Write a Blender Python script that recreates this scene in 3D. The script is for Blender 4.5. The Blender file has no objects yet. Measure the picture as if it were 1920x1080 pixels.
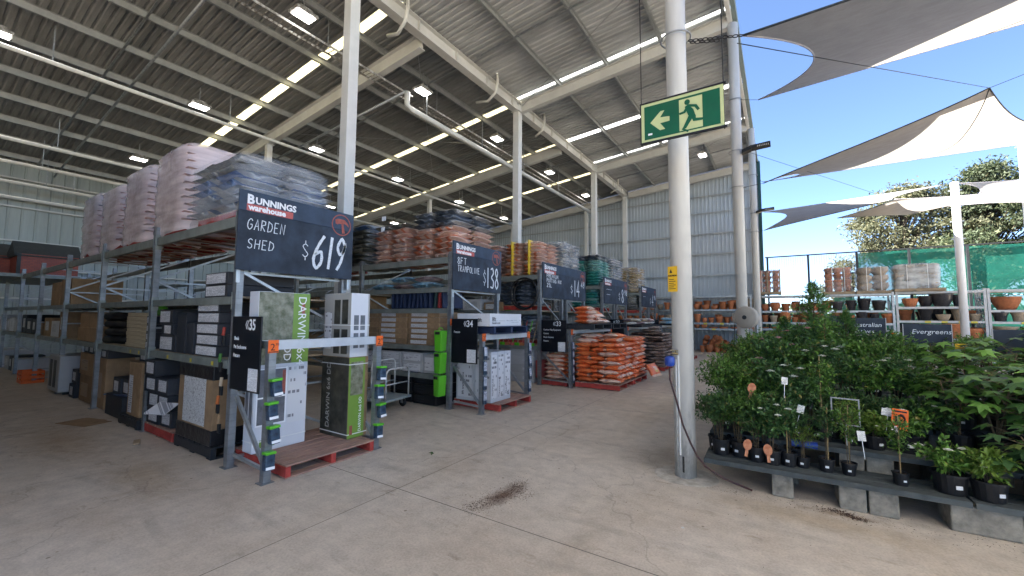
import bpy, math, random
from mathutils import Vector, Matrix, noise
R = random.Random(11)
SC = bpy.context.scene
COL = SC.collection
rad = math.radians

# ---------------------------------------------------------------- camera, sky, sun, exposure
cd = bpy.data.cameras.new('camera')
cd.sensor_width = 36.0
cd.lens = 36.0 * 772.25 / 1920.0
cd.clip_start, cd.clip_end = 0.05, 800
cam = bpy.data.objects.new('camera', cd)
COL.objects.link(cam)
ya, pi_, ro = rad(33.07), rad(4.16), rad(0.343)
fw = Vector((-math.sin(ya) * math.cos(pi_), math.cos(ya) * math.cos(pi_), math.sin(pi_)))
rt = Vector((math.cos(ya), math.sin(ya), 0))
up = rt.cross(fw)
rt2 = rt * math.cos(ro) + up * math.sin(ro)
up2 = up * math.cos(ro) - rt * math.sin(ro)
mw = Matrix((rt2, up2, -fw)).transposed().to_4x4()
mw.translation = (0, 0, 1.75)
cam.matrix_world = mw
SC.camera = cam

SUN_DIR = Vector((-0.90, -0.22, 1.0)).normalized()      # towards the sun
SUN_EL = math.asin(SUN_DIR.z)
wd = bpy.data.worlds.new('World')
SC.world = wd
wd.use_nodes = True
wn = wd.node_tree
for n in list(wn.nodes):
    wn.nodes.remove(n)
wo = wn.nodes.new('ShaderNodeOutputWorld')
wb = wn.nodes.new('ShaderNodeBackground')
ws = wn.nodes.new('ShaderNodeTexSky')
ws.sky_type = 'NISHITA'
ws.sun_disc = False
ws.sun_elevation = SUN_EL
ws.sun_rotation = math.atan2(SUN_DIR.x, SUN_DIR.y)
ws.altitude = 1500
ws.air_density, ws.dust_density, ws.ozone_density = 0.6, 0.0, 2.2
wb.inputs['Strength'].default_value = 0.05
wn.links.new(ws.outputs['Color'], wb.inputs['Color'])
wn.links.new(wb.outputs['Background'], wo.inputs['Surface'])

sl = bpy.data.lights.new('sun', 'SUN')
sl.energy, sl.angle, sl.color = 5.0, rad(0.5), (1.0, 0.95, 0.86)
sun = bpy.data.objects.new('sun', sl)
COL.objects.link(sun)
sun.rotation_euler = (-SUN_DIR).to_track_quat('-Z', 'Y').to_euler()
sun.location = (-30, -10, 40)

vs = SC.view_settings
vs.view_transform, vs.look, vs.exposure, vs.gamma = 'Standard', 'None', 3.42, 1.0
try:
    SC.cycles.use_denoising = True
    SC.cycles.max_bounces = 9
    SC.cycles.diffuse_bounces = 5
    SC.cycles.transparent_max_bounces = 16
    SC.cycles.sample_clamp_indirect = 8
except Exception:
    pass

# ---------------------------------------------------------------- helpers
class MB:
    """collects shapes that become ONE mesh object"""
    def __init__(s):
        s.v, s.f, s.mi, s.m = [], [], [], 0
    def add(s, vs_, fs):
        o = len(s.v)
        s.v += [tuple(p) for p in vs_]
        for f in fs:
            s.f.append(tuple(i + o for i in f)); s.mi.append(s.m)
        return s
    def box(s, x0, x1, y0, y1, z0, z1):
        return s.add([(x0, y0, z0), (x1, y0, z0), (x1, y1, z0), (x0, y1, z0), (x0, y0, z1), (x1, y0, z1), (x1, y1, z1), (x0, y1, z1)],
                     [(0, 3, 2, 1), (4, 5, 6, 7), (0, 1, 5, 4), (1, 2, 6, 5), (2, 3, 7, 6), (3, 0, 4, 7)])
    def bar(s, p, q, w, h, upv=(0, 0, 1)):
        p, q = Vector(p), Vector(q)
        d = (q - p).normalized(); u = Vector(upv)
        if abs(d.dot(u)) > .98: u = Vector((0, 1, 0))
        a = d.cross(u).normalized() * w / 2; b = a.cross(d).normalized() * h / 2
        vv = [p - a - b, p + a - b, p + a + b, p - a + b, q - a - b, q + a - b, q + a + b, q - a + b]
        return s.add(vv, [(0, 1, 2, 3), (7, 6, 5, 4), (4, 5, 1, 0), (5, 6, 2, 1), (6, 7, 3, 2), (7, 4, 0, 3)])
    def tube(s, pts, r, n=8, cap=True, r2=None):
        pts = [Vector(p) for p in pts]; k = len(pts)
        vv, prev = [], None
        for i, p in enumerate(pts):
            d = (pts[min(i + 1, k - 1)] - pts[max(i - 1, 0)]).normalized()
            if prev is None:
                a = d.orthogonal().normalized()
            else:
                a = (prev - d * prev.dot(d))
                a = a.normalized() if a.length > 1e-6 else d.orthogonal().normalized()
            prev = a; b = d.cross(a)
            rr = r if r2 is None else r + (r2 - r) * i / max(1, k - 1)
            for j in range(n):
                t = 2 * math.pi * j / n
                vv.append(p + (a * math.cos(t) + b * math.sin(t)) * rr)
        ff = [(i * n + j, i * n + (j + 1) % n, (i + 1) * n + (j + 1) % n, (i + 1) * n + j) for i in range(k - 1) for j in range(n)]
        if cap:
            ff += [tuple(reversed(range(n))), tuple(range((k - 1) * n, k * n))]
        return s.add(vv, ff)
    def lathe(s, prof, n=16, c=(0, 0, 0), sx=1, sy=1):
        vv = [(c[0] + r * math.cos(2 * math.pi * j / n) * sx, c[1] + r * math.sin(2 * math.pi * j / n) * sy, c[2] + z) for r, z in prof for j in range(n)]
        k = len(prof)
        ff = [(i * n + j, i * n + (j + 1) % n, (i + 1) * n + (j + 1) % n, (i + 1) * n + j) for i in range(k - 1) for j in range(n)]
        ff += [tuple(reversed(range(n))), tuple(range((k - 1) * n, k * n))]
        return s.add(vv, ff)
    def ring(s, c, R_, r, n=24, m=6, axis='z', sx=1, sy=1):
        vv = []
        for i in range(n):
            t = 2 * math.pi * i / n
            for j in range(m):
                u = 2 * math.pi * j / m
                x = (R_ + r * math.cos(u)) * math.cos(t) * sx; y = (R_ + r * math.cos(u)) * math.sin(t) * sy; z = r * math.sin(u)
                p = {'z': (x, y, z), 'x': (z, x, y), 'y': (x, z, y)}[axis]
                vv.append((c[0] + p[0], c[1] + p[1], c[2] + p[2]))
        return s.add(vv, [(i * m + j, ((i + 1) % n) * m + j, ((i + 1) % n) * m + (j + 1) % m, i * m + (j + 1) % m) for i in range(n) for j in range(m)])
    def leaf(s, p, d, nrm, L, W, fold=.25, droop=.15):
        p, d, nrm = Vector(p), Vector(d).normalized(), Vector(nrm)
        sd = d.cross(nrm)
        if sd.length < 1e-4: sd = d.orthogonal()
        sd.normalize(); nn = sd.cross(d)
        m = p + d * L * .5
        return s.add([p, m - sd * W / 2 + nn * W * fold, m, m + sd * W / 2 + nn * W * fold, p + d * L - nn * L * droop],
                     [(0, 2, 1), (0, 3, 2), (1, 2, 4), (2, 3, 4)])
    def poly(s, pts):
        return s.add(pts, [tuple(range(len(pts)))])
    def build(s, name, mat, parent=None, loc=(0, 0, 0), smooth=False, bevel=0, segs=2, rz=0):
        me = bpy.data.meshes.new(name)
        me.from_pydata(s.v, [], s.f)
        mats = mat if isinstance(mat, (list, tuple)) else [mat]
        for m in mats: me.materials.append(m)
        if len(mats) > 1: me.polygons.foreach_set('material_index', s.mi)
        if smooth: me.polygons.foreach_set('use_smooth', [True] * len(me.polygons))
        me.validate(); me.update()
        o = bpy.data.objects.new(name, me)
        COL.objects.link(o)
        if parent is not None: o.parent = parent
        o.location = loc; o.rotation_euler = (0, 0, rz)
        if bevel:
            b = o.modifiers.new('bevel', 'BEVEL'); b.width = bevel; b.segments = segs; b.limit_method = 'ANGLE'
        return o

def T(o, label, cat=None, group=None, kind=None):
    if label: o['label'] = label
    if cat: o['category'] = cat
    if group: o['group'] = group
    if kind: o['kind'] = kind
    return o
def E(name, label, cat, loc=(0, 0, 0), rz=0, group=None):
    o = bpy.data.objects.new(name, None)
    COL.objects.link(o)
    o.location = loc; o.rotation_euler = (0, 0, rz); o.empty_display_size = .1
    return T(o, label, cat, group)
def dup(root, loc, rz=0, label=None, group=None, scale=None):
    r = root.copy(); COL.objects.link(r); r.location = loc; r.rotation_euler = (0, 0, rz)
    if scale is not None: r.scale = scale if hasattr(scale, '__len__') else (scale,) * 3
    if label: r['label'] = label
    if group: r['group'] = group
    for ch in list(root.children):
        c = ch.copy(); COL.objects.link(c); c.parent = r
        for g in list(ch.children):
            d = g.copy(); COL.objects.link(d); d.parent = c
    return r
ORD = 'zeroth first second third fourth fifth sixth seventh eighth ninth tenth eleventh twelfth thirteenth fourteenth fifteenth sixteenth seventeenth eighteenth nineteenth twentieth'.split()
def od(n):
    if n <= 20: return ORD[n]
    if n < 30: return 'twenty-' + ORD[n - 20]
    return {30: 'thirtieth', 40: 'fortieth'}.get(n, 'thirty-' + ORD[n % 10])

def nd(nt, t, **kw):
    n = nt.nodes.new('ShaderNode' + t)
    for k, v in kw.items():
        if k in n.inputs: n.inputs[k].default_value = v
        else: setattr(n, k, v)
    return n
def M(name, col, rough=.6, metal=0., var=.12, scale=6., detail=6., bump=0., bscale=40., spec=.35, rv=0., col2=None, coat=0., emit=None, es=1., transl=0., stretch=None, coord='Object', var2=0.):
    m = bpy.data.materials.new(name)
    m.use_nodes = True
    nt = m.node_tree; bs = nt.nodes['Principled BSDF']
    lk = nt.links.new
    c = (col[0], col[1], col[2], 1)
    tc = nd(nt, 'TexCoord'); src = tc.outputs[coord]
    if stretch:
        mp = nd(nt, 'Mapping'); mp.inputs['Scale'].default_value = stretch; lk(src, mp.inputs['Vector']); src = mp.outputs['Vector']
    out = None
    if var or col2:
        no = nd(nt, 'TexNoise', Scale=scale, Detail=detail); no.inputs['Roughness'].default_value = .62; lk(src, no.inputs['Vector'])
        rp = nd(nt, 'ValToRGB'); rp.color_ramp.elements[0].position = .32; rp.color_ramp.elements[1].position = .68
        a = tuple(x * (1 - var) for x in col); b = col2 if col2 else tuple(min(1, x * (1 + var)) for x in col)
        rp.color_ramp.elements[0].color = a + (1,); rp.color_ramp.elements[1].color = tuple(b) + (1,)
        lk(no.outputs['Fac'], rp.inputs['Fac']); out = rp.outputs['Color']
        if var2:
            n2 = nd(nt, 'TexNoise', Scale=scale * .13, Detail=4.); lk(src, n2.inputs['Vector'])
            mr = nd(nt, 'MapRange'); mr.inputs['From Min'].default_value = .3; mr.inputs['From Max'].default_value = .7
            mr.inputs['To Min'].default_value = 1 - var2; mr.inputs['To Max'].default_value = 1 + var2 * .6; lk(n2.outputs['Fac'], mr.inputs['Value'])
            vm = nd(nt, 'VectorMath', operation='SCALE'); lk(out, vm.inputs[0]); lk(mr.outputs['Result'], vm.inputs['Scale']); out = vm.outputs['Vector']
    if rv:
        oi = nd(nt, 'ObjectInfo'); hs = nd(nt, 'HueSaturation')
        mr = nd(nt, 'MapRange'); mr.inputs['To Min'].default_value = 1 - rv; mr.inputs['To Max'].default_value = 1 + rv
        lk(oi.outputs['Random'], mr.inputs['Value']); lk(mr.outputs['Result'], hs.inputs['Value'])
        if out is not None: lk(out, hs.inputs['Color'])
        else: hs.inputs['Color'].default_value = c
        out = hs.outputs['Color']
    if out is not None: lk(out, bs.inputs['Base Color'])
    else: bs.inputs['Base Color'].default_value = c
    bs.inputs['Roughness'].default_value = rough; bs.inputs['Metallic'].default_value = metal
    bs.inputs['Specular IOR Level'].default_value = spec
    if coat: bs.inputs['Coat Weight'].default_value = coat; bs.inputs['Coat Roughness'].default_value = .25
    if bump:
        nb = nd(nt, 'TexNoise', Scale=bscale, Detail=4.); lk(src, nb.inputs['Vector'])
        bp = nd(nt, 'Bump', Strength=bump); bp.inputs['Distance'].default_value = .02; lk(nb.outputs['Fac'], bp.inputs['Height']); lk(bp.outputs['Normal'], bs.inputs['Normal'])
    if emit:
        bs.inputs['Emission Color'].default_value = tuple(emit) + (1,); bs.inputs['Emission Strength'].default_value = es
    if transl:
        tr = nd(nt, 'BsdfTranslucent'); mx = nd(nt, 'MixShader'); mx.inputs['Fac'].default_value = transl
        if out is not None: lk(out, tr.inputs['Color'])
        else: tr.inputs['Color'].default_value = c
        lk(bs.outputs['BSDF'], mx.inputs[1]); lk(tr.outputs['BSDF'], mx.inputs[2]); lk(mx.outputs['Shader'], nt.nodes['Material Output'].inputs['Surface'])
    return m
def grime(m, z1, col=(.09, .075, .055), amount=.8, sc=9.):
    """scuffs and dirt low down on a post: wear that belongs to the thing"""
    nt = m.node_tree; bs = nt.nodes['Principled BSDF']; lk = nt.links.new
    src = bs.inputs['Base Color'].links[0].from_socket
    tc = nd(nt, 'TexCoord'); sp = nd(nt, 'SeparateXYZ'); lk(tc.outputs['Object'], sp.inputs['Vector'])
    mr = nd(nt, 'MapRange'); mr.inputs['From Min'].default_value = 0.; mr.inputs['From Max'].default_value = z1; mr.inputs['To Min'].default_value = .30; mr.inputs['To Max'].default_value = -.10
    lk(sp.outputs['Z'], mr.inputs['Value'])
    mp = nd(nt, 'Mapping'); mp.inputs['Scale'].default_value = (1, 1, .35); lk(tc.outputs['Object'], mp.inputs['Vector'])
    no = nd(nt, 'TexNoise', Scale=sc, Detail=8.); no.inputs['Roughness'].default_value = .7; lk(mp.outputs['Vector'], no.inputs['Vector'])
    ad = nd(nt, 'Math', operation='ADD'); lk(no.outputs['Fac'], ad.inputs[0]); lk(mr.outputs['Result'], ad.inputs[1])
    st = nd(nt, 'MapRange'); st.inputs['From Min'].default_value = .60; st.inputs['From Max'].default_value = .82; st.inputs['To Max'].default_value = amount; lk(ad.outputs[0], st.inputs['Value'])
    mx = nd(nt, 'Mix', data_type='RGBA'); mx.inputs['B'].default_value = tuple(col) + (1,); lk(st.outputs['Result'], mx.inputs['Factor']); lk(src, mx.inputs['A']); lk(mx.outputs['Result'], bs.inputs['Base Color'])
    return m
def see_through(m, fac, noise_scale=None, lo=.3, hi=.7):
    """mixes a material with plain transparency (film, mesh cloth)"""
    nt = m.node_tree; om = nt.nodes['Material Output']; src = om.inputs['Surface'].links[0].from_socket
    tr = nd(nt, 'BsdfTransparent'); mx = nd(nt, 'MixShader'); mx.inputs['Fac'].default_value = fac
    if noise_scale:
        tc = nd(nt, 'TexCoord'); mp = nd(nt, 'Mapping'); mp.inputs['Scale'].default_value = noise_scale
        no = nd(nt, 'TexNoise', Scale=1., Detail=5.); mr = nd(nt, 'MapRange')
        mr.inputs['From Min'].default_value = .35; mr.inputs['From Max'].default_value = .65
        mr.inputs['To Min'].default_value = lo; mr.inputs['To Max'].default_value = hi
        nt.links.new(tc.outputs['Object'], mp.inputs['Vector']); nt.links.new(mp.outputs['Vector'], no.inputs['Vector'])
        nt.links.new(no.outputs['Fac'], mr.inputs['Value']); nt.links.new(mr.outputs['Result'], mx.inputs['Fac'])
    nt.links.new(src, mx.inputs[1]); nt.links.new(tr.outputs['BSDF'], mx.inputs[2]); nt.links.new(mx.outputs['Shader'], om.inputs['Surface'])
    return m
def leafmat(name, dark, light, transl=.3, rough=.45, dead=(.22, .18, .04)):
    m = bpy.data.materials.new(name); m.use_nodes = True
    nt = m.node_tree; bs = nt.nodes['Principled BSDF']; lk = nt.links.new
    g = nd(nt, 'NewGeometry'); rp = nd(nt, 'ValToRGB')
    rp.color_ramp.elements[0].color = tuple(dark) + (1,); rp.color_ramp.elements[1].color = tuple(light) + (1,)
    e3 = rp.color_ramp.elements.new(.955); e3.color = tuple(light) + (1,); rp.color_ramp.elements[-1].color = tuple(dead) + (1,)
    lk(g.outputs['Random Per Island'], rp.inputs['Fac'])
    oi = nd(nt, 'ObjectInfo'); hs = nd(nt, 'HueSaturation'); mr = nd(nt, 'MapRange')
    mr.inputs['To Min'].default_value = .8; mr.inputs['To Max'].default_value = 1.2
    lk(oi.outputs['Random'], mr.inputs['Value']); lk(mr.outputs['Result'], hs.inputs['Value']); lk(rp.outputs['Color'], hs.inputs['Color'])
    lk(hs.outputs['Color'], bs.inputs['Base Color']); bs.inputs['Roughness'].default_value = rough; bs.inputs['Specular IOR Level'].default_value = .4
    tr = nd(nt, 'BsdfTranslucent'); lk(hs.outputs['Color'], tr.inputs['Color'])
    mx = nd(nt, 'MixShader'); mx.inputs['Fac'].default_value = transl
    lk(bs.outputs['BSDF'], mx.inputs[1]); lk(tr.outputs['BSDF'], mx.inputs[2]); lk(mx.outputs['Shader'], nt.nodes['Material Output'].inputs['Surface'])
    return m
def printed(name, paper, ink, scale=(1, 1, 1), rows=14., dens=.5, rough=.5, coord='Generated', art=None):
    """paper with rows of small printed type and a few bigger blocks"""
    m = bpy.data.materials.new(name); m.use_nodes = True
    nt = m.node_tree; bs = nt.nodes['Principled BSDF']; lk = nt.links.new
    tc = nd(nt, 'TexCoord'); mp = nd(nt, 'Mapping'); mp.inputs['Scale'].default_value = scale
    oi = nd(nt, 'ObjectInfo'); ad = nd(nt, 'VectorMath', operation='ADD')
    lk(tc.outputs[coord], mp.inputs['Vector']); lk(mp.outputs['Vector'], ad.inputs[0]); lk(oi.outputs['Random'], ad.inputs[1])
    sp = nd(nt, 'SeparateXYZ'); lk(ad.outputs['Vector'], sp.inputs['Vector'])
    def mt(op, a, b=None):
        n = nd(nt, 'Math', operation=op)
        for k_, q in ((0, a), (1, b)):
            if q is None: continue
            if isinstance(q, (int, float)): n.inputs[k_].default_value = q
            else: lk(q, n.inputs[k_])
        return n.outputs[0]
    u = mt('ADD', sp.outputs['X'], sp.outputs['Y'])
    if art:       # thin line drawing
        cm = nd(nt, 'CombineXYZ'); lk(u, cm.inputs['X']); lk(sp.outputs['Z'], cm.inputs['Y'])
        nz = nd(nt, 'TexNoise', Scale=4.); lk(cm.outputs['Vector'], nz.inputs['Vector'])
        av = nd(nt, 'VectorMath', operation='ADD'); lk(cm.outputs['Vector'], av.inputs[0]); lk(nz.outputs['Color'], av.inputs[1])
        vo = nd(nt, 'TexVoronoi', Scale=rows, feature='DISTANCE_TO_EDGE'); lk(av.outputs['Vector'], vo.inputs['Vector'])
        mu = nd(nt, 'Math', operation='MULTIPLY'); lk(mt('LESS_THAN', vo.outputs['Distance'], .05), mu.inputs[0]); mu.inputs[1].default_value = dens
    else:         # rows of type broken into words
        row = mt('MULTIPLY', sp.outputs['Z'], rows * 1.6); ri = mt('FLOOR', row); fr = mt('FRACT', row)
        cm = nd(nt, 'CombineXYZ'); lk(mt('MULTIPLY', u, rows * 1.3), cm.inputs['X']); lk(mt('MULTIPLY', ri, 7.31), cm.inputs['Y'])
        nz = nd(nt, 'TexNoise', Scale=1., Detail=1.); lk(cm.outputs['Vector'], nz.inputs['Vector'])
        c2 = nd(nt, 'CombineXYZ'); lk(mt('MULTIPLY', u, 1.1), c2.inputs['X']); lk(mt('MULTIPLY', ri, 3.17), c2.inputs['Y'])
        n2 = nd(nt, 'TexNoise', Scale=1., Detail=0.); lk(c2.outputs['Vector'], n2.inputs['Vector'])
        on = mt('MULTIPLY', mt('MULTIPLY', mt('GREATER_THAN', nz.outputs['Fac'], .46), mt('LESS_THAN', fr, .5)), mt('GREATER_THAN', n2.outputs['Fac'], 1 - dens))
        mu = nd(nt, 'Math', operation='MULTIPLY'); lk(on, mu.inputs[0]); mu.inputs[1].default_value = .85
    mx = nd(nt, 'Mix', data_type='RGBA'); mx.inputs['A'].default_value = tuple(paper) + (1,); mx.inputs['B'].default_value = tuple(ink) + (1,)
    lk(mu.outputs[0], mx.inputs['Factor']); lk(mx.outputs['Result'], bs.inputs['Base Color'])
    bs.inputs['Roughness'].default_value = rough
    return m

def text(parent, body, size, loc, rot, mat, align='LEFT', name='lettering', sp=1.0, shear=0., sx=1.0, line=1.0, off=0.):
    cu = bpy.data.curves.new(name, 'FONT'); cu.body = body; cu.size = size; cu.align_x = align; cu.space_line = line
    cu.extrude = .0012; cu.resolution_u = 2; cu.space_character = sp; cu.shear = shear; cu.offset = off
    tmp = bpy.data.objects.new('lettering', cu)
    me = bpy.data.meshes.new_from_object(tmp)
    bpy.data.objects.remove(tmp); bpy.data.curves.remove(cu)
    me.name = name; me.materials.clear(); me.materials.append(mat)
    o = bpy.data.objects.new(name, me); COL.objects.link(o); o.parent = parent; o.location = loc; o.rotation_euler = rot; o.scale = (sx, 1, 1)
    return o
FX = (rad(90), 0, rad(90))        # reads along +Y, faces +X
FY = (rad(90), 0, 0)              # reads along +X, faces -Y
def vtext(face):                  # turned to read upwards
    return {'x': (rad(90), rad(-90), rad(90)), 'y': (rad(90), rad(-90), 0)}[face]
GL = {  # hand-drawn strokes, 0..1 wide, 0..1.5 tall
 'A': [[(0, 0), (.5, 1.5), (1, 0)], [(.2, .55), (.8, .55)]], 'B': [[(0, 0), (0, 1.5), (.7, 1.4), (.8, 1.1), (.1, .8), (.95, .6), (.9, .1), (0, 0)]],
 'D': [[(0, 0), (.05, 1.5), (.8, 1.2), (1, .7), (.75, .15), (0, 0)]], 'E': [[(.9, 0), (.05, 0), (0, 1.5), (.9, 1.5)], [(.05, .78), (.7, .78)]],
 'F': [[(0, 0), (.02, 1.5), (.9, 1.5)], [(.02, .8), (.7, .8)]], 'G': [[(.95, 1.25), (.55, 1.5), (.08, 1.1), (.05, .4), (.5, 0), (.95, .3), (.95, .7), (.55, .7)]],
 'H': [[(0, 0), (0, 1.5)], [(.9, 0), (.92, 1.5)], [(0, .78), (.9, .78)]], 'I': [[(.4, 0), (.4, 1.5)]], 'L': [[(0, 1.5), (0, 0), (.85, 0)]],
 'M': [[(0, 0), (.1, 1.5), (.5, .5), (.9, 1.5), (1, 0)]], 'N': [[(0, 0), (.03, 1.5), (.88, 0), (.9, 1.5)]], 'O': [[(.5, 1.5), (.05, 1.1), (.05, .4), (.5, 0), (.95, .4), (.95, 1.1), (.5, 1.5)]],
 'P': [[(0, 0), (0, 1.5), (.8, 1.4), (.85, .95), (0, .75)]], 'R': [[(0, 0), (0, 1.5), (.8, 1.4), (.85, .95), (.05, .75), (.9, 0)]], 'S': [[(.9, 1.3), (.5, 1.5), (.1, 1.2), (.3, .85), (.8, .6), (.85, .2), (.45, 0), (.05, .2)]],
 'T': [[(0, 1.5), (1, 1.5)], [(.5, 1.5), (.5, 0)]], 'U': [[(0, 1.5), (.05, .3), (.5, 0), (.9, .3), (.95, 1.5)]], 'X': [[(0, 0), (.9, 1.5)], [(0, 1.5), (.9, 0)]], 'Y': [[(0, 1.5), (.5, .8), (.9, 1.5)], [(.5, .8), (.45, 0)]],
 '0': [[(.5, 1.5), (.05, 1.1), (.05, .4), (.5, 0), (.95, .4), (.95, 1.1), (.5, 1.5)]], '1': [[(.35, 1.5), (.35, 0)]], '3': [[(.1, 1.4), (.6, 1.5), (.85, 1.15), (.35, .8), (.9, .5), (.7, .05), (.05, .1)]],
 '4': [[(.7, 0), (.72, 1.5), (.05, .5), (1, .5)]], '6': [[(.85, 1.5), (.35, 1.0), (.05, .4), (.4, 0), (.85, .3), (.7, .75), (.15, .6)]], '8': [[(.8, 1.2), (.45, 1.5), (.12, 1.2), (.5, .8), (.9, .35), (.5, 0), (.08, .35), (.5, .8), (.8, 1.2)]],
 '9': [[(.85, 1.15), (.45, 1.5), (.08, 1.1), (.4, .75), (.8, .95), (.85, 1.2), (.6, .4), (.25, 0)]], '$': [[(.9, 1.2), (.5, 1.4), (.1, 1.15), (.5, .75), (.9, .4), (.5, .1), (.05, .3)], [(.5, 1.75), (.5, 1.45)], [(.5, .05), (.5, -.25)]],
 '2': [[(.1, 1.2), (.45, 1.5), (.85, 1.15), (.5, .6), (.05, .02), (.9, 0)]], '5': [[(.85, 1.5), (.2, 1.48), (.12, .85), (.6, .95), (.88, .5), (.5, 0), (.05, .15)]],
 '-': [[(.1, .7), (.8, .7)]], '.': [[(.4, 0), (.5, .05)]]}
SHARP = set('AEFHILMNTXYR14D')
def smooth_line(p, n=5):
    if len(p) < 3: return p
    q = [p[0]] + list(p) + [p[-1]]; o = []
    for i in range(1, len(q) - 2):
        a, b, c, d = q[i - 1], q[i], q[i + 1], q[i + 2]
        for k in range(n):
            t = k / n
            o.append(tuple(.5 * (2 * b[j] + (c[j] - a[j]) * t + (2 * a[j] - 5 * b[j] + 4 * c[j] - d[j]) * t * t + (3 * b[j] - a[j] - 3 * c[j] + d[j]) * t ** 3) for j in range(2)))
    return o + [p[-1]]
def chalk(parent, items, mat, name='chalk_lettering', loc=(0, 0, 0), rot=FX):
    """items: (text, u, v, char width, char height, stroke, gap, slant)"""
    b = MB(); k = 0
    for tx, u, v, cw, ch, st, gap, sl in items:
        for c in tx:
            for s in GL.get(c, []):
                p = s if c in SHARP else smooth_line(s)
                P = [Vector((u + x * cw + y / 1.5 * sl, v + y / 1.5 * ch)) for x, y in p]
                k += 1; z = .0012 + (k % 7) * .0003
                vv = []
                for i, a in enumerate(P):
                    d0 = (a - P[i - 1]).normalized() if i else (P[1] - a).normalized()
                    d1 = (P[i + 1] - a).normalized() if i < len(P) - 1 else d0
                    d = d0 + d1
                    d = d.normalized() if d.length > .3 else d1
                    n = Vector((-d.y, d.x)) * st / 2 / max(.45, abs(d.dot(d1)))
                    wob = 1 + .12 * math.sin(i * 2.1 + k)
                    vv += [(a.x - n.x * wob, a.y - n.y * wob, z), (a.x + n.x * wob, a.y + n.y * wob, z)]
                b.add(vv, [(2 * i, 2 * i + 2, 2 * i + 3, 2 * i + 1) for i in range(len(P) - 1)])
            u += cw + gap if c not in 'I1' else cw * .7 + gap
    o = b.build(name, mat, parent, loc); o.rotation_euler = rot
    return o

# ---------------------------------------------------------------- materials
galv = M('galvanised_steel', (.36, .38, .39), .42, .75, .18, 9, bump=.03)
zinc_dk = M('rack_beam_grey', (.22, .24, .22), .5, .35, .2, 5, bump=.02)
white_steel = M('cream_painted_steel', (.60, .60, .575), .45, 0, .06, 3, bump=.01, var2=.08)
pole_paint = M('white_pole_paint', (.60, .59, .55), .38, 0, .05, 4, stretch=(3, 3, .6), var2=.12, bump=.01)
grime(pole_paint, 1.2, amount=.5, sc=14.); grime(white_steel, 1.8)
roof_metal = M('roof_sheet_zinc', (.46, .475, .48), .5, .1, .2, 3, stretch=(.4, 3, 1), var2=.2)
roof_left = M('roof_sheet_dark_grey', (.27, .275, .27), .55, .1, .2, 3, stretch=(.4, 3, 1), var2=.25)  # darker grey for the sheets left of the girder
wall_metal = M('wall_sheet_grey_green', (.43, .48, .52), .5, .1, .07, 2, stretch=(3, 3, .3), var2=.08)
purlin_m = M('galvanised_purlin', (.38, .40, .40), .45, .45, .12, 4)
red_paint = M('pallet_red_paint', (.36, .045, .035), .75, 0, .35, 7, bump=.15, bscale=30)
worn_wood = M('worn_pallet_deck', (.33, .20, .15), .85, 0, .3, 5, bump=.2, bscale=25, stretch=(9, 1, 1))
raw_wood = M('plain_pallet_wood', (.33, .25, .16), .85, 0, .25, 5, bump=.2, stretch=(1, 6, 6))
dark_pallet = M('black_plastic_pallet', (.02, .022, .026), .5, 0, .2, 8)
blue_pallet = M('dark_blue_pallet', (.018, .03, .07), .6, 0, .2, 8)
card = M('brown_cardboard', (.29, .185, .10), .85, 0, .2, 5, rv=.2, bump=.06, var2=.15)
card_dk = M('dark_grey_carton', (.028, .03, .036), .6, 0, .2, 4, rv=.2)
card_gr = M('pale_grey_carton', (.42, .42, .42), .7, 0, .06, 4, rv=.1)
card_wh = M('white_carton', (.62, .62, .63), .6, 0, .05, 4)
black_m = M('black_plastic', (.012, .012, .013), .45, 0, .2, 10)
black_metal = M('black_metal', (.015, .016, .018), .4, .2, .2, 10)
tape_m = M('clear_packing_tape', (.45, .38, .28), .25, 0, .05, 4)
strap_m = M('white_plastic_strap', (.7, .7, .68), .4, 0, .05, 4)
lab = printed('carton_label_print', (.60, .60, .61), (.17, .17, .19), (1, 1, 1), 11., .6)
lab_small = printed('notice_print', (.7, .7, .7), (.30, .30, .32), (1, 1, 1), 18., .62)
print_card = printed('carton_type_print', (.62, .62, .63), (.12, .12, .14), (1, 1, 1), 6., .42)
print_brown = printed('brown_carton_print', (.31, .20, .11), (.11, .07, .04), (1, 1, 1), 4., .4)
sign_navy = M('sign_slate_blue', (.028, .045, .075), .55, 0, .25, 5, var2=.2)
sign_chalk = M('chalkboard_face', (.026, .038, .058), .7, 0, .45, 3.5, detail=8, var2=.35)
board_blk = M('black_aisle_board', (.008, .009, .012), .35, 0, .3, 4)
ink_white = M('white_lettering', (.78, .79, .80), .6, 0, .04, 20)
chalk_m = M('chalk_white', (.62, .66, .70), .9, 0, .25, 60)
ink_red = M('logo_red', (.42, .10, .09), .6, 0, .1, 20)
ink_black = M('black_print', (.012, .012, .014), .6, 0, .1, 20)
logo_brown = M('hammer_logo_red', (.30, .085, .065), .65, 0, .2, 20)
orange_tag = M('orange_price_tag', (.75, .13, .015), .5, 0, .1, 12)
lime = M('lime_green_plastic', (.10, .42, .02), .35, 0, .08, 8, coat=.2)
terra = M('terracotta', (.44, .155, .065), .8, 0, .22, 5, rv=.3, bump=.04)
terra_glz = M('dark_glazed_pot', (.035, .034, .036), .25, 0, .25, 6, rv=.4)
terra_sand = M('sandstone_pot', (.34, .27, .19), .8, 0, .2, 6, rv=.25)
conc_blk = M('besser_block', (.25, .225, .18), .9, 0, .35, 12, bump=.3, bscale=60, var2=.25)
bench_m = M('grey_bench_plank', (.062, .07, .068), .7, 0, .3, 8, stretch=(1, 6, 1), bump=.06, var2=.25)
soil_m = M('potting_soil', (.03, .02, .013), .95, 0, .4, 30, bump=.5)
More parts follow.
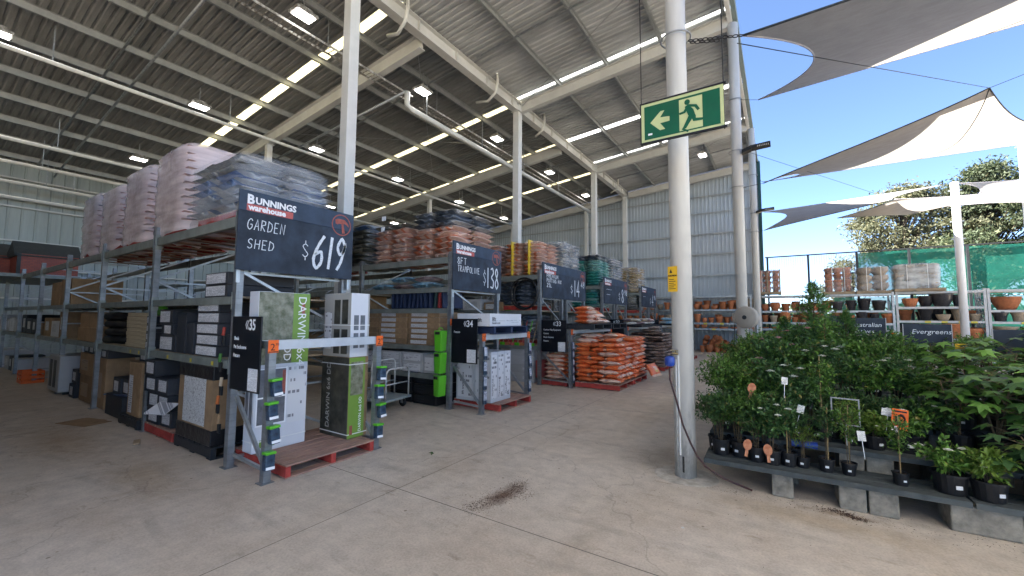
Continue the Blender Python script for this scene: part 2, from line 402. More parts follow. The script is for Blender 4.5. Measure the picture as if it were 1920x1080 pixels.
soil_red = M('spilt_mulch', (.10, .06, .042), .95, 0, .4, 30)
pot_blk = M('black_nursery_pot', (.010, .010, .011), .5, 0, .3, 10)
lamp_glow = M('led_lens', (.9, .9, .9), .4, 0, 0, emit=(1, .97, .92), es=2.5)
pvc = M('white_pvc_pipe', (.62, .62, .58), .4, 0, .08, 3, var2=.1)

# concrete floor with stains, joints and fine cracks (surface pattern)
def floor_mat():
    m = bpy.data.materials.new('worn_concrete'); m.use_nodes = True
    nt = m.node_tree; bs = nt.nodes['Principled BSDF']; lk = nt.links.new
    g = nd(nt, 'NewGeometry'); pos = g.outputs['Position']
    def noi(sc, det, st=None, rgh=.6):
        n = nd(nt, 'TexNoise', Scale=sc, Detail=det); n.inputs['Roughness'].default_value = rgh
        if st:
            mp = nd(nt, 'Mapping'); mp.inputs['Scale'].default_value = st; lk(pos, mp.inputs['Vector']); lk(mp.outputs['Vector'], n.inputs['Vector'])
        else: lk(pos, n.inputs['Vector'])
        return n.outputs['Fac']
    def ramp(src, stops):
        r = nd(nt, 'ValToRGB'); el = r.color_ramp.elements
        while len(el) < len(stops): el.new(.5)
        for e, (p, c) in zip(el, stops): e.position = p; e.color = (c if hasattr(c, '__len__') else (c, c, c)) + (1,)
        lk(src, r.inputs['Fac']); return r.outputs['Color']
    def mul(a, b, f=1.):
        x = nd(nt, 'Mix', data_type='RGBA', blend_type='MULTIPLY'); x.inputs['Factor'].default_value = f
        lk(a, x.inputs['A']); lk(b, x.inputs['B']); return x.outputs['Result']
    base = ramp(noi(.55, 7), [(.3, (.485, .395, .305)), (.5, (.55, .47, .38)), (.72, (.59, .515, .43))])
    col = mul(base, ramp(noi(5.5, 8, None, .7), [(.3, .80), (.62, 1.06)]))
    col = mul(col, ramp(noi(55, 4), [(.3, .84), (.6, 1.05)]))
    col = mul(col, ramp(noi(2.3, 9, (1, 2.6, 1), .72), [(.30, (.62, .58, .53)), (.42, 1.), (1., 1.)]), .8)
    col = mul(col, ramp(noi(11, 9, (3, 1, 1), .75), [(.27, (.5, .46, .42)), (.36, 1.), (1., 1.)]), .7)
    col = mul(col, ramp(noi(.9, 6, (2.2, .22, 1), .55), [(.36, (.86, .84, .81)), (.47, 1.), (.60, 1.), (.72, (1.05, 1.04, 1.03))]), .7)
    wv = nd(nt, 'TexWave', Scale=.42); wv.wave_type = 'RINGS'; wv.inputs['Distortion'].default_value = 9.; wv.inputs['Detail'].default_value = 3.; wv.inputs['Detail Scale'].default_value = .35
    mp2 = nd(nt, 'Mapping'); mp2.inputs['Location'].default_value = (4.5, 2.5, 0); lk(pos, mp2.inputs['Vector']); lk(mp2.outputs['Vector'], wv.inputs['Vector'])
    tm = mul(ramp(wv.outputs['Fac'], [(0., .72), (.035, .80), (.07, 1.)]), ramp(noi(7, 5), [(.4, 1.), (.6, 1.)]))
    lit = nd(nt, 'Mix', data_type='RGBA'); lk(ramp(noi(1.1, 3), [(.46, 0.), (.60, 1.)]), lit.inputs['Factor']); lit.inputs['A'].default_value = (1, 1, 1, 1); lk(tm, lit.inputs['B'])
    col = mul(col, lit.outputs['Result'], .5)
    # spill stain on the walkway, rust and damp patches
    def blot(x, y, rx, ry, colr, f):
        m3 = nd(nt, 'Mapping'); m3.vector_type = 'POINT'; m3.inputs['Location'].default_value = (-x / rx, -y / ry, 0); m3.inputs['Scale'].default_value = (1 / rx, 1 / ry, 0); lk(pos, m3.inputs['Vector'])
        ln = nd(nt, 'VectorMath', operation='LENGTH'); lk(m3.outputs['Vector'], ln.inputs[0])
        s1 = nd(nt, 'Math', operation='SUBTRACT'); s1.inputs[0].default_value = 1.1; lk(ln.outputs['Value'], s1.inputs[1])
        n1 = noi(9, 8, None, .7); s2 = nd(nt, 'Math', operation='ADD'); lk(s1.outputs[0], s2.inputs[0]); lk(n1, s2.inputs[1])
        r_ = nd(nt, 'MapRange'); r_.inputs['From Min'].default_value = .85; r_.inputs['From Max'].default_value = 1.5; r_.inputs['To Max'].default_value = f; lk(s2.outputs[0], r_.inputs['Value'])
        q = nd(nt, 'Mix', data_type='RGBA', blend_type='MULTIPLY'); q.inputs['B'].default_value = colr + (1,); lk(r_.outputs['Result'], q.inputs['Factor']); lk(col, q.inputs['A']); return q.outputs['Result']
    for a_ in ((-2.36, 3.5, .20, .50, (.30, .21, .17), .95), (.4, 4.85, .5, .12, (.5, .42, .34), .8), (-1.3, 5.5, .7, .9, (.62, .60, .56), .7), (.2, 4.6, 1.6, .35, (.78, .70, .58), .7), (-5.9, 1.7, 1.6, .5, (.66, .58, .48), .7), (-8.5, 1.5, 2.5, .7, (.62, .54, .45), .8)):
        col = blot(*a_)
    # specks
    v = nd(nt, 'TexVoronoi', Scale=3.2); lk(pos, v.inputs['Vector'])
    col = mul(col, ramp(v.outputs['Distance'], [(.0, (.25, .2, .17)), (.035, (.3, .25, .2)), (.05, 1.)]), .7)
    # saw joints
    sp = nd(nt, 'SeparateXYZ'); lk(pos, sp.inputs['Vector'])
    def joint(axis, off, step, w):
        wob = nd(nt, 'Math', operation='ADD'); wob.inputs[1].default_value = off; lk(sp.outputs[axis], wob.inputs[0])
        d = nd(nt, 'Math', operation='DIVIDE'); d.inputs[1].default_value = step; lk(wob.outputs[0], d.inputs[0])
        fr = nd(nt, 'Math', operation='FRACT'); lk(d.outputs[0], fr.inputs[0])
        a = nd(nt, 'Math', operation='SUBTRACT'); a.inputs[1].default_value = .5; lk(fr.outputs[0], a.inputs[0])
        b = nd(nt, 'Math', operation='ABSOLUTE'); lk(a.outputs[0], b.inputs[0])
        c = nd(nt, 'Math', operation='GREATER_THAN'); c.inputs[1].default_value = .5 - w / step; lk(b.outputs[0], c.inputs[0]); return c.outputs[0]
    j1, j2 = joint('Y', -3.02, 7.55, .005), joint('X', 3.35, 6.1, .004)
    mxn = nd(nt, 'Math', operation='MAXIMUM'); lk(j1, mxn.inputs[0]); lk(j2, mxn.inputs[1])
    mj = nd(nt, 'Mix', data_type='RGBA'); mj.inputs['B'].default_value = (.13, .11, .09, 1); lk(mxn.outputs[0], mj.inputs['Factor']); lk(col, mj.inputs['A'])
    col = mj.outputs['Result']
    # hairline cracks
    vw = nd(nt, 'VectorMath', operation='ADD'); nw = nd(nt, 'TexNoise', Scale=1.6, Detail=5.); lk(pos, nw.inputs['Vector']); lk(pos, vw.inputs[0]); lk(nw.outputs['Color'], vw.inputs[1])
    vc = nd(nt, 'TexVoronoi', Scale=.27, feature='DISTANCE_TO_EDGE'); lk(vw.outputs['Vector'], vc.inputs['Vector'])
    col = mul(col, ramp(vc.outputs['Distance'], [(0., .6), (.0012, .7), (.0022, 1.)]), .6)
    lk(col, bs.inputs['Base Color'])
    rr = ramp(noi(3, 5), [(.3, .42), (.7, .68)]); lk(rr, bs.inputs['Roughness'])
    bp = nd(nt, 'Bump', Strength=.12); bp.inputs['Distance'].default_value = .02; lk(noi(45, 5), bp.inputs['Height']); lk(bp.outputs['Normal'], bs.inputs['Normal'])
    bs.inputs['Specular IOR Level'].default_value = .3
    return m
def grid(x0, x1, y0, y1, z, n=1):
    return MB().add([(x0, y0, z), (x1, y0, z), (x1, y1, z), (x0, y1, z)], [(0, 1, 2, 3)])
earth_m = M('dry_ground', (.17, .14, .09), .95, 0, .3, .4, var2=.3)
T(grid(-400, 400, -400, 400, -.03).build('ground', earth_m), 'flat dry ground stretching away beyond the yard fence', 'ground', kind='structure')
T(grid(-27, 34, -22, 27.2, 0).build('concrete_floor', floor_mat()), 'worn pale concrete slab floor running through the shed and yard', 'floor', kind='structure')

# ---------------------------------------------------------------- the warehouse shell
XG, XE, XL, YB, YF = -8.0, -.85, -26., -12., 25.9
def zs(x): return 9.95 + (.105 if x < XG else .085) * (x - XG)
roofE = E('warehouse_roof', 'high corrugated metal roof on steel beams over the rack aisles', 'roof')
SKY_L = [(-5.2, .4), (6.85, .34), (12.75, .32), (16.95, .30), (21.3, .30)]
SKY_R = [(5.05, .20), (12.6, .15), (16.95, .26), (20.15, .15)]
def roof_sheet(xa, xb, strips, up_, n=1):
    """trapezoidal sheet with ribs along X, open where translucent strips lie"""
    b = MB(); y = YB
    prof = [(0, 0), (.10, 0), (.125, .032), (.165, .032), (.19, 0)]
    def inside(yy): return any(abs(yy - c) < w / 2 for c, w in strips)
    pts = []
    while y < YF:
        for dy, dz in prof:
            pts.append((y + dy, dz))
        y += .19
    vv = []
    for yy, dz in pts:
        vv += [(xa, yy, zs(xa) + dz + up_), (xb, yy, zs(xb) + dz + up_)]
    ff = []
    for i in range(len(pts) - 1):
        if inside((pts[i][0] + pts[i + 1][0]) / 2): continue
        ff.append((2 * i, 2 * i + 1, 2 * i + 3, 2 * i + 2))
    return b.add(vv, ff)
roof_sheet(XL, XG, SKY_L, 0).build('roof_sheet', roof_left, roofE)
roof_sheet(XG, XE, SKY_R, 0).build('roof_sheet', roof_metal, roofE)
sky_l = M('translucent_sheet_yellowed', (.40, .36, .22), .4, 0, .35, 3, transl=.55, var2=.3)
sky_r = M('translucent_sheet_clear', (.62, .63, .62), .4, 0, .25, 3, transl=.85)
for lst, xa, xb, mm in ((SKY_L, XL, XG - .0, sky_l), (SKY_R, XG + .0, XE - .1, sky_r)):
    for c, w in lst:
        b = MB(); n = 6; vv = []
        for i in range(n + 1):
            yy = c - w / 2 - .09 + (w + .18) * i / n; dz = .03 if i % 2 else .002
            vv += [(xa, yy, zs(xa) + dz + .012), (xb, yy, zs(xb) + dz + .012)]
        b.add(vv, [(2 * i, 2 * i + 1, 2 * i + 3, 2 * i + 2) for i in range(n)]).build('skylight_strip', mm, roofE)
def cee(x, depth=.2, w=.065):
    z = zs(x) - .012; b = MB()
    b.box(x - .004, x + .004, YB, YF - .06, z - depth, z)
    b.box(x + .0045, x + w, YB, YF - .06, z - depth, z - depth + .006)
    b.box(x + .0045, x + w, YB, YF - .06, z - .006, z)
    return b
x = -1.1
while x > -25.8:
    if abs(x - XG) > .45: cee(x).build('purlin', purlin_m, roofE)
    x -= 1.72
def ibeam(p, q, depth, w, tw=.012, tf=.016):
    b = MB(); p, q = Vector(p), Vector(q); d = Vector((0, 0, depth / 2))
    b.bar(p + d, q + d, w, tf); b.bar(p - d, q - d, w, tf); b.bar(p, q, tw, depth - tf - .002)
    return b
for y in (-9.6, -.9, 7.85, 16.6, 25.45):      # left rafters
    ibeam((XL + .1, y, zs(XL + .1) - .46), (XG - .16, y, zs(XG - .16) - .46), .42, .2).build('rafter', white_steel, roofE)
    b = MB()
    for xx in (-9.9, -12.5, -15.9, -19.3, -22.7):   # fly braces
        b.bar((xx, y, zs(xx) - .6), (xx, y + .55, zs(xx) - .16), .045, .045)
    b.build('fly_brace', white_steel, roofE)
for y in (-10.1, -2.5, 5.05, 12.6, 20.15, 25.5):
    ibeam((XG + .17, y, zs(XG + .17) - .42), (XE - .12, y, zs(XE - .12) - .42), .36, .18).build('rafter', white_steel, roofE)
    b = MB()
    for k in range(5):
        xx = -1.1 - 1.72 * k
        b.box(xx - .012, xx - .006, y - .05, y + .05, zs(xx) - .236, zs(xx) - .02)
    b.build('cleat', galv, roofE)
# main girder along the shed
g = ibeam((XG, YB, 9.62), (XG, YF - .1, 9.62), .38, .26, .02, .024)
g.build('girder', white_steel, roofE)
b = MB()
for k in range(24):
    y = YB + .9 + k * 1.55
    b.box(XG + .015, XG + .1, y - .006, y + .006, 9.448, 9.79)
b.build('stiffener', white_steel, roofE)
# eave beam, gutter and rods at the open edge
ibeam((XE - .08, YB, zs(XE) - .28), (XE - .08, YF - .05, zs(XE) - .28), .2, .1).build('eave_beam', white_steel, roofE)
gut = M('gutter_dull_green', (.16, .20, .19), .5, .2, .1, 3)
MB().box(XE - .02, XE + .10, YB - .1, YF + .1, zs(XE) - .17, zs(XE) + .04).build('gutter', gut, roofE, bevel=.01)
for ya_, xa_, yb_, xb_ in ((12.6, -7.8, 16.9, -1.2), (20.15, -7.8, 16.9, -1.2), (20.15, -1.2, 25.4, -7.7), (5.05, -7.8, 9, -1.2), (9, -1.2, 12.6, -7.8), (7.85, -8.4, 16.6, -16), (7.85, -16, 16.6, -8.4), (16.6, -8.4, 25.3, -16), (16.6, -24, 25.3, -16)):
    if xa_ > XG - .3 or 1:
        MB().tube([(xa_, ya_, zs(xa_) - .34), (xb_, yb_, zs(xb_) - .34)], .012, 5).build('tie_rod', galv, roofE)
for xa_ in (-3.6, -10.8, -13.6, -17.8, -21.5):   # long struts under the purlins
    pass
for y in (3.2, 9.6, 14.6, 18.6, 22.7):            # bridging bars between purlins
    for xa_, xb_ in ((XL + .3, XG - .3), (XG + .4, XE - .3)):
        MB().bar((xa_, y, zs(xa_) - .2), (xb_, y, zs(xb_) - .2), .05, .05).build('bridging_bar', galv, roofE)

# round poles and square columns
def column(label, x, y, z1, w, grp, rz=0):
    t = E('steel_column', label, 'column', (x, y, 0), rz, grp)
    MB().box(-w / 2, w / 2, -w / 2, w / 2, .02, z1).build('shaft', white_steel, t, bevel=.012)
    MB().box(-w, w, -w, w, .0, .02).build('base_plate', galv, t)
    MB().box(-w * .7, w * .7, -w * .7, w * .7, z1 - .0, z1 + .02).build('cap_plate', white_steel, t)
    return t
for lb, y in (('white square column rising behind the garden shed price sign', 5.5), ('white square column behind the trampoline sign rack, under the main girder', 12.6), ('white square column above the teal bag pallet, under the main girder', 20.15), ('white square column against the far metal wall, under the main girder', 25.3)):
    column(lb, XG, y, 9.405, .25, 'white columns carrying the roof')
for lb, x, y in (('white square column behind the blue wrapped bags, under a left rafter', -16.4, 7.85), ('white square column far back in the shed behind row 33', -16.4, 16.6), ('white square column against the far wall behind the teal bags', -16.4, 25.2), ('white square column on the far metal wall beside the end column', -10.6, 25.3)):
    column(lb, x, y, zs(x) - .70, .2, 'white columns carrying the roof')

def round_pole(label, x, y, z1, r, rings):
    t = E('round_pole', label, 'pole', (x, y, 0), 0, 'round white poles along the open edge of the roof')
    MB().lathe([(r, 0), (r, z1)], 32).build('shaft', pole_paint, t, smooth=False)
    for p in t.children[0].data.polygons: p.use_smooth = abs(p.normal.z) < .5
    MB().lathe([(r + .20, -.002), (r + .17, .004), (r + .005, .006)], 28, sx=1.1).build('grout_pad', M('grout', (.42, .38, .32), .9, 0, .3, 8, bump=.2), t)
    for z, rr in rings:
        MB().ring((0, 0, z), r + rr, .010, 28, 6, sx=1.0).build('collar_ring', galv, t, smooth=True)
    return t
P1 = round_pole('thick white round pole in front, with hose tap and yellow notice', -.95, 5.05, 10.0, .114, [(5.12, .055), (4.02, .03)])
MB().box(-.010, .010, -.117, -.112, .07, .24).build('cable_slot', M('dark_slot', (.03, .025, .02), .8, 0, .2, 9), P1, loc=(0, 0, 0))
MB().box(-.006, .006, -.125, -.114, .1, 1.3).build('conduit', white_steel, P1, loc=(-.055, 0.01, 0))
P2 = round_pole('white round pole carrying the beige hose reel', -.85, 12.5, 9.95, .135, [(6.3, .06), (5.3, .06), (7.75, .03)])
P3 = round_pole('white round pole farthest back, just beside the far wall', -.80, 20.1, 9.95, .135, [(7.9, .05), (5.45, .05), (6.25, .02)])
T(P1.children[0], None)

# far and left walls
def ribbed(x0, x1, z_top, pitch=.2, rib=.03):
    """vertical ribbed sheet in the XZ plane, facing -Y; z_top is a function of x"""
    b = MB(); pts = []; x = x0
    while x < x1:
        for dx, dy in ((0, 0), (.12, 0), (.135, rib), (.175, rib), (.19, 0)): pts.append((min(x + dx, x1), dy))
        x += pitch
    vv = []
    for xx, dy in pts: vv += [(xx, -dy, 0), (xx, -dy, z_top(xx))]
    return b.add(vv, [(2 * i, 2 * i + 2, 2 * i + 3, 2 * i + 1) for i in range(len(pts) - 1)])
w1 = E('metal_wall', 'tall grey ribbed metal end wall behind the pot racks', 'wall', (0, 26.0, 0))
w1['kind'] = 'thing'
ribbed(XL, -.72, lambda x: zs(x) - .01).build('cladding', wall_metal, w1)
for k, z in enumerate((1.15, 2.0, 3.05, 4.27, 5.5, 6.68, 7.9, 8.9)):
    MB().box(XL, -.74, -.16, -.034, z, z + .012).box(XL, -.74, -.17, -.161, z - .05, z + .012).build('girt', purlin_m, w1)
MB().box(-.80, -.66, -.2, .06, 0, 10.4).build('corner_flashing', M('dark_green_flashing', (.02, .07, .07), .4, .1, .1, 3), w1)
w2 = E('metal_wall', 'pale green ribbed metal side wall far left behind the racks', 'wall', (XL, 0, 0), rad(90))
w2['kind'] = 'thing'
wall_pale = M('wall_sheet_pale_green', (.34, .375, .36), .5, .05, .1, 2, stretch=(4, 4, .3), var2=.15)
ribbed(YB, 26, lambda y: zs(XL) + .034, .38, .05).build('cladding', wall_pale, w2)
for z in (2.4, 3.6, 4.72, 6.1, 7.25):
    MB().box(YB, 25.9, -.2, -.055, z, z + .06).build('girt', white_steel, w2)
w3 = E('metal_wall', 'unseen ribbed metal front wall behind the viewer, added to darken the shed', 'wall', (0, YB, 0))  # added out of view to keep light off the left aisles
ribbed(XL, -8.3, lambda x: zs(x) + .03).build('cladding', wall_metal, w3)

# pipes, trays and lamps under the roof
def pipe(label, pts, r, mat, hang=None, name='roof_pipe', cat='pipe'):
    t = E(name, label, cat, pts[0], 0, 'pipes under the roof'); o = Vector(pts[0])
    MB().tube([Vector(p) - o for p in pts], r, 12).build('pipe_run', mat, t, smooth=True)
    if hang:
        b = MB()
        for p in hang:
            q = Vector(p) - o; b.bar(q, q + Vector((0, 0, zs(p[0]) - .1 - p[2])), .025, .025)
        b.build('hanger', galv, t)
    return t
pipe('white drain pipe hung below the roof beside the main girder', [(-9.5, 8.55, 8.75), (-9.5, 8.55, 8.33), (-9.5, 8.75, 8.27), (-9.5, 23.3, 8.2)], .085, pvc, [(-9.5, 9.4, 8.3), (-9.5, 12.4, 8.3), (-9.5, 15.5, 8.3), (-9.5, 19, 8.3)])
for lb, p0, p1 in (('long white pipe crossing high over the left racks', (0, 82), (280, 180)), ('white pipe lower down near the left wall, third from the floor', (0, 215), (500, 330)), ('white pipe close above the left wall girts', (0, 245), (180, 290)), ('lowest white pipe along the left wall eave', (0, 328), (180, 362))):
    pass
pipe('long white pipe crossing high over the left racks', [(-15.2, -6, 8.12), (-15.2, 25, 8.08)], .055, pvc, [(-15.2, y, 8.1) for y in (-2, 2, 6, 10, 14, 18, 22)])
pipe('white pipe hanging over the row farthest left', [(-20.6, -6, 7.42), (-20.6, 25, 7.38)], .06, pvc, [(-20.6, y, 7.4) for y in (-1, 3, 7, 11, 15)])
pipe('white pipe nearer the left wall, second from the wall', [(-22.9, -6, 7.22), (-22.9, 25, 7.18)], .06, pvc, [(-22.9, y, 7.2) for y in (-1, 3, 7, 11, 15)])
pipe('white pipe hanging next to the left wall', [(-24.8, -6, 6.9), (-24.8, 25, 6.86)], .06, pvc, [(-24.8, y, 6.9) for y in (-1, 3.4, 7, 11, 15)])
pipe('white eave pipe fixed right along the left wall top', [(-25.6, -6, 6.45), (-25.6, 25, 6.4)], .07, pvc, [(-25.6, y, 6.45) for y in (-1, 4.3, 9, 14)])
pipe('thin grey sprinkler pipe across the left roof by the first lamps', [(XL + .4, 3.7, 7.6), (-8.5, 3.7, 9.42)], .035, galv)
pipe('thin grey sprinkler pipe ending beside the girder drain pipe', [(XL + .4, 8.5, 7.55), (-9.5, 8.5, 8.75)], .04, galv)
pipe('downpipe bend strapped to the girder nearest the viewer', [(-7.75, 6.9, 10.0), (-7.72, 6.9, 9.7), (-7.8, 6.9, 9.35), (-8.2, 7.0, 9.2), (-8.6, 7.0, 9.3)], .045, pvc)
pipe('downpipe bend on the girder by the second column', [(-7.75, 10.9, 10.0), (-7.72, 10.9, 9.7), (-7.8, 10.9, 9.35), (-8.2, 11.0, 9.2), (-8.7, 11.0, 9.3)], .045, pvc)
pipe('downpipe bend on the girder past the second column', [(-7.75, 14.2, 10.0), (-7.72, 14.2, 9.7), (-7.8, 14.2, 9.35), (-8.2, 14.3, 9.2)], .045, pvc)
pipe('downpipe bend on the girder near the far wall', [(-7.75, 23.2, 10.0), (-7.72, 23.2, 9.7), (-7.8, 23.2, 9.35), (-8.2, 23.3, 9.2)], .045, pvc)
for lb, xx, y0, y1 in (('white cable tray hung beside the first row of roof lamps', -9.9, 1.5, 9.0), ('white cable tray farther along the roof lamps', -9.9, 9.6, 24)):
    t = E('cable_tray', lb, 'cable tray', (xx, y0, 8.85), 0, 'cable trays under the roof')
    L = y1 - y0
    MB().box(-.17, -.155, 0, L, 0, .06).box(.155, .17, 0, L, 0, .06).build('side_rail', white_steel, t)
    b = MB(); k = 0
    while k * .12 < L: b.box(-.154, .154, k * .12, k * .12 + .025, .004, .014); k += 1
    b.build('rung', white_steel, t)
    b = MB()
    for q in range(int(L // 2)): b.bar((.17, q * 2 + .5, .05), (.17, q * 2 + .5, .85), .015, .015)
    b.build('hanger', galv, t)
def lamp(label, x, y):
    z = zs(x) - .75
    t = E('roof_lamp', label, 'lamp', (x, y, z), 0, 'square lamps under the roof')
    MB().box(-.2, .2, -.27, .27, .03, .10).box(-.13, .13, -.16, .16, .101, .2).build('housing', white_steel, t, bevel=.01)
    MB().box(-.15, .15, -.22, .22, .012, .03).build('lens', lamp_glow, t)
    MB().bar((0, 0, .2), (0, 0, .66), .02, .02).build('hanger', galv, t)
nrow = 0
for x, nm in ((-9.5, 'row next to the girder'), (-15.4, 'middle row over the racks'), (-20.9, 'row toward the left wall')):
    for k, y in enumerate((1.1, 5.2, 9.2, 13.4, 18.0, 22.6)):
        lamp('lit square roof lamp, %s from the viewer in the %s' % (od(k + 1), nm), x, y)
lamp('lit square roof lamp under the right hand roof near the far wall', -2.9, 21.3)

# ---------------------------------------------------------------- racks
def upright(x, y, z1, w=.09, d=.075):
    """open steel post with punched slots, foot plate"""
    b = MB()
    b.box(x - w / 2, x + w / 2, y - d / 2, y - d / 2 + .006, .008, z1).box(x - w / 2, x - w / 2 + .006, y - d / 2 + .0062, y + d / 2, .008, z1).box(x + w / 2 - .006, x + w / 2, y - d / 2 + .0062, y + d / 2, .008, z1)
    b.box(x - w * .8, x + w * .8, y - d * .9, y + d * .9, 0, .0078)
    return b
def post_mat():
    m = bpy.data.materials.new('slotted_post_steel'); m.use_nodes = True
    nt = m.node_tree; bs = nt.nodes['Principled BSDF']; lk = nt.links.new
    tc = nd(nt, 'TexCoord'); sp = nd(nt, 'SeparateXYZ'); lk(tc.outputs['Object'], sp.inputs['Vector'])
    d = nd(nt, 'Math', operation='MULTIPLY'); d.inputs[1].default_value = 13.3; lk(sp.outputs['Z'], d.inputs[0])
    f = nd(nt, 'Math', operation='FRACT'); lk(d.outputs[0], f.inputs[0])
    c = nd(nt, 'Math', operation='LESS_THAN'); c.inputs[1].default_value = .22; lk(f.outputs[0], c.inputs[0])
    no = nd(nt, 'TexNoise', Scale=7., Detail=5.); lk(tc.outputs['Object'], no.inputs['Vector'])
    rp = nd(nt, 'ValToRGB'); rp.color_ramp.elements[0].position = .3; rp.color_ramp.elements[0].color = (.17, .18, .19, 1); rp.color_ramp.elements[1].position = .7; rp.color_ramp.elements[1].color = (.29, .305, .315, 1)
    lk(no.outputs['Fac'], rp.inputs['Fac'])
    mx = nd(nt, 'Mix', data_type='RGBA'); mx.inputs['B'].default_value = (.10, .11, .12, 1)
    s = nd(nt, 'Math', operation='MULTIPLY'); s.inputs[1].default_value = .16; lk(c.outputs[0], s.inputs[0])
    lk(s.outputs[0], mx.inputs['Factor']); lk(rp.outputs['Color'], mx.inputs['A']); lk(mx.outputs['Result'], bs.inputs['Base Color'])
    bs.inputs['Roughness'].default_value = .4; bs.inputs['Metallic'].default_value = .6
    return m
slot_m = post_mat()
def rack(label, xe, y0, ys, bays, bay, z_post, levels, decks=(), group='steel pallet racks of the aisles', beam_m=None):
    """xe: open end; runs to -X. ys: post lines. levels: beam top heights. decks: levels with timber boards"""
    t = E('pallet_rack', label, 'rack', (xe, y0, 0), 0, group)
    for i in range(bays + 1):
        x = -i * bay
        for y in ys: upright(x, y, z_post).build('upright', slot_m, t)
        for k in range(0, len(ys), 2):
            ya, yb = ys[k] + .04, ys[k + 1] - .04
            b = MB(); z = .12; s = 0
            b.bar((x, ya, .1), (x, yb, .1), .03, .03)
            while z < z_post - .75:
                b.bar((x + (.0 if s else .012), ya if s else yb, z + .05), (x + (.0 if s else .012), yb if s else ya, z + .72), .032, .032)
                z += .72; s ^= 1
                b.bar((x - .02, ya, z), (x - .02, yb, z), .028, .028)
            b.build('brace', galv, t)
    for z in levels:
        for i in range(bays):
            xa, xb = -i * bay - .05, -(i + 1) * bay + .05
            for k, y in enumerate(ys):
                h = .125 if z > 2.5 else .095
                MB().box(xb, xa, y - .025, y + .025, z - h, z).box(xb, xb + .004, y - .045, y + .046, z - h - .06, z + .05).box(xa - .004, xa, y - .045, y + .046, z - h - .06, z + .05).build('beam', beam_m or zinc_dk, t)
            if z in decks:
                for k in range(0, len(ys), 2):
                    b = MB(); x = xb + .01
                    while x < xa - .1: b.box(x, x + .125, ys[k] + .03, ys[k + 1] - .03, z - .02, z + .004); x += .14
                    b.build('deck', raw_wood, t)
    return t
Y35, Y34, Y33, Y32, Y31 = 2.34, 6.1, 9.65, 14.25, 19.15
rack('nearest steel pallet rack, its end under the garden shed price sign', -5.45, Y35, [0, 1.40], 6, 2.75, 3.14, [1.22, 1.99, 2.97], (1.22, 1.99))
rack('second steel pallet rack, its end under the trampoline price sign', -5.4, Y34, [0, 1.55], 6, 2.75, 3.05, [.62, 1.18, 1.93, 2.35, 2.95], (1.18, 2.35))
rack('third steel pallet rack, double depth, behind the orange bag pallets', -5.4, Y33, [0, 1.3, 1.6, 2.9], 6, 2.75, 3.05, [1.0, 1.95, 2.92], (1.0, 1.95))
rack('fourth steel pallet rack, between the orange and the brown bag piles', -5.4, Y32, [0, 1.25, 1.5, 2.7], 5, 2.75, 3.05, [1.2, 2.0, 2.95], (1.2, 2.0))
rack('farthest steel pallet rack before the pot shelves', -5.4, Y31, [0, 1.2, 1.4, 2.6], 5, 2.75, 3.05, [1.2, 2.0, 2.95], (1.2, 2.0))
rack('unseen steel pallet rack added left of the viewer to block light', -5.6, -1.75, [0, 1.4], 4, 2.75, 3.14, [1.5, 2.97], (1.5,))  # added out of view, shuts front light out of the first aisle
def end_frame(label, x0, x1, y0, y1, h, zc=.0):
    """low frame that boxes in the floor pallet at the end of a rack"""
    t = E('end_frame', label, 'rack frame', (x1, y0, 0), 0, 'low steel frames at the rack ends')
    D = y1 - y0; W = x0 - x1
    for y in (0, D): upright(0, y, h - .005, .08, .075).build('upright', slot_m, t)
    bm = M('light_grey_beam', (.50, .52, .54), .4, .3, .08, 5)
    MB().box(-.03, .03, .04, D - .04, h - .10, h).build('beam', bm, t)
    MB().box(W + .05, -.045, -.02, .02, h - .09, h - .01).build('beam', zinc_dk, t)
    MB().box(W + .05, -.045, D - .02, D + .02, h - .09, h - .01).build('beam', zinc_dk, t)
    for y in (0, D):
        MB().bar((W + .06, y, .82), (-.05, y, .18), .03, .045).bar((W + .06, y + .001, .16), (-.05, y + .001, .13), .03, .035).build('brace', galv, t)
    return t
end_frame('low steel frame around the two garden shed cartons', -5.4, -4.62, Y35, Y35 + 1.40, 1.49)
end_frame('low steel frame around the tall trampoline cartons', -5.35, -4.62, Y34, Y34 + 1.6, 1.44)
end_frame('low steel frame behind the orange bag pallets', -5.35, -4.5, Y33, Y33 + 2.9, 1.46)
end_frame('low steel frame behind the brown bag pallet', -5.35, -4.5, Y32, Y32 + 2.7, 1.46)
end_frame('low steel frame at the end of the farthest rack', -5.35, -4.5, Y31, Y31 + 2.6, 1.46)

# ---------------------------------------------------------------- pallets and cartons
def pallet_mesh(w=1.165, d=1.165, h=.15):
    b = MB()
    n = 7; bw = w / (n + (n - 1) * .18)
    for k in range(n):
        x = -w / 2 + k * bw * 1.18
        b.box(x, x + bw, -d / 2 + .001, d / 2 - .001, h - .02, h)
    for k in (0, 3, 6):
        x = -w / 2 + k * bw * 1.18
        b.box(x + .01, x + bw - .01, -d / 2 + .002, d / 2 - .002, 0, .018)
    b.m = 1
    for y in (-d / 2, -.03, d / 2 - .06):
        b.box(-w / 2 + .004, w / 2 - .004, y + .0, y + .06, .0185, h - .0205)
    return b
def pallet(label, x, y, z=0, w=1.165, d=1.165, mats=None, rz=0, group='pallets standing on the floor', parent=None):
    """bearers run along X; openings face +X after a quarter turn"""
    b = pallet_mesh(d, w) if False else pallet_mesh(w, d)
    o = b.build('pallet', mats or [worn_wood, red_paint], parent, (x, y, z), bevel=.004, segs=1, rz=rz)
    if parent is None: T(o, label, 'pallet', group)
    return o
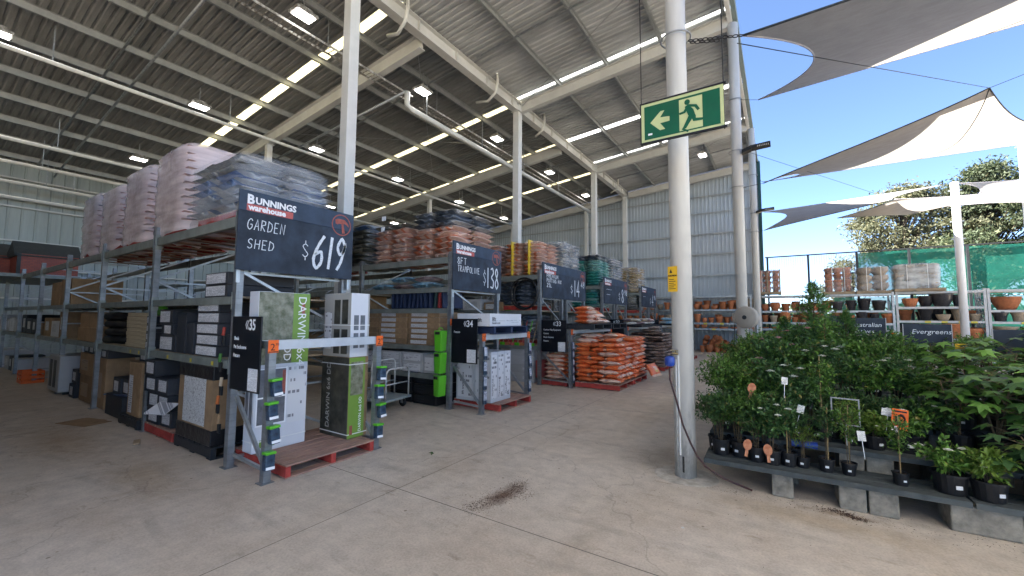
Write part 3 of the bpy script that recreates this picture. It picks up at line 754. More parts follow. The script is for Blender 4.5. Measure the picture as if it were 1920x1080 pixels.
def carton(label, x0, x1, y0, y1, z0, z1, mat, panels=(), group=None, name='carton', tape=True, rz=0, cat='box', bev=.006):
    """panels: (face, u0, u1, v0, v1, material) in fractions of a face"""
    cx, cy = (x0 + x1) / 2, (y0 + y1) / 2; w, d, h = x1 - x0, y1 - y0, z1 - z0
    t = E(name, label, cat, (cx, cy, z0), rz, group)
    MB().box(-w / 2, w / 2, -d / 2, d / 2, 0, h).build('carton_body', mat, t, bevel=bev, segs=2)
    if tape: MB().box(-w / 2 - .0005, w / 2 + .0005, -.03, .03, h - .05, h + .0012).build('tape', tape_m, t)
    for p in panels:
        f, u0, u1, v0, v1, pm = p[:6]; e = .002; b = MB()
        if f == 'y': b.box(-w / 2 + u0 * w, -w / 2 + u1 * w, -d / 2 - e, -d / 2 + .001, v0 * h, v1 * h)
        elif f == 'x': b.box(w / 2 - .001, w / 2 + e, -d / 2 + u0 * d, -d / 2 + u1 * d, v0 * h, v1 * h)
        elif f == 'z': b.box(-w / 2 + u0 * w, -w / 2 + u1 * w, -d / 2 + v0 * d, -d / 2 + v1 * d, h - .001, h + e)
        b.build(p[6] if len(p) > 6 else 'printed_label', pm, t)
    return t

# garden shed display in front of row 35
pallet('worn red pallet under the two tall garden shed cartons', -5.09, Y35 + .735, 0, 1.15, 1.15, rz=0)
foliage_print = M('printed_foliage_photo', (.07, .09, .03), .35, 0, .3, 9, detail=10, col2=(.30, .29, .22))
green_print = M('printed_green_band', (.17, .29, .05), .35, 0, .06, 4)
grey_print = M('printed_shed_picture', (.13, .135, .15), .35, 0, .35, 7)
dark_print = M('printed_dark_picture', (.035, .035, .028), .35, 0, .5, 6, detail=9, col2=(.09, .085, .065))
white_print = M('printed_white_card', (.60, .61, .64), .4, 0, .03, 5)
c1 = E('shed_carton', 'tall white and green garden shed carton leaning at the left of the red pallet', 'box', (-5.30, Y35 + .44, .152))
MB().box(-.11, .11, -.32, .32, 0, 1.90).build('carton_body', white_print, c1, bevel=.006)
MB().box(.109, .1125, -.315, .315, 1.02, 1.895).build('photo_panel', foliage_print, c1)
MB().box(.1126, .1145, .10, .315, 1.02, 1.895).build('green_panel', green_print, c1)
b = MB().box(.1126, .1138, -.30, .055, .30, .98); b.build('photo_panel', grey_print, c1)
b = MB()
for u in (-.30, -.13, .04): b.box(.1139, .1146, u, u + .018, .30, .98)
for v in (.30, .62, .96): b.box(.1139, .1147, -.30, .058, v, v + .018)
b.build('window_bars', ink_white, c1)
MB().box(.1139, .1148, .0, .04, .66, .94).build('red_panel', logo_brown, c1)
MB().box(.1126, .1136, .075, .30, .28, .98).build('printed_label', print_card, c1)
MB().box(.1126, .1136, -.24, -.06, .05, .14).build('leaf_picture', green_print, c1)
b = MB()
for u in (-.09, .005): b.box(u, u + .07, -.3215, -.3195, .32, .95)
b.build('window_picture', grey_print, c1)
text(c1, 'DARWIN 6x4', .15, (.1150, .165, 1.86), (rad(90), rad(90), rad(90)), ink_white)
text(c1, 'DD', .13, (.1150, .0, 1.24), (rad(90), rad(90), rad(90)), ink_white)
MB().box(.1146, .1156, .21, .25, 1.62, 1.78).build('red_badge', logo_brown, c1)
for z in (.12, 1.30): MB().box(-.113, .1158, -.3232, .3232, z, z + .012).build('strap', strap_m, c1)
c2 = E('shed_carton', 'tall dark and green shed carton standing at the right of the red pallet', 'box', (-5.10, Y35 + 1.25, .152))
MB().box(-.30, .30, -.15, .15, 0, 1.06).build('carton_body', card, c2, bevel=.005)
MB().box(-.297, .297, -.1525, -.149, .004, 1.055).build('photo_panel', dark_print, c2)
MB().box(.299, .3025, -.147, .10, .004, 1.055).build('green_panel', green_print, c2)
MB().box(.3026, .3036, -.12, .07, .56, 1.0).build('photo_panel', foliage_print, c2)
text(c2, 'DARWIN 6x6 DD', .115, (-.10, -.1545, .10), vtext('y'), M('faded_print', (.36, .35, .32), .5), sx=1)
text(c2, 'DARWIN 6x6 DD', .060, (.3040, .055, .07), vtext('x'), ink_white)
MB().box(.3037, .3045, -.12, -.075, .05, .17).build('red_badge', logo_brown, c2)
for z in (.05, .96): MB().box(-.303, .3042, -.1545, .1535, z, z + .012).build('strap', strap_m, c2)
c3 = E('shed_carton', 'pale grey shed carton with printed windows, standing on the dark carton', 'box', (-5.10, Y35 + 1.25, 1.214))
MB().box(-.30, .30, -.15, .15, 0, .86).build('carton_body', M('grey_carton_paint', (.36, .35, .32), .6, 0, .04, 3), c3, bevel=.005)
MB().box(.299, .3025, -.147, .12, .004, .855).build('white_panel', white_print, c3)
b = MB()
for u in (-.06, .11):
    for v in (.04, .44): b.box(u, u + .13, -.1525, -.149, v, v + .33)
b.build('window_picture', dark_print, c3)
b = MB()
for u in (-.10, 0.0):
    for v in (.12, .36): b.box(.3026, .3036, u, u + .075, v, v + .2)
b.build('window_picture', grey_print, c3)
MB().box(-.27, -.12, -.1522, -.149, .1, .6).build('printed_label', print_card, c3)
MB().box(-.303, .3042, -.1545, .1535, .42, .43).build('strap', strap_m, c3)

# trampoline cartons of row 34
pallet('red pallet under the white trampoline cartons', -4.98, Y34 + .87, 0, 1.12, 1.15)
cw = M('white_trampoline_carton', (.50, .51, .53), .6, 0, .05, 3)
k = 0
for xi, (xa, xb) in enumerate(((-5.45, -5.02), (-5.005, -4.60))):
    for yi, (ya, yb) in enumerate(((6.36, 6.57), (6.58, 6.80), (6.81, 7.03))):
        k += 1
        if xi == 0 and yi == 2: pass
        t = carton('tall white trampoline carton, %s row from the walkway, %s from the notice board' % (('back', 'front')[xi], od(yi + 1)), xa, xb, ya, yb, .153, 1.10, cw, [('y', .1, .9, .06, .95, print_card), ('x', .12, .88, .08, .94, print_card)], 'white trampoline cartons on the red pallet', tape=False)
        if xi == 1:
            text(t, '8ft', .085, (.2055, .05, .08 if yi else .72), vtext('x'), ink_black); text(t, 'TRAMPOLINE', .055, (.2055, -.03, .12), vtext('x'), ink_black)
        if yi == 0: text(t, '8ft trampoline', .075, (-.02, -.1085, .1), vtext('y'), ink_black)
pallet('dark blue pallet on top of the second end frame', -4.95, Y34 + .75, 1.442, 1.0, 1.2, [blue_pallet, blue_pallet], group='dark pallets lying on the end frames')
t = carton('long white trampoline carton lying on the dark blue pallet', -5.25, -4.47, 6.13, 7.22, 1.594, 1.83, card_wh, [('x', .16, .95, .1, .5, print_card)], tape=False)
text(t, '8ft', .12, (.3925, -.48, .09), FX, ink_black); text(t, 'TRAMPOLINE', .045, (.3925, -.48, .04), FX, ink_black); text(t, '8ft', .10, (.10, -.548, .08), FY, ink_black)

# ---------------------------------------------------------------- bags
def bag_mesh(name, w, d, h, mats, seed, nx=10, ny=7, lump=.12, stripe=None):
    r = random.Random(seed); b = MB(); off = Vector((seed * 3.1, seed * 1.7, 0))
    vv = []
    for side in (1, -1):
        for j in range(ny + 1):
            for i in range(nx + 1):
                u, v = i / nx * 2 - 1, j / ny * 2 - 1
                e = max(0, (1 - abs(u) ** 3.2)) ** .55 * max(0, (1 - abs(v) ** 3.2)) ** .55
                n = noise.noise(Vector((u * 2.2, v * 2.2, side * 2)) + off)
                z = side * h / 2 * e * (1 + lump * 2.2 * n)
                sx = 1 - .05 * (1 - abs(u)) * abs(v) ** 2; k = 1 - .06 * abs(u) ** 3 * (1 - abs(v)) + .03 * n
                vv.append((u * w / 2 * k * sx, v * d / 2 * (1 - .05 * abs(v) ** 3 * (1 - abs(u)) + .03 * noise.noise(Vector((u * 3, v * 3, 9)) + off)), z + h / 2 + .008 * noise.noise(Vector((u * 5, v * 5, 4)) + off)))
    m = (nx + 1) * (ny + 1); ff = []; mi = []
    for s in (0, 1):
        for j in range(ny):
            for i in range(nx):
                a = s * m + j * (nx + 1) + i; q = (a, a + 1, a + nx + 2, a + nx + 1)
                ff.append(q if s == 0 else q[::-1])
                u, v = (i + .5) / nx, (j + .5) / ny
                mi.append(stripe(u, v, s) if stripe else 0)
    for j in range(ny):
        for i in (0, nx):
            a = j * (nx + 1) + i; q = (a, a + nx + 1, a + nx + 1 + m, a + m); ff.append(q if i else q[::-1]); mi.append(0)
    for i in range(nx):
        for j in (0, ny):
            a = j * (nx + 1) + i; q = (a, a + 1, a + 1 + m, a + m); ff.append(q if not j else q[::-1]); mi.append(0)
    b.v = vv; b.f = ff; b.mi = mi
    me = bpy.data.meshes.new(name); me.from_pydata(vv, [], ff)
    for q in mats: me.materials.append(q)
    me.polygons.foreach_set('material_index', mi); me.polygons.foreach_set('use_smooth', [True] * len(ff)); me.validate(); me.update()
    return me
def plastic(name, c, c2=None, **k):
    return M(name, c, k.pop('rough', .34), 0, k.pop('var', .25), k.pop('scale', 6), col2=c2, rv=k.pop('rv', .12), bump=.45, bscale=16, coat=.35, **k)
og, og_w, og_y = plastic('orange_bag_film', (.70, .10, .025), (.84, .23, .07)), plastic('pale_bag_print', (.76, .42, .28), (.80, .60, .48)), plastic('yellow_bag_print', (.72, .42, .06), (.6, .55, .2))
br, br_w = plastic('brown_bag_film', (.075, .038, .026), (.13, .075, .055)), plastic('brown_bag_print', (.45, .36, .30), (.3, .2, .16))
def st_orange(u, v, s):
    if u < .05 or u > .95: return 1
    if .38 < u < .66 and .25 < v < .75: return 2 if (u + v) < 1.05 else 1
    return 1 if v < .10 else 0
def st_side(u, v, s): return 1 if (u < .1 or u > .9 or v < .13) else 0
def st_mid(u, v, s): return 1 if .3 < u < .7 and .2 < v < .8 or u < .09 else 0
BAG_O = [bag_mesh('orange_bag', .60, .40, .125, [og, og_w, og_y], s, stripe=st_orange) for s in (1, 2, 3)]
BAG_B = [bag_mesh('brown_bag', .60, .40, .11, [br, br_w], s, stripe=st_side) for s in (4, 5)]
def one(me, name, loc, rz, label, cat, group=None, parent=None, rx=0, ry=0):
    o = bpy.data.objects.new(name, me); COL.objects.link(o); o.location = loc; o.rotation_euler = (rx, ry, rz)
    if parent is not None: o.parent = parent
    return T(o, label, cat, group)
def bag_pile(meshes, xc, yc, z0, layers, lh, what, where, group, skip=()):
    """six bags to a layer: two across X, three along Y, every other layer turned"""
    for k in range(layers):
        turned = k % 2
        for a in range(2):
            for c in range(3):
                if turned: x, y, rz = (c - 1) * .39, (a - .5) * .575, 90
                else: x, y, rz = (a - .5) * .575, (c - 1) * .39, 0
                nm = ('%s, %s' % (('front', 'middle', 'back')[c], ('left', 'right')[a])) if not turned else ('%s, %s' % (('left', 'middle', 'right')[c], ('front', 'back')[a]))
                one(R.choice(meshes), 'bag', (xc + x + R.uniform(-.02, .02), yc + y + R.uniform(-.02, .02), z0 + k * lh + R.uniform(-.004, .004)), rad(rz + R.choice((0, 180)) + R.uniform(-3, 3)),
                    '%s in the %s layer up, %s, of the %s' % (what, od(k + 1), nm, where), 'bag', group)
XP = -3.88
pallet('red pallet under the nearer orange bag pile', XP, Y33 + .75, 0)
pallet('red pallet under the farther orange bag pile', XP, Y33 + 2.02, 0)
bag_pile(BAG_O, XP, Y33 + .75, .152, 9, .108, 'orange bag', 'nearer orange pile', 'orange bags piled on the red pallets')
bag_pile(BAG_O, XP, Y33 + 2.02, .152, 10, .108, 'orange bag', 'farther orange pile', 'orange bags piled on the red pallets')
for k, (dx, dy, dz, rz, ry, lb) in enumerate(((-.30, -.35, 1.125, 4, 0, 'left front'), (.28, -.12, 1.13, 95, 0, 'right front'), (-.2, .1, 1.13, 80, 0, 'middle'), (-.25, -.2, 1.24, 10, 0, 'top left'), (.18, .2, 1.245, -25, 0, 'top right'))):
    one(BAG_O[k % 3], 'bag', (XP + dx, Y33 + .75 + dy, dz), rad(rz), 'loose orange bag lying on top of the nearer orange pile, %s' % lb, 'bag', 'orange bags piled on the red pallets')
one(BAG_O[1], 'bag', (-3.06, Y33 + 2.2, .30), rad(80), 'orange bag slumped on the floor against the farther orange pile', 'bag', None, ry=0, rx=rad(58))
pallet('black pallet of loose orange bags on the third end frame', -4.4, Y33 + .75, 1.462, 1.0, 1.3, [dark_pallet, dark_pallet], group='dark pallets lying on the end frames')
pallet('black pallet beside the loose orange bags on the third end frame', -4.4, Y33 + 2.1, 1.462, 1.0, 1.2, [dark_pallet, dark_pallet], group='dark pallets lying on the end frames')
for k, (dx, dy, dz, rz, rx, lb) in enumerate(((.15, .2, 0, 88, 0, 'bottom left'), (.15, .2, .11, 92, 0, 'second up on the left'), (.15, .2, .22, 85, 0, 'third up on the left'), (.12, .22, .33, 95, 0, 'topmost on the left'), (.1, .75, 0, 80, 0, 'bottom right'), (.1, .8, .10, 100, 12, 'middle right'), (.05, .85, .22, 60, 26, 'tilted one at the top right'), (.1, 1.25, .02, 75, 14, 'last one at the far right'))):
    one(BAG_O[k % 3], 'bag', (-4.4 + dx, Y33 + .2 + dy, 1.615 + dz), rad(rz), 'loose orange bag on the black end frame pallet, %s' % lb, 'bag', 'orange bags on the end frame', rx=rad(rx))
for k in range(6):
    for a in range(2):
        one(BAG_O[(k + a) % 3], 'bag', (-5.02 + a * .0, Y33 + .28 + a * .6, .152 + k * .108), rad(R.uniform(-4, 4)), 'orange bag inside the third end frame, %s layer up, %s' % (od(k + 1), ('by the notice board', 'behind it')[a]), 'bag', 'orange bags inside the end frame')
pallet('red pallet inside the third end frame under the notice board', -5.02, Y33 + .62, 0, .8, 1.15)
pallet('red pallet under the brown bag pile', XP, Y32 + .75, 0)
pallet('red pallet under the farther brown bag pile', XP, Y32 + 2.0, 0)
bag_pile(BAG_B, XP, Y32 + .75, .152, 11, .102, 'brown bag', 'nearer brown pile', 'brown bags piled on the red pallets')
bag_pile(BAG_B, XP, Y32 + 2.0, .152, 9, .102, 'brown bag', 'farther brown pile', 'brown bags piled on the red pallets')
for k, (dx, dy, dz, rz) in enumerate(((.1, -.1, 1.28, 80), (-.1, .2, 1.285, 10), (.15, -.05, 1.385, 95))):
    one(BAG_B[k % 2], 'bag', (XP + dx, Y32 + .75 + dy, dz), rad(rz), 'brown bag lying loose on the nearer brown pile, %s' % ('at the front', 'at the back', 'on the very top')[k], 'bag', 'brown bags piled on the red pallets')
pur = plastic('mauve_bag_film', (.16, .08, .12), (.35, .27, .25)); tan = plastic('tan_bag_film', (.42, .30, .14), (.5, .42, .3))
blu = plastic('blue_bag_film', (.10, .30, .50), (.3, .5, .62)); whi = plastic('white_bag_film', (.62, .62, .58), (.7, .68, .6)); gry = plastic('grey_bag_film', (.30, .31, .32), (.45, .45, .44))
BAG_P = [bag_mesh('mauve_bag', .58, .40, .12, [pur, whi], 7, stripe=st_mid), bag_mesh('tan_bag', .58, .40, .12, [tan, pur], 8, stripe=st_mid)]
BAG_W = [bag_mesh('white_bag', .66, .45, .15, [whi, blu], 9, stripe=st_side), bag_mesh('blue_bag', .6, .4, .13, [blu, whi], 10, stripe=st_mid)]
BAG_G = bag_mesh('grey_bag', .56, .4, .12, [gry, whi], 12, stripe=st_mid)
T(MB().box(-.5, .5, -1.3, 1.3, 0, .06).build('shelf_board', board_blk, None, (-4.5, Y32 + 1.35, 1.462), bevel=.01), 'black shelf board on the fourth end frame carrying mixed bags', 'shelf')
T(MB().box(-.5, .5, -1.3, 1.3, 0, .06).build('shelf_board', board_blk, None, (-4.5, Y31 + 1.35, 1.462), bevel=.01), 'black shelf board on the farthest end frame carrying white bags', 'shelf')
for k in range(9):
    one(BAG_P[k % 2], 'bag', (-4.4 + R.uniform(-.1, .1), Y32 + .3 + (k % 5) * .5, 1.525 + (k // 5) * .12), rad(R.uniform(60, 120)), 'mixed mauve and tan bag on the fourth end frame shelf, %s along the %s layer' % (od(k % 5 + 1), ('lower', 'upper')[k // 5]), 'bag', 'mixed bags on the fourth end frame', rx=rad(R.uniform(-8, 10)))
for k in range(8):
    one(BAG_W[(k % 5) < 2 and 1 or 0], 'bag', (-4.35 + R.uniform(-.06, .06), Y31 + .3 + (k % 4) * .58, 1.525 + (k // 4) * .14), rad(R.uniform(70, 110)), '%s bag on the farthest end frame shelf, %s along the %s layer' % (('blue' if (k % 5) < 2 else 'white'), od(k % 4 + 1), ('lower', 'upper')[k // 4]), 'bag', 'blue and white bags on the farthest end frame')
for k in range(4):
    one(BAG_G, 'bag', (-4.02 + (k % 2) * .1, Y32 - .55 + (k // 2) * .06, .152 + .98 + k * .1), rad(80), 'grey bag on the dark stack between orange and brown piles, %s up' % od(k + 1), 'bag', 'grey bags between the piles') if 0 else None
pallet('red pallet under the pale bags at the end of the farthest rack', -3.75, Y31 + .3, 0)
for k in range(7):
    for a in range(2):
        one([BAG_W[0], BAG_G][a], 'bag', (-3.75, Y31 - .05 + a * .6, .152 + k * .12), rad(90 + R.uniform(-4, 4)), '%s bag on the farthest red pallet, %s layer up' % (('white', 'grey')[a], od(k + 1)), 'bag', 'pale bags on the farthest pallet')

# plastic wrapped bag pallets on top of the racks
film = M('stretch_film', (.70, .73, .78), .22, 0, .05, 5, spec=.5, bump=.5, bscale=9)
see_through(film, .6, (1.2, 1.2, 7), .72, .96)
film_pink = M('pink_stretch_film', (.88, .74, .72), .2, 0, .06, 5, spec=.5, bump=.5, bscale=9)
see_through(film_pink, .5, (1.5, 1.5, 9), .30, .56)
def hull(w, d, h, seed, skirt=.12, top_pinch=.9):
    b = MB(); n = 40; m = 16; vv = []
    for j in range(m + 1):
        z = -skirt + (h + skirt) * j / m
        for i in range(n):
            t = 2 * math.pi * i / n; c, s = math.cos(t), math.sin(t)
            q = 1 / (abs(c) ** 7 + abs(s) ** 7) ** (1 / 7)
            k = 1 + .03 * noise.noise(Vector((c * 2, s * 2, z * 3 + seed))) + .012 * math.sin(j * 2.6)
            if j == 0: z2 = z + .11 * noise.noise(Vector((c * 5, s * 5, seed * 2.)))
            else: z2 = z
            if j == m: k *= .93
            if j < 2: k *= 1.0 + .02 * noise.noise(Vector((c * 9, s * 9, seed)))
            vv.append((c * q * k * w / 2, s * q * k * d / 2, z2))
    o = len(vv)
    ff = [(j * n + i, j * n + (i + 1) % n, (j + 1) * n + (i + 1) % n, (j + 1) * n + i) for j in range(m) for i in range(n)]
    for r_, dz in ((.6, .035), (.25, .045)):
        for i in range(n):
            t = 2 * math.pi * i / n; c, s = math.cos(t), math.sin(t); q = 1 / (abs(c) ** 5 + abs(s) ** 5) ** .2
            vv.append((c * q * r_ * w / 2, s * q * r_ * d / 2, h + dz + .03 * noise.noise(Vector((c * 3, s * 3, seed)))))
    j = m
    for g in range(2): ff += [((j + g) * n + i, (j + g) * n + (i + 1) % n, (j + g + 1) * n + (i + 1) % n, (j + g + 1) * n + i) for i in range(n)]
    ff.append(tuple((m + 2) * n + i for i in range(n)))
    b.add(vv, ff); return b
WB = {}
def wrap_bag(key, c, c2, p, st):
    if key not in WB:
        WB[key] = [bag_mesh('wrapped_bag', 1, 1, 1, [c, p], 20 + len(WB) * 2 + s, nx=8, ny=6, lump=.06, stripe=st) for s in (0, 1)]
    return WB[key]
pk, pk2 = plastic('red_printed_film', (.56, .07, .05), (.66, .22, .18)), plastic('pink_film_print', (.70, .44, .40), (.76, .60, .57))
bl2, bl3 = plastic('blue_printed_film', (.03, .12, .42), (.16, .3, .58)), plastic('silver_film_print', (.40, .45, .52), (.55, .6, .66))
dk = plastic('charcoal_film', (.07, .085, .11), (.18, .21, .26)); ol = plastic('olive_film', (.12, .125, .10), (.2, .2, .17)); te, te2 = plastic('teal_film', (.03, .34, .30), (.12, .5, .45)), plastic('teal_film_print', (.45, .6, .58), (.2, .5, .45))
ye = plastic('straw_film', (.55, .34, .10), (.66, .52, .26))
wrap_bag('pink', pk, None, pk2, st_side); wrap_bag('blue', bl2, None, bl3, st_side); wrap_bag('dark', dk, None, gry, st_mid); wrap_bag('olive', ol, None, gry, st_mid)
og2 = plastic('orange_wrapped_film', (.70, .14, .045), (.78, .34, .18)); og3 = plastic('pale_orange_print_sheen', (.78, .48, .38), (.80, .64, .56))
def st_wide(u, v, s): return 1 if (u < .2 or u > .86 or .42 < u < .62 or v < .1) else 0  # wide pale areas: bag print plus sky reflection put into the colour
wrap_bag('orange', og2, None, og3, st_wide); wrap_bag('teal', te, None, te2, st_side); wrap_bag('white', whi, None, gry, st_side); wrap_bag('straw', ye, None, whi, st_mid); wrap_bag('silver', bl3, None, bl2, st_mid); wrap_bag('brown', br, None, br_w, st_side)
def wrapped(label, x, y, z, w, d, layers, lh, seq, film_m=film, seed=1, pal=True, lean=0, sag=0):
    t = E('wrapped_bag_pallet', label, 'bag pallet', (x, y, z), rad(lean), 'plastic wrapped bag pallets on the racks')
    h0 = .15 if pal else .0
    if pal: pallet_mesh(min(w, 1.16), min(d, 1.16)).build('pallet', [worn_wood, red_paint], t, bevel=0)
    r = random.Random(seed)
    for k in range(layers):
        key = seq(k / layers); sh = 1 - .05 * (k / layers) ** 2
        for a in range(2):
            for c in range(2):
                me = WB[key][r.randrange(2)]
                o = bpy.data.objects.new('bag', me); COL.objects.link(o); o.parent = t
                o.location = ((a - .5) * w * .5 * sh + r.uniform(-.012, .012), (c - .5) * d * .5 * sh + r.uniform(-.012, .012), h0 + k * lh - sag * .02)
                o.scale = (w * .515 * sh, d * .515 * sh, lh * 1.22); o.rotation_euler = (0, 0, rad(r.uniform(-2.5, 2.5) + 180 * r.randrange(2)))
    if film_m is not None:
        f = hull(w * 1.035, d * 1.035, layers * lh + .03, seed).build('film_wrap', film_m, t, (0, 0, h0), smooth=True)
    return t
ZT = 2.975
yc = Y35 + .68
wrapped('blue and silver bag pallet wrapped in clear film above the shed price sign', -6.42, yc, ZT, 1.5, 1.3, 7, .105, lambda q: 'olive' if q > .7 else ('blue' if q > .3 else 'silver'), film, 3)
wrapped('tallest pink film wrapped bag pallet behind the blue one', -7.98, yc + .05, ZT, 1.32, 1.4, 11, .112, lambda q: 'pink', film_pink, 4)
wrapped('pink film wrapped bag pallet, second behind the blue one', -9.55, yc, ZT, 1.30, 1.3, 11, .110, lambda q: 'pink', film_pink, 5)
wrapped('pink film wrapped bag pallet, third behind the blue one', -11.0, yc, ZT, 1.25, 1.3, 10, .112, lambda q: 'pink', film_pink, 6)
wrapped('grey topped wrapped bag pallet at the far left end of the tall bags', -12.45, yc, ZT, 1.25, 1.3, 11, .108, lambda q: 'dark' if q > .72 else 'pink', film_pink, 7)
zt = 2.955; yc = Y34 + .78
wrapped('orange bag pallet with charcoal bags on top, above the trampoline sign', -6.02, yc, zt, 1.22, 1.45, 9, .113, lambda q: 'dark' if q > .64 else 'orange', None, 8, pal=False)
wrapped('orange bag pallet with two white stickers left of the charcoal topped one', -7.36, yc, zt, 1.16, 1.4, 8, .112, lambda q: 'olive' if q > .84 else 'orange', None, 9, pal=False)
wrapped('olive bag pallet with a blue top layer beside the white column', -8.72, yc, zt, 1.2, 1.4, 9, .112, lambda q: 'blue' if q > .85 else 'olive', None, 10, pal=False)
wrapped('dark wrapped bag pallet farther along the second rack', -10.3, yc, zt, 1.2, 1.3, 8, .11, lambda q: 'dark', film, 11)
yc = Y33 + .66; zt = 2.925
wrapped('orange bag pallet tied with yellow straps above the third price sign', -6.02, yc, zt, 1.2, 1.25, 9, .105, lambda q: 'orange', None, 12, pal=False)
wrapped('orange bag pallet glimpsed behind the trampoline sign', -7.35, yc, zt, 1.15, 1.25, 9, .105, lambda q: 'orange', None, 13, pal=False)
wrapped('white bag pallet behind the strapped orange one', -6.0, Y33 + 2.2, zt, 1.15, 1.2, 11, .105, lambda q: 'white', film, 14, pal=False)
wrapped('teal bag pallet with a charcoal top above the fourth price sign', -6.05, Y32 + .62, 2.955, 1.15, 1.2, 11, .105, lambda q: 'dark' if q > .8 else 'teal', None, 15, pal=False)
wrapped('white bag pallet behind the teal one', -6.0, Y32 + 2.0, 2.955, 1.15, 1.15, 11, .105, lambda q: 'white', film, 16, pal=False)
wrapped('straw coloured bag pallet above the farthest price sign', -6.0, Y31 + .6, 2.955, 1.1, 1.1, 11, .108, lambda q: 'straw', film, 17, pal=False)
wrapped('teal bag pallet on the middle beams of the fourth rack', -6.1, Y32 + .62, 2.01, 1.1, 1.15, 6, .11, lambda q: 'teal', None, 18)
wrapped('grey bag pallet on the middle beams of the farthest rack', -6.1, Y31 + .62, 2.01, 1.1, 1.15, 6, .11, lambda q: 'white', None, 19)
wrapped('charcoal bag pallet on the middle beams of the third rack', -6.3, Y33 + .66, 1.96, 1.2, 1.2, 6, .11, lambda q: 'dark', None, 20)
wrapped('dark bag pallet on the lower beams of the third rack', -6.3, Y33 + .66, 1.01, 1.2, 1.2, 6, .11, lambda q: 'dark', None, 21)
for i, (x, zz) in enumerate(((-6.62, 3.66), (-6.60, 3.46))):
    pass
sw = MB()
t = [o for o in COL.objects if o.name.startswith('wrapped_bag_pallet') and 'two white stickers' in o.get('label', '')][0]
MB().box(-.2, -.08, -.735, -.725, .98, 1.08).build('sticker', ink_white, t); MB().box(-.22, -.1, -.735, -.725, .74, .84).build('sticker', ink_white, t)
t = [o for o in COL.objects if o.get('label', '').startswith('orange bag pallet tied')][0]
for u in (-.3, .25): MB().box(u, u + .03, -.66, .66, .02, .98).build('strap', plastic('yellow_strap', (.7, .5, .05)), t)

# ---------------------------------------------------------------- price signs at the rack ends
def price_sign(label, y0, y1, z0=2.30, z1=3.27, x=-5.33, writing=(), wname='chalk_lettering', th=.02):
    t = E('price_sign', label, 'sign', (x, y0, z0), 0, 'price signs at the rack ends'); w, h = y1 - y0, z1 - z0
    bh = h * .26
    MB().box(-th, 0, 0, w, 0, h - bh - .002).build('chalkboard', sign_chalk, t, bevel=.003)
    MB().box(-th, .002, 0, w, h - bh, h).build('header', sign_navy, t, bevel=.003)
    MB().box(-th - .03, -th, .02, .06, -.15, h).build('bracket', galv, t)
    MB().box(-th - .03, -th, w - .06, w - .02, -.15, h).build('bracket', galv, t)
    s = h / .97 * (w / 1.55) ** .3
    k = min(1, w / 1.55)
    text(t, 'B', .155 * s, (.0035, .085 * k, h - .155 * s), FX, ink_white, off=.006, sx=.95)
    text(t, 'UNNINGS', .112 * s, (.0035, .18 * k, h - .145 * s), FX, ink_white, off=.004, sx=1.0)
    MB().box(.002, .0032, .085 * k, .085 * k + .56 * s, h - .245 * s, h - .160 * s).build('logo_band', ink_red, t)
    text(t, 'warehouse', .10 * s, (.0045, .105 * k, h - .232 * s), FX, ink_white, off=.004)
    # hammer in a ring
    R0 = .155 * s; cy, cz = w - .20 * s, h - .185 * s
    b = MB(); n = 36
    for i in range(n):
        a0, a1 = 2 * math.pi * i / n, 2 * math.pi * (i + 1) / n
        b.poly([(.004, cy + r_ * math.cos(a), cz + r_ * math.sin(a)) for a, r_ in ((a0, R0), (a1, R0), (a1, R0 * .9), (a0, R0 * .9))])
    q = lambda pts: [(.0045, cy + u * R0, cz + v * R0) for u, v in pts]
    b.poly(q([(-.62, .05), (-.66, .42), (-.4, .55), (.3, .55), (.42, .45), (.7, .2), (.78, -.1), (.55, .08), (.3, .18), (.2, .1), (-.3, .1), (-.35, .02)]))
    b.poly(q([(-.02, .08), (.2, .08), (.38, -.72), (.08, -.78)]))
    b.build('hammer_emblem', logo_brown, t)
    chalk(t, writing, chalk_m, loc=(.002, 0, 0))
    return t
ps = Y35 - .09
price_sign('dark chalkboard price sign reading garden shed $619', ps, ps + 1.56, writing=[
    ('GARDEN', .10, .50, .052, .13, .010, .026, .012), ('SHED', .11, .27, .055, .115, .010, .028, .01), ('$', .79, .24, .085, .20, .011, .02, .0), ('619', .93, .12, .145, .46, .040, .045, .05)])
ps = Y34 - .03
price_sign('dark chalkboard price sign reading 8ft trampoline $138', ps, ps + 1.66, writing=[
    ('8FT', .13, .52, .07, .13, .014, .03, .0), ('TRAMPOLINE', .14, .37, .050, .12, .013, .024, .0), ('$', .98, .18, .085, .26, .015, .02, .0), ('138', 1.10, .10, .13, .44, .034, .045, .0)])
ps = Y33 + .06
price_sign('wide chalkboard price sign reading $14.49 above the orange bags', ps, ps + 2.9, writing=[
    ('PREMIUM', .22, .57, .075, .10, .018, .03, 0), ('POTTING MIX', .22, .44, .06, .10, .018, .026, 0), ('25L', .22, .31, .075, .10, .018, .03, 0), ('$', 1.75, .22, .13, .22, .022, .04, 0), ('14', 1.98, .12, .21, .50, .045, .06, 0), ('49', 2.52, .42, .12, .20, .03, .04, 0)])
ps = Y32 + .06
price_sign('chalkboard price sign reading $8.98 above the brown bags', ps, ps + 2.7, writing=[
    ('----', .25, .46, .10, .15, .024, .04, 0), ('---', .25, .28, .10, .13, .024, .04, 0), ('$', 1.6, .2, .14, .24, .026, .04, 0), ('8', 1.95, .1, .26, .50, .05, .06, 0), ('98', 2.32, .40, .13, .2, .032, .04, 0)])
ps = Y31 + .0
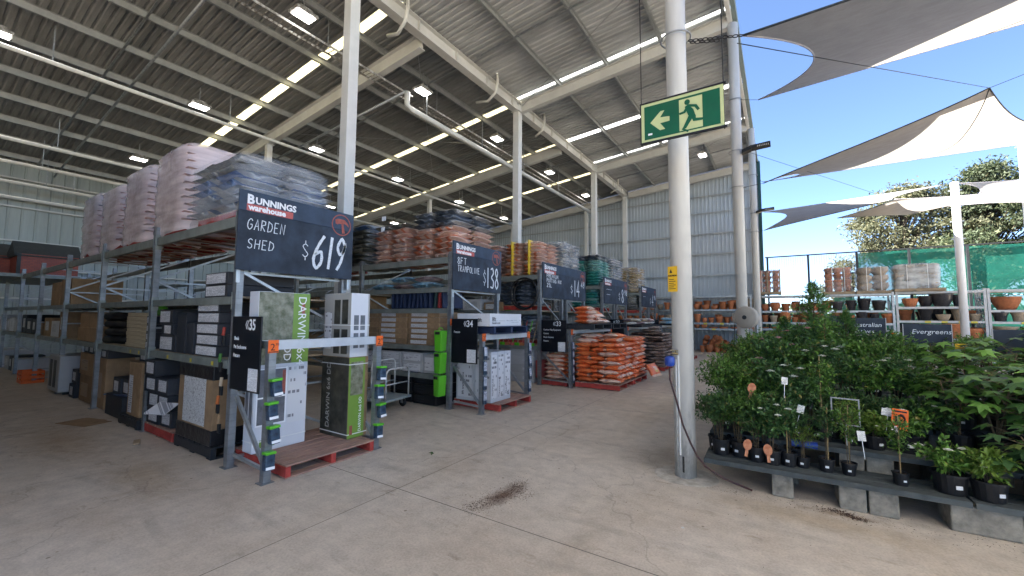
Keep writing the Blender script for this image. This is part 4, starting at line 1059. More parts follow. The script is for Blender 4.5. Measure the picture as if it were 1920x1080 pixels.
price_sign('farthest chalkboard price sign reading $4.98', ps, ps + 2.6, writing=[
    ('---', .25, .42, .10, .15, .024, .04, 0), ('$', 1.4, .2, .14, .24, .028, .04, 0), ('4', 1.75, .1, .26, .50, .055, .06, 0), ('98', 2.15, .40, .13, .2, .032, .04, 0)])

def aisle_board(label, num, lines, y, x0, x1, z0, z1):
    t = E('aisle_board', label, 'sign', (x0, y, z0), 0, 'black aisle number boards'); w, h = x1 - x0, z1 - z0
    MB().box(0, w, 0, .018, 0, h).build('panel', board_blk, t, bevel=.004)
    text(t, num, .17, (w * .60, -.001, h - .15), FY, ink_white, off=.003, sx=.86)
    for k in (0, 1):
        b = MB(); u = w * .48 + k * .035
        b.poly([(u + .028, -.0015, h - .045), (u, -.0015, h - .095), (u + .028, -.0015, h - .145), (u + .042, -.0015, h - .145), (u + .014, -.0015, h - .095), (u + .042, -.0015, h - .045)])
        b.build('chevron', ink_white, t)
    if lines: text(t, lines, .062, (.06, -.001, h - .27), FY, ink_white, line=1.55, sx=.8)
    MB().box(w - .235, w - .03, -.003, -.0005, .02, .26).build('notice', lab_small, t)
    return t
aisle_board('black aisle board 35 listing sheds, pet enclosures and petcare', '35', 'Sheds\nPet Enclosures\nPetcare', Y35 - .075, -5.36, -4.70, .92, 1.75)
aisle_board('black aisle board 34 listing petcare', '34', 'Petcare', Y34 - .075, -5.30, -4.68, .90, 1.73)
aisle_board('black aisle board 33 listing outdoor play, gutters and petcare', '33', 'Outdoor Play Equipment\nGutters\nPlastic Gutters\nPetcare', Y33 - .075, -5.30, -4.58, .88, 1.70)
aisle_board('black aisle board 32 half hidden by the orange bags', '32', None, Y32 - .075, -5.30, -4.58, .90, 1.72)
aisle_board('farthest black aisle board, number 31', '31', None, Y31 - .075, -5.30, -4.58, .90, 1.72)

def price_tag(label, x, y, z, s=.11, face='x', txt='2', grp='orange price tags on the rack posts'):
    t = E('price_tag', label, 'price tag', (x, y, z), 0, grp)
    if face == 'x':
        MB().box(0, .004, -s / 2, s / 2, 0, s * 1.25).build('card', orange_tag, t); text(t, txt, s * .95, (.0045, -s * .30, s * .25), FX, ink_black); text(t, '70', s * .35, (.0045, s * .18, s * .7), FX, ink_black)
        MB().box(.004, .0055, -s * .45, s * .45, s * .06, s * .14).build('printed_rule', ink_black, t)
    else:
        MB().box(-s / 2, s / 2, -.004, 0, 0, s * 1.25).build('card', orange_tag, t); text(t, txt, s * .95, (-s * .30, -.0045, s * .25), FY, ink_black)
    return t
price_tag('orange price tag on the near post of the shed display frame', -4.578, Y35, 1.36)
price_tag('orange price tag on the far post of the shed display frame', -4.578, Y35 + 1.40, 1.36)
price_tag('orange price tag on the near post of the trampoline frame', -4.578, Y34, 1.32)
price_tag('orange price tag on the far post of the trampoline frame', -4.578, Y34 + 1.60, 1.32)
price_tag('orange price tag on the near post beside the orange bags', -4.458, Y33, 1.33)
price_tag('orange price tag at the far post behind the orange bags', -4.458, Y33 + 2.9, 1.33)
price_tag('orange price tag on the post beside the brown bags', -4.458, Y32, 1.33)
price_tag('small orange tag above the hanging lime green boxes', -5.352, Y34 - .01, 1.60, .10)

# clip strips of small packs on the frame posts
pack_b = M('navy_printed_pack', (.02, .035, .075), .35, 0, .6, 14, col2=(.05, .09, .14)); pack_w = printed('pale_pack_print', (.45, .47, .52), (.05, .05, .07), rows=5., dens=.5)
def pack(label, x, y, z, grp, kind='tub', tilt=0):
    t = E('hanging_pack', label, 'pack', (x, y, z), 0, grp); t.rotation_euler = (rad(tilt), rad(-4), 0)
    if kind == 'tub':
        MB().box(.0, .085, -.05, .05, -.19, -.03).build('tub', pack_b, t, bevel=.015)
        MB().box(-.003, .09, -.055, .055, -.03, .0).build('lid', lime, t, bevel=.008)
        MB().box(.0852, .0868, -.045, .045, -.178, -.15).build('printed_label', ink_white, t)
    else:
        MB().box(.0, .025, -.05, .05, -.24, .0).build('pouch', pack_b, t, bevel=.01)
        MB().box(.0252, .0268, -.045, .045, -.17, -.01).build('printed_label', pack_w, t)
    return t
for side, yy in (('near', Y35 + .0), ('far', Y35 + 1.40)):
    for k, z in enumerate((1.09, .85, .60, .34)):
        pack('navy tub with lime lid, %s down on the %s post of the shed frame' % (od(k + 1), side), -4.575, yy + .015 * (-1) ** k, z, 'tubs hanging on the shed frame posts', tilt=R.uniform(-6, 6))
for side, yy in (('near', Y34), ('far', Y34 + 1.6)):
    for k, z in enumerate((1.22, .95, .68, .42)):
        pack('printed pouch, %s from the top on the %s post of the trampoline frame' % (od(k + 1), side), -4.575, yy + .02, z, 'pouches hanging on the trampoline frame posts', 'pouch', R.uniform(-9, 9))
for k, z in enumerate((1.15, .95, .75, .55, .35)):
    pack('printed pouch, %s from the top on the post by the orange bags' % od(k + 1), -4.455, Y33 + .02, z, 'pouches hanging by the orange bags', 'pouch', R.uniform(-9, 9))

# three lime green boxes hanging at the corner of row 34
for k, (z0, z1) in enumerate(((1.10, 1.50), (.68, 1.08), (.25, .65))):
    t = E('lime_box', 'lime green plastic pet box, %s, hanging on the rack corner by board 34' % ('top one', 'middle one', 'bottom one')[k], 'box', (-5.52, Y34 - .14, z0), rad(6 - 8 * k), 'lime green boxes hanging by board 34')
    h = z1 - z0
    b = MB(); w0, w1_, d = .075, .10, .09
    b.add([(-w0, -d, 0), (w0, -d, 0), (w0, d, 0), (-w0, d, 0), (-w1_, -d, h), (w1_, -d, h), (w1_, d, h), (-w1_, d, h)], [(0, 3, 2, 1), (4, 5, 6, 7), (0, 1, 5, 4), (1, 2, 6, 5), (2, 3, 7, 6), (3, 0, 4, 7)])
    b.build('box_body', lime, t, bevel=.02)
    MB().box(-.05, .05, -.115, -.09, h - .075, h - .02).build('latch', black_m, t, bevel=.006)
    MB().ring((0, 0, h + .005), .05, .008, 16, 6, 'y').build('handle', lime, t, smooth=True)

# ---------------------------------------------------------------- goods on the aisle face of row 35
F = Y35
def shelf_tag(label, x, z, y=F - .03):
    t = T(MB().box(-.03, .03, -.002, 0, 0, .05).build('shelf_ticket', M('yellow_ticket', (.55, .42, .04), .5, 0, .1, 10), None, (x, y, z)), label, 'ticket', 'yellow tickets on the shelf edges')
art = printed('line_drawing_print', (.55, .55, .54), (.14, .13, .13), rows=7., dens=.7, art=True)
pallet('black plastic pallet under the big brown carton', -6.42, F + .52, 0, 1.15, 1.1, [dark_pallet, dark_pallet])
t = carton('big brown carton with a printed white panel and black wrapped top', -6.95, -5.9, F - .02, F + 1.05, .152, 1.12, card, [('y', .16, .80, .22, .86, art)], tape=False)
wf = M('black_wrap_film', (.012, .012, .014), .3, 0, .3, 9, bump=.5, bscale=12)
MB().box(-.535, .535, -.545, .545, .80, .972).build('black_wrap', wf, t, bevel=.01); MB().box(-.535, .535, -.545, .545, .0, .19).build('black_wrap', wf, t, bevel=.01)
T(MB().box(-.28, .28, -.2, .2, 0, .012).build('paper_sheet', lab, None, (-6.3, F + .3, 1.128), rz=.3), 'white printed sheet lying on the big brown carton', 'paper')
k = 0
pallet('worn red pallet under the small black cartons', -7.62, F + .5, 0, 1.1, 1.05)
for (x0, x1, n, yo) in ((-8.12, -7.72, 4, 0), (-7.68, -7.30, 3, .05)):
    for j in range(n):
        k += 1; z = .153 + j * .235
        carton('black carton with a white label, %s up in the %s stack by the brown carton' % (od(j + 1), ('left', 'right')[x0 > -7.7]), x0 + R.uniform(-.03, .03), x1 + R.uniform(-.03, .03), F - .06 + yo + R.uniform(-.06, .06), F + .7, z, z + .23, card_dk, [('y', .2, .86, .18, .86, lab)], 'black cartons with white labels', tape=False, rz=rad(R.uniform(-5, 5)))
T(MB().box(-.17, .17, -.12, .12, 0, .01).build('paper_sheet', lab, None, (-7.2, F - .12, .47), rz=.5), 'crooked white label sheet on the black cartons', 'paper').rotation_euler = (rad(28), 0, .4)
t = carton('narrow brown carton with a tall white label leaning by the black cartons', -9.02, -8.45, F - .02, F + .6, .153, 1.0, card, [('y', .08, .38, .05, .75, lab)], tape=False)
T(t, None); pallet('black plastic pallet under the narrow brown carton', -8.75, F + .4, 0, .9, .95, [dark_pallet, dark_pallet])
T(MB().box(-.6, .6, -.4, .4, 0, .02).build('plastic_sheet', M('blue_plastic_sheet', (.03, .07, .18), .4, 0, .2, 4), None, (-9.8, F + .42, .40)), 'blue plastic sheet lying at an angle on the lower shelf', 'sheet').rotation_euler = (rad(7), rad(-4), .05)
carton('low dark carton under the blue plastic sheet', -10.25, -9.35, F + .0, F + .8, .0, .36, card_dk)
T(MB().box(-.35, .35, -.18, .18, 0, .006).box(-.3, .2, -.12, .2, .007, .013).build('flattened_cardboard', card, None, (-9.6, 1.95, .004), rz=.3), 'flattened brown cardboard lying on the aisle floor', 'cardboard')
T(MB().box(-.12, .12, -.035, .035, 0, .02).build('timber_offcut', raw_wood, None, (-7.5, 2.06, .002), rz=-.3), 'small timber offcut on the floor before the black cartons', 'offcut')
for j in range(5):
    z = 1.228 + j * .150 if 0 else 1.228 + j * .143
    carton('dark carton with a long white end label, %s up at the rack end' % od(j + 1), -6.62 + .02 * (j % 2), -5.97 + .02 * (j % 2), F + .02, F + .9, z, z + .14, card_dk, [('y', .04, .96, .12, .92, lab)], 'dark cartons with long white end labels', tape=False)
for j in range(2):
    carton('dark carton with a white end label on the middle shelf, %s' % ('lower', 'upper')[j], -6.5, -5.85, F + .05, F + .9, 1.996 + j * .163, 2.154 + j * .163, card_dk, [('y', .04, .90, .12, .92, lab)], 'dark cartons on the middle shelf', tape=False)
for j, (x0, x1, z0, z1, u) in enumerate(((-7.95, -7.35, 1.228, 1.47, 0), (-7.9, -7.45, 1.472, 1.63, .2), (-8.0, -7.5, 1.632, 1.85, 0), (-7.3, -7.0, 1.228, 1.80, 0), (-6.97, -6.72, 1.228, 1.66, 0))):
    carton('dark carton %s on the shelf above the black cartons' % ('at the bottom with a white label', 'in the middle with a small label', 'on top with a white label', 'standing tall and plain', 'standing plain beside the white labels')[j], x0, x1, F + .03, F + .8, z0, z1, card_dk, [('y', .05 + u, .8, .12, .86, lab)] if j < 3 else [], 'dark cartons on the lower shelf', tape=False)
pine = M('pale_timber', (.40, .33, .22), .8, 0, .2, 3, stretch=(.6, 6, 6))
for j in range(9):
    T(MB().box(-.48, .48, -.45, .45, 0, .06).build('timber_pack', pine, None, (-9.1 + R.uniform(-.03, .03), F + .5, 1.228 + j * .064), bevel=.004), 'pale flat timber pack in the shelf stack, %s up' % od(j + 1), 'timber pack', 'pale timber packs on the shelf')
for j in range(4):
    carton('small pale box with a white end, %s up beside the timber packs' % od(j + 1), -8.52, -8.28, F + .02, F + .4, 1.228 + j * .13, 1.353 + j * .13, card_dk, [('y', .1, .9, .15, .85, lab)], 'small boxes beside the timber packs', tape=False)
t = T(MB().lathe([(.02, 0), (.09, .02), (.1, .12), (.06, .2), (.01, .21)], 12).build('green_tub', lime, None, (-8.42, F + .15, 1.75)), 'lime green tub on top of the small boxes', 'tub')
for j in range(7):
    b = MB(); b.tube([(-.34, 0, 0), (-.1, .01, .01), (.1, -.01, .0), (.34, 0, .005)], .075, 10)
    o = b.build('rolled_bundle', [black_m, whi][j % 2], None, (-10.35 + (j % 3) * .06, F + .15 + (j % 2) * .22, 1.30 + (j // 2) * .145), smooth=True, rz=.3 * (-1) ** j)
    T(o, '%s rolled bundle in the jumbled heap, %s from the bottom' % (('black', 'white')[j % 2], od(j + 1)), 'bundle', 'rolled bundles heaped on the shelf')
carton('wide brown carton on the lower shelf, bottom of two', -12.5, -11.1, F + .0, F + .9, 1.228, 1.50, card)
carton('wide brown carton with crushed top, upper of two', -12.4, -11.0, F + .03, F + .9, 1.502, 1.79, card, rz=rad(2))
for j, (x0, x1, z0, z1) in enumerate(((-12.2, -11.2, .02, .55), (-12.3, -11.3, .552, .98), (-11.0, -10.5, .02, .95))):
    carton('brown carton on the floor under the shelf, %s' % ('lower of the pair', 'upper of the pair', 'tall one on its own')[j], x0, x1, F + .03, F + .9, z0, z1, card, [('y', .1, .6, .2, .7, print_brown)])
for j, (xx, zz) in enumerate(((-9.45, 1.228), (-9.9, .362), (-9.5, .362), (-10.62, .95), (-11.6, .982), (-12.1, .982), (-12.75, .002), (-12.75, .302), (-8.75, 1.002))):
    if j: carton('small dark box among the brown cartons of the aisle, %s from the near end' % od(j), xx - .2, xx + .2, F + .02 + .03 * (j % 3), F + .5, zz, zz + (.17 if zz > .9 else .29), card_dk, [('y', .15, .7, .2, .8, lab)], 'small dark boxes among the cartons', tape=False)
t = E('aircon_unit', 'white slatted appliance box on the aisle floor', 'appliance', (-13.7, F + .1, 0))
MB().box(-.55, .45, -.2, .5, .06, .85).build('casing', card_gr, t, bevel=.02)
b = MB()
for u in (-.42, -.05): b.box(u, u + .22, -.204, -.199, .15, .75)
b.build('grille', black_m, t)
MB().box(-.5, -.4, -.1, .4, 0, .06).box(.3, .4, -.1, .4, 0, .06).build('foot', black_m, t)
t = E('orange_crate', 'orange plastic crate on the floor far left', 'crate', (-16.5, F - .05, 0))
b = MB()
for z in (0, .12, .24): b.box(-.3, .3, -.2, -.18, z, z + .07).box(-.3, .3, .18, .2, z, z + .07).box(-.3, -.28, -.1799, .1799, z, z + .07).box(.28, .3, -.1799, .1799, z, z + .07)
for sx in (-.3, .28):
    for sy in (-.2, .18): b.box(sx + .001, sx + .019, sy + .001, sy + .019, 0, .31)
b.build('crate_sides', orange_tag, t); MB().box(-.279, .279, -.179, .179, .01, .025).build('crate_floor', orange_tag, t)
carton('large plain brown carton standing on the middle shelf far left', -14.9, -13.9, F + .1, F + 1.0, 1.998, 2.62, card)
carton('second plain brown carton on the middle shelf, nearer the rack end', -15.9, -15.05, F + .1, F + 1.0, 1.998, 2.58, card)
rr = random.Random(5)
for i in range(4):
    xb = -13.9 - i * 2.75
    for lv, zz in enumerate((.0, 1.228)):
        x = xb
        while x > xb - 2.2:
            w = rr.uniform(.4, .8); h = rr.uniform(.35, .62)
            if not (lv == 0 and i < 2):
                mt = rr.choice((card, card_dk, card_gr, card_wh)); nm = {card: 'brown', card_dk: 'dark', card_gr: 'grey', card_wh: 'white'}[mt]
                carton('%s carton on the %s of the far left bays, about %s to the left' % (nm, ('floor', 'shelf')[lv], od(int((-13 - x) / .55))), x - w, x, F + .05, F + .75, zz, zz + h, mt, [('y', .2, .7, .3, .8, lab)], 'cartons in the far left bays', tape=False)
            x -= w + .06
        rr.random()
for k, x in enumerate((-5.95, -6.6, -7.4, -8.6, -9.0)):
    shelf_tag('yellow price ticket on the lower shelf edge, %s from the rack end' % od(k + 1), x, 1.14)
# hanging goods on the end upright of row 35
for k, z in enumerate((1.62, 1.30, 1.02, .80, .58)):
    c_ = [ink_red, lime, terra, terra, lime][k]
    c_ = [M('dull_red', (.25, .03, .02)), M('dull_green', (.05, .16, .03)), terra_sand, M('dull_orange', (.4, .1, .02)), card][k]
    t = E('hanging_tool', '%s item hanging on the rack end upright, %s from the top' % (['red', 'green', 'tan', 'orange', 'brown'][k], od(k + 1)), 'tool', (-5.62 - .06 * (k % 2), F - .05, z), 0, 'small goods hanging on the rack end')
    MB().tube([(0, 0, 0), (0, -.01, -.10)], .018, 8).build('handle', c_, t); MB().box(-.03, .03, -.012, .012, -.21, -.10).build('blade', black_metal, t, bevel=.005)

# brick patterned cubby on top of the far racks
brick = bpy.data.materials.new('printed_brick_panel'); brick.use_nodes = True
nt = brick.node_tree; tc = nd(nt, 'TexCoord'); sp = nd(nt, 'SeparateXYZ'); nt.links.new(tc.outputs['Object'], sp.inputs['Vector']); ad = nd(nt, 'Math', operation='ADD'); nt.links.new(sp.outputs['X'], ad.inputs[0]); nt.links.new(sp.outputs['Y'], ad.inputs[1]); cmb = nd(nt, 'CombineXYZ'); nt.links.new(ad.outputs[0], cmb.inputs['X']); nt.links.new(sp.outputs['Z'], cmb.inputs['Y']); bk = nd(nt, 'TexBrick', Scale=5.)
bk.inputs['Color1'].default_value = (.36, .07, .03, 1); bk.inputs['Color2'].default_value = (.26, .05, .025, 1); bk.inputs['Mortar'].default_value = (.17, .05, .035, 1)
nt.links.new(cmb.outputs['Vector'], bk.inputs['Vector']); nt.links.new(bk.outputs['Color'], nt.nodes['Principled BSDF'].inputs['Base Color'])
roof_dk = M('dark_grey_cubby_roof', (.05, .055, .055), .7, 0, .15, 6, bump=.1)
t = E('cubby_house', 'brick patterned cubby house with a dark roof on top of the far racks', 'cubby house', (-20.2, 2.85, 3.0))
MB().box(-.9, .9, -.65, .65, 0, .62).build('walls', brick, t)
b = MB(); b.add([(.95, -.72, .55), (.95, .72, .55), (.35, .72, 1.05), (.35, -.72, 1.05), (-.95, -.72, .55), (-.95, .72, .55)], [(0, 1, 2, 3), (3, 2, 5, 4), (0, 3, 4), (1, 5, 2), (0, 4, 5, 1)]); b.build('roof', roof_dk, t)
MB().box(.901, .93, -.66, -.58, 0, .62).build('post', roof_dk, t)
t2 = dup(t, (-21.4, 1.55, 3.0), rad(4), 'second brick patterned cubby house, partly cut by the picture edge')
T(MB().box(-3.6, 1.2, -1.9, .7, -.1, 0).build('display_deck', zinc_dk, None, (-20.4, 2.85, 3.0)), 'grey display platform carrying the cubby houses', 'platform')

# ---------------------------------------------------------------- goods on the aisle face of row 34
F = Y34
n = 0
for cx in (-6.15, -7.08, -8.0):
    for j in range(6):
        n += 1
        carton('flat brown carton in the %s stack beside the lime boxes, %s up' % ({-6.15: 'right', -7.08: 'middle', -8.0: 'left'}[cx], od(j + 1)), cx - .44, cx + .44, F + .0 + R.uniform(0, .03), F + .8, 1.188 + j * .112, 1.297 + j * .112, card, [('y', .10, .62, .2, .85, lab)], 'flat brown cartons on the shelf of row 34', tape=False)
for i, (x0, x1) in enumerate(((-6.75, -6.15), (-7.4, -6.8), (-6.12, -5.7), (-8.0, -7.45))):
    for j in range(2 if i < 2 else 1):
        carton('grey appliance carton under the flat brown ones, %s, %s' % (('second from the rack end', 'third from the rack end', 'at the rack end', 'fourth from the rack end')[i], ('lower', 'upper')[j]), x0, x1, F + .02, F + .7, .628 + j * .2, (.825 if i < 2 else 1.0) + j * .2, card_gr, [('y', .08, .9, .15, .85, print_card)], 'grey cartons in row 34', tape=False)
for i, x in enumerate((-6.05, -6.75)):
    for j in range(3):
        t = E('storage_chest', 'black slatted storage chest carton under row 34, %s stack, %s up' % (('right', 'left')[i], od(j + 1)), 'chest', (x, F + .35, .01 + j * .198), 0, 'black chests at the foot of row 34')
        MB().box(-.32, .32, -.36, .36, 0, .19).build('chest_body', black_m, t, bevel=.012)
        b = MB()
        for q in range(3): b.box(-.2, .0, -.364, -.359, .04 + q * .05, .055 + q * .05)
        b.build('slot', card_dk, t)
mat_c = [M('navy_mat', (.015, .025, .06), .6, 0, .2, 6), M('dark_green_mat', (.02, .04, .04), .6, 0, .2, 6), M('dark_red_mat', (.2, .02, .02), .6, 0, .2, 6), M('mustard_mat', (.45, .22, .02), .6, 0, .2, 6)]
for i in range(13):
    x = -7.15 + i * .125
    o = MB().box(-.03, .03, -.3, .3, 0, .34).build('folded_mat', mat_c[0 if i < 10 else (1, 2, 3)[i - 10]] if i % 3 else mat_c[0], None, (x, F + .35, 1.937), bevel=.02)
    o.rotation_euler = (0, rad(R.uniform(-8, 10)), 0)
    T(o, 'folded mat standing on edge on the upper shelf, %s from the left' % od(i + 1), 'mat', 'folded mats on the upper shelf')
for i in range(5):
    one(BAG_W[0] if i % 2 == 0 else BAG_P[0], 'bag', (-6.3 - (i % 3) * .66, F + .3, 2.358 + (i // 3) * .14), rad(R.uniform(-8, 8)), 'soft white or mauve pack on the thin shelf of row 34, %s' % ('first from the end', 'second from the end', 'third from the end', 'upper first', 'upper second')[i], 'bag', 'soft packs in row 34')
for i, x in enumerate((-8.6, -9.5, -10.4, -11.4)):
    carton('mixed brown carton deeper in row 34, %s past the mats' % od(i + 1), x - .38, x + .38, F + .05, F + .8, 1.937, 2.25, (card, card_gr)[i % 2], [('y', .1, .5, .2, .8, lab)], 'cartons deeper in row 34', tape=False)
T(MB().tube([(-.4, 0, 0), (.4, 0, 0)], .16, 14).build('fabric_roll', M('dark_blue_fabric', (.01, .02, .05), .8, 0, .2, 5), None, (-7.35, F + .5, .80)), 'dark blue fabric roll behind the trolley', 'roll')
o = MB().lathe([(.005, 0), (.09, .03), (.11, .1), (.09, .18), (.005, .2)], 14).build('blue_ball', M('blue_plastic', (.02, .05, .25), .3, 0, .1, 5), None, (-7.9, F - .2, .80), smooth=True)
T(o, 'blue plastic float hanging by the trolley', 'float')

# flat trolley in the aisle
t = E('platform_trolley', 'steel platform trolley with hooped rails in the aisle by the lime boxes', 'trolley', (-6.75, 5.40, 0), rad(8))
MB().box(-.65, .65, -.36, .36, .19, .235).build('platform', M('trolley_grey', (.34, .38, .38), .5, .3, .15, 6), t, bevel=.01)
for sx in (-.5, .5):
    for sy in (-.28, .28):
        w = MB().ring((sx, sy, .085), .05, .032, 16, 8, 'y').build('caster', black_m, t, smooth=True)
        MB().box(sx - .03, sx + .03, sy - .034, sy - .028, .08, .19).box(sx - .03, sx + .03, sy + .028, sy + .034, .08, .19).build('fork', galv, w)
def hoop(x, h, w):
    p = [(x, -w, .235)] + [(x, -w + .1 * (1 - math.cos(a)), h - .1 + .1 * math.sin(a)) for a in (0, .5, 1., 1.57)] + [(x, w - .1 * (1 - math.cos(a)), h - .1 + .1 * math.sin(a)) for a in (1.57, 1., .5, 0)] + [(x, w, .235)]
    return p
for x, h in ((-.6, 1.0), (.25, .92), (.6, .78)):
    MB().tube(hoop(x, h, .32), .016, 8).tube([(x, -.32, .5), (x, .32, .5)], .012, 8).build('rail_hoop', white_steel, t, smooth=True)

# ---------------------------------------------------------------- goods seen at row 33
F = Y33
for j in range(4):
    carton('pale grey carton under row 33, %s up' % od(j + 1), -6.35, -5.6, F + .02, F + .8, .02 + j * .235, .25 + j * .235, card_gr, [('y', .55, .75, .35, .65, lab)], 'pale grey cartons under row 33', tape=False)
for i in range(8):
    t = E('garden_tool', 'long handled garden tool leaning in row 33, %s from the rack end' % od(i + 1), 'tool', (-5.62 - i * .16, F - .02, 1.0), 0, 'garden tools leaning in row 33')
    MB().tube([(0, 0, 0), (.12, .1, .68)], .014, 6).build('shaft', [raw_wood, lime, ink_red][i % 3], t)
    MB().box(-.07, .07, -.02, .02, -.0, .08).build('tool_head', [lime, ink_red, terra][i % 3], t, bevel=.008)
o = MB().ring((0, 0, 0), .42, .03, 28, 6, 'y').ring((.03, .05, -.02), .38, .03, 28, 6, 'y').build('hose_coil', black_m, None, (-5.85, F - .08, 2.42), smooth=True)
T(o, 'black coiled pipe hanging at the end of row 33', 'hose coil')
o = MB().lathe([(.19, 0), (.17, .03), (.12, .2), (.09, .28), (.005, .3)], 16).build('green_cone', lime, None, (-6.6, F + .3, 1.955))
T(o, 'bright green plastic cone on the shelf of row 33', 'cone')
for i in range(7):
    carton('mixed carton on the middle shelf of row 33, %s from the end' % od(i + 1), -7.3 - i * .8, -6.62 - i * .8, F + .05, F + .8, 1.958, 2.2 + .1 * (i % 3), (card, card_wh, card_dk)[i % 3], [('y', .1, .8, .2, .8, lab)], 'cartons on the middle shelf of row 33', tape=False)
t = carton('red carton under the end of row 33', -5.55, -5.42, F + .05, F + .5, .16, .62, ink_red, tape=False)

# stock added to the unseen rack, to keep light out of the aisle
for i in range(4):
    x = -5.75 - i * 2.75
    for j, (zz, hh) in enumerate(((0.0, 1.25), (1.51, 1.1))):
        for q in range(2):
            carton('tall brown carton added in the unseen rack across the aisle, bay %s, %s, %s' % (od(i + 1), ('floor', 'shelf')[j], ('nearer half', 'farther half')[q]), x - 1.25 - q * 1.3, x - .02 - q * 1.3, -1.65, -.45, zz + .002, zz + hh, (card, card_dk, card_gr)[(i + j + q) % 3], (), 'added cartons across the aisle', tape=False)
    for q in range(2):
        wrapped('pink wrapped bag pallet added on the unseen rack across the aisle, bay %s, %s' % (od(i + 1), ('nearer half', 'farther half')[q]), x - .65 - q * 1.3, -1.05, 2.975, 1.2, 1.3, 10, .11, lambda z: 'pink', film_pink, 60 + i * 2 + q)

# ---------------------------------------------------------------- exit sign
t = E('exit_sign', 'green running man exit sign hanging on black rods before the pole', 'sign', (-1.06, 3.9, 3.43))
sw_, sh_ = .71, .375
glow_c = M('pale_luminous_yellow', (.48, .53, .26), .45, 0, .06, 6); ex_g = M('exit_green', (.0, .085, .035), .3, 0, .1, 5)
MB().box(0, sw_, 0, .012, 0, sh_).build('panel', glow_c, t)
def px(x, y):
    tp = 470 - (x - 150) * .272; bt = 925 - (x - 150) * .225
    return ((x - 145) / 1060 * sw_, (bt - y) / (bt - tp) * sh_)
def flat(pts, lay, raw=False): return [(p[0], -.0015 * lay, p[1]) for p in ([px(*q) for q in pts] if not raw else pts)]
MB().box(.028, .455 * sw_ + .02, -.0015, .0005, .022, sh_ - .028).box(.7602 * sw_, sw_ - .028, -.0015, .0005, .022, sh_ - .028).box(.455 * sw_ + .0201, .76 * sw_, -.0015, .0005, sh_ - .046, sh_ - .028).box(.455 * sw_ + .0201, .76 * sw_, -.0015, .0005, .022, .034).build('green_field', ex_g, t)
MB().poly(flat([(270, 680), (400, 760), (470, 740), (405, 675), (530, 640), (530, 585), (405, 605), (465, 515), (410, 530)], 2)).build('arrow', glow_c, t)
def limb(b, pts, w, lay):
    P = [Vector(px(*q)) for q in pts]; vv = []
    for i, a in enumerate(P):
        d0 = (a - P[i - 1]).normalized() if i else (P[1] - a).normalized(); d1 = (P[i + 1] - a).normalized() if i < len(P) - 1 else d0
        d = (d0 + d1).normalized(); n = Vector((-d.y, d.x)) * w[i] / 2
        vv += [(a.x - n.x, -.0015 * lay, a.y - n.y), (a.x + n.x, -.0015 * lay, a.y + n.y)]
    b.add(vv, [(2 * i, 2 * i + 2, 2 * i + 3, 2 * i + 1) for i in range(len(P) - 1)])
b = MB(); hc = px(762, 412)
b.poly([(hc[0] + .024 * math.cos(a * .3927), -.003, hc[1] + .026 * math.sin(a * .3927)) for a in range(16)])
limb(b, [(752, 455), (800, 520), (828, 592)], (.034, .058, .052), 2.1)
limb(b, [(772, 462), (725, 535), (660, 560)], (.026, .024, .020), 2.3)
limb(b, [(775, 452), (868, 452), (905, 500)], (.022, .026, .024), 2.5)
limb(b, [(838, 575), (850, 622), (990, 604)], (.04, .034, .020), 2.7)
limb(b, [(812, 572), (725, 722), (705, 742), (770, 765)], (.044, .030, .026, .018), 2.9)
b.build('running_figure', ex_g, t)
MB().box(.062, .10, -.003, -.0015, .06, .078).build('sticker', ink_white, t)
MB().box(-.012, sw_ + .02, -.006, .02, sh_ + .0005, sh_ + .014).box(-.012, sw_ + .02, -.006, .02, -.016, -.0005).box(-.012, -.002, -.002, .016, -.0004, sh_ + .0004).build('frame', black_metal, t)
b = MB()
for u in (.0, sw_): b.tube([(u, .007, -.03), (u, .007, 6.45)], .005, 6)
b.build('hanging_rod', black_metal, t)
T(MB().bar((-1.4, 3.9, 9.95), (-.2, 3.9, 9.95), .05, .06).build('sign_bracket', galv, None), 'steel bracket under the roof edge holding the exit sign rods', 'bracket')

# things on the poles
t = E('caution_notice', 'yellow caution notice fixed on the thick front pole', 'sign', (-1.02, 4.925, 2.06)); t.rotation_euler = (0, 0, rad(-14))
yl = M('safety_yellow', (.72, .42, .02), .45, 0, .06, 8)
MB().box(-.055, .055, 0, .004, 0, .29).build('plate', yl, t)
MB().poly([(-.035, -.001, .215), (.0, -.001, .215), (-.018, -.001, .26)]).build('warning_symbol', ink_black, t)
text(t, 'CAUTION', .022, (-.05, -.001, .175), FY, ink_black, off=.0015)
b = MB()
for k in range(6): b.box(-.042, .035 - .02 * (k % 2), -.0015, -.0005, .03 + k * .021, .037 + k * .021)
b.build('printed_lines', ink_black, t)
t = E('hose_tap', 'brass tap with a blue hose fitting on the front pole', 'tap', (-1.0, 4.915, 1.20))
brass = M('dull_brass', (.22, .17, .09), .4, .7, .15, 10); blue_p = M('blue_hose_fitting', (.02, .055, .28), .35, 0, .15, 9)
MB().tube([(.02, .03, -.95), (.02, .03, .14)], .012, 8).build('riser_pipe', pvc, t)
MB().tube([(.02, .0, .16), (-.035, -.02, .165)], .014, 8).box(-.05, .03, -.03, -.015, .195, .205).tube([(0, -.01, .17), (0, -.02, .2)], .008, 6).build('tap_body', brass, t)
MB().lathe([(.03, 0), (.052, .012), (.056, .06), (.05, .1), (.03, .115)], 18).build('blue_fitting', blue_p, t, (-.06, -.03, .02), smooth=True)
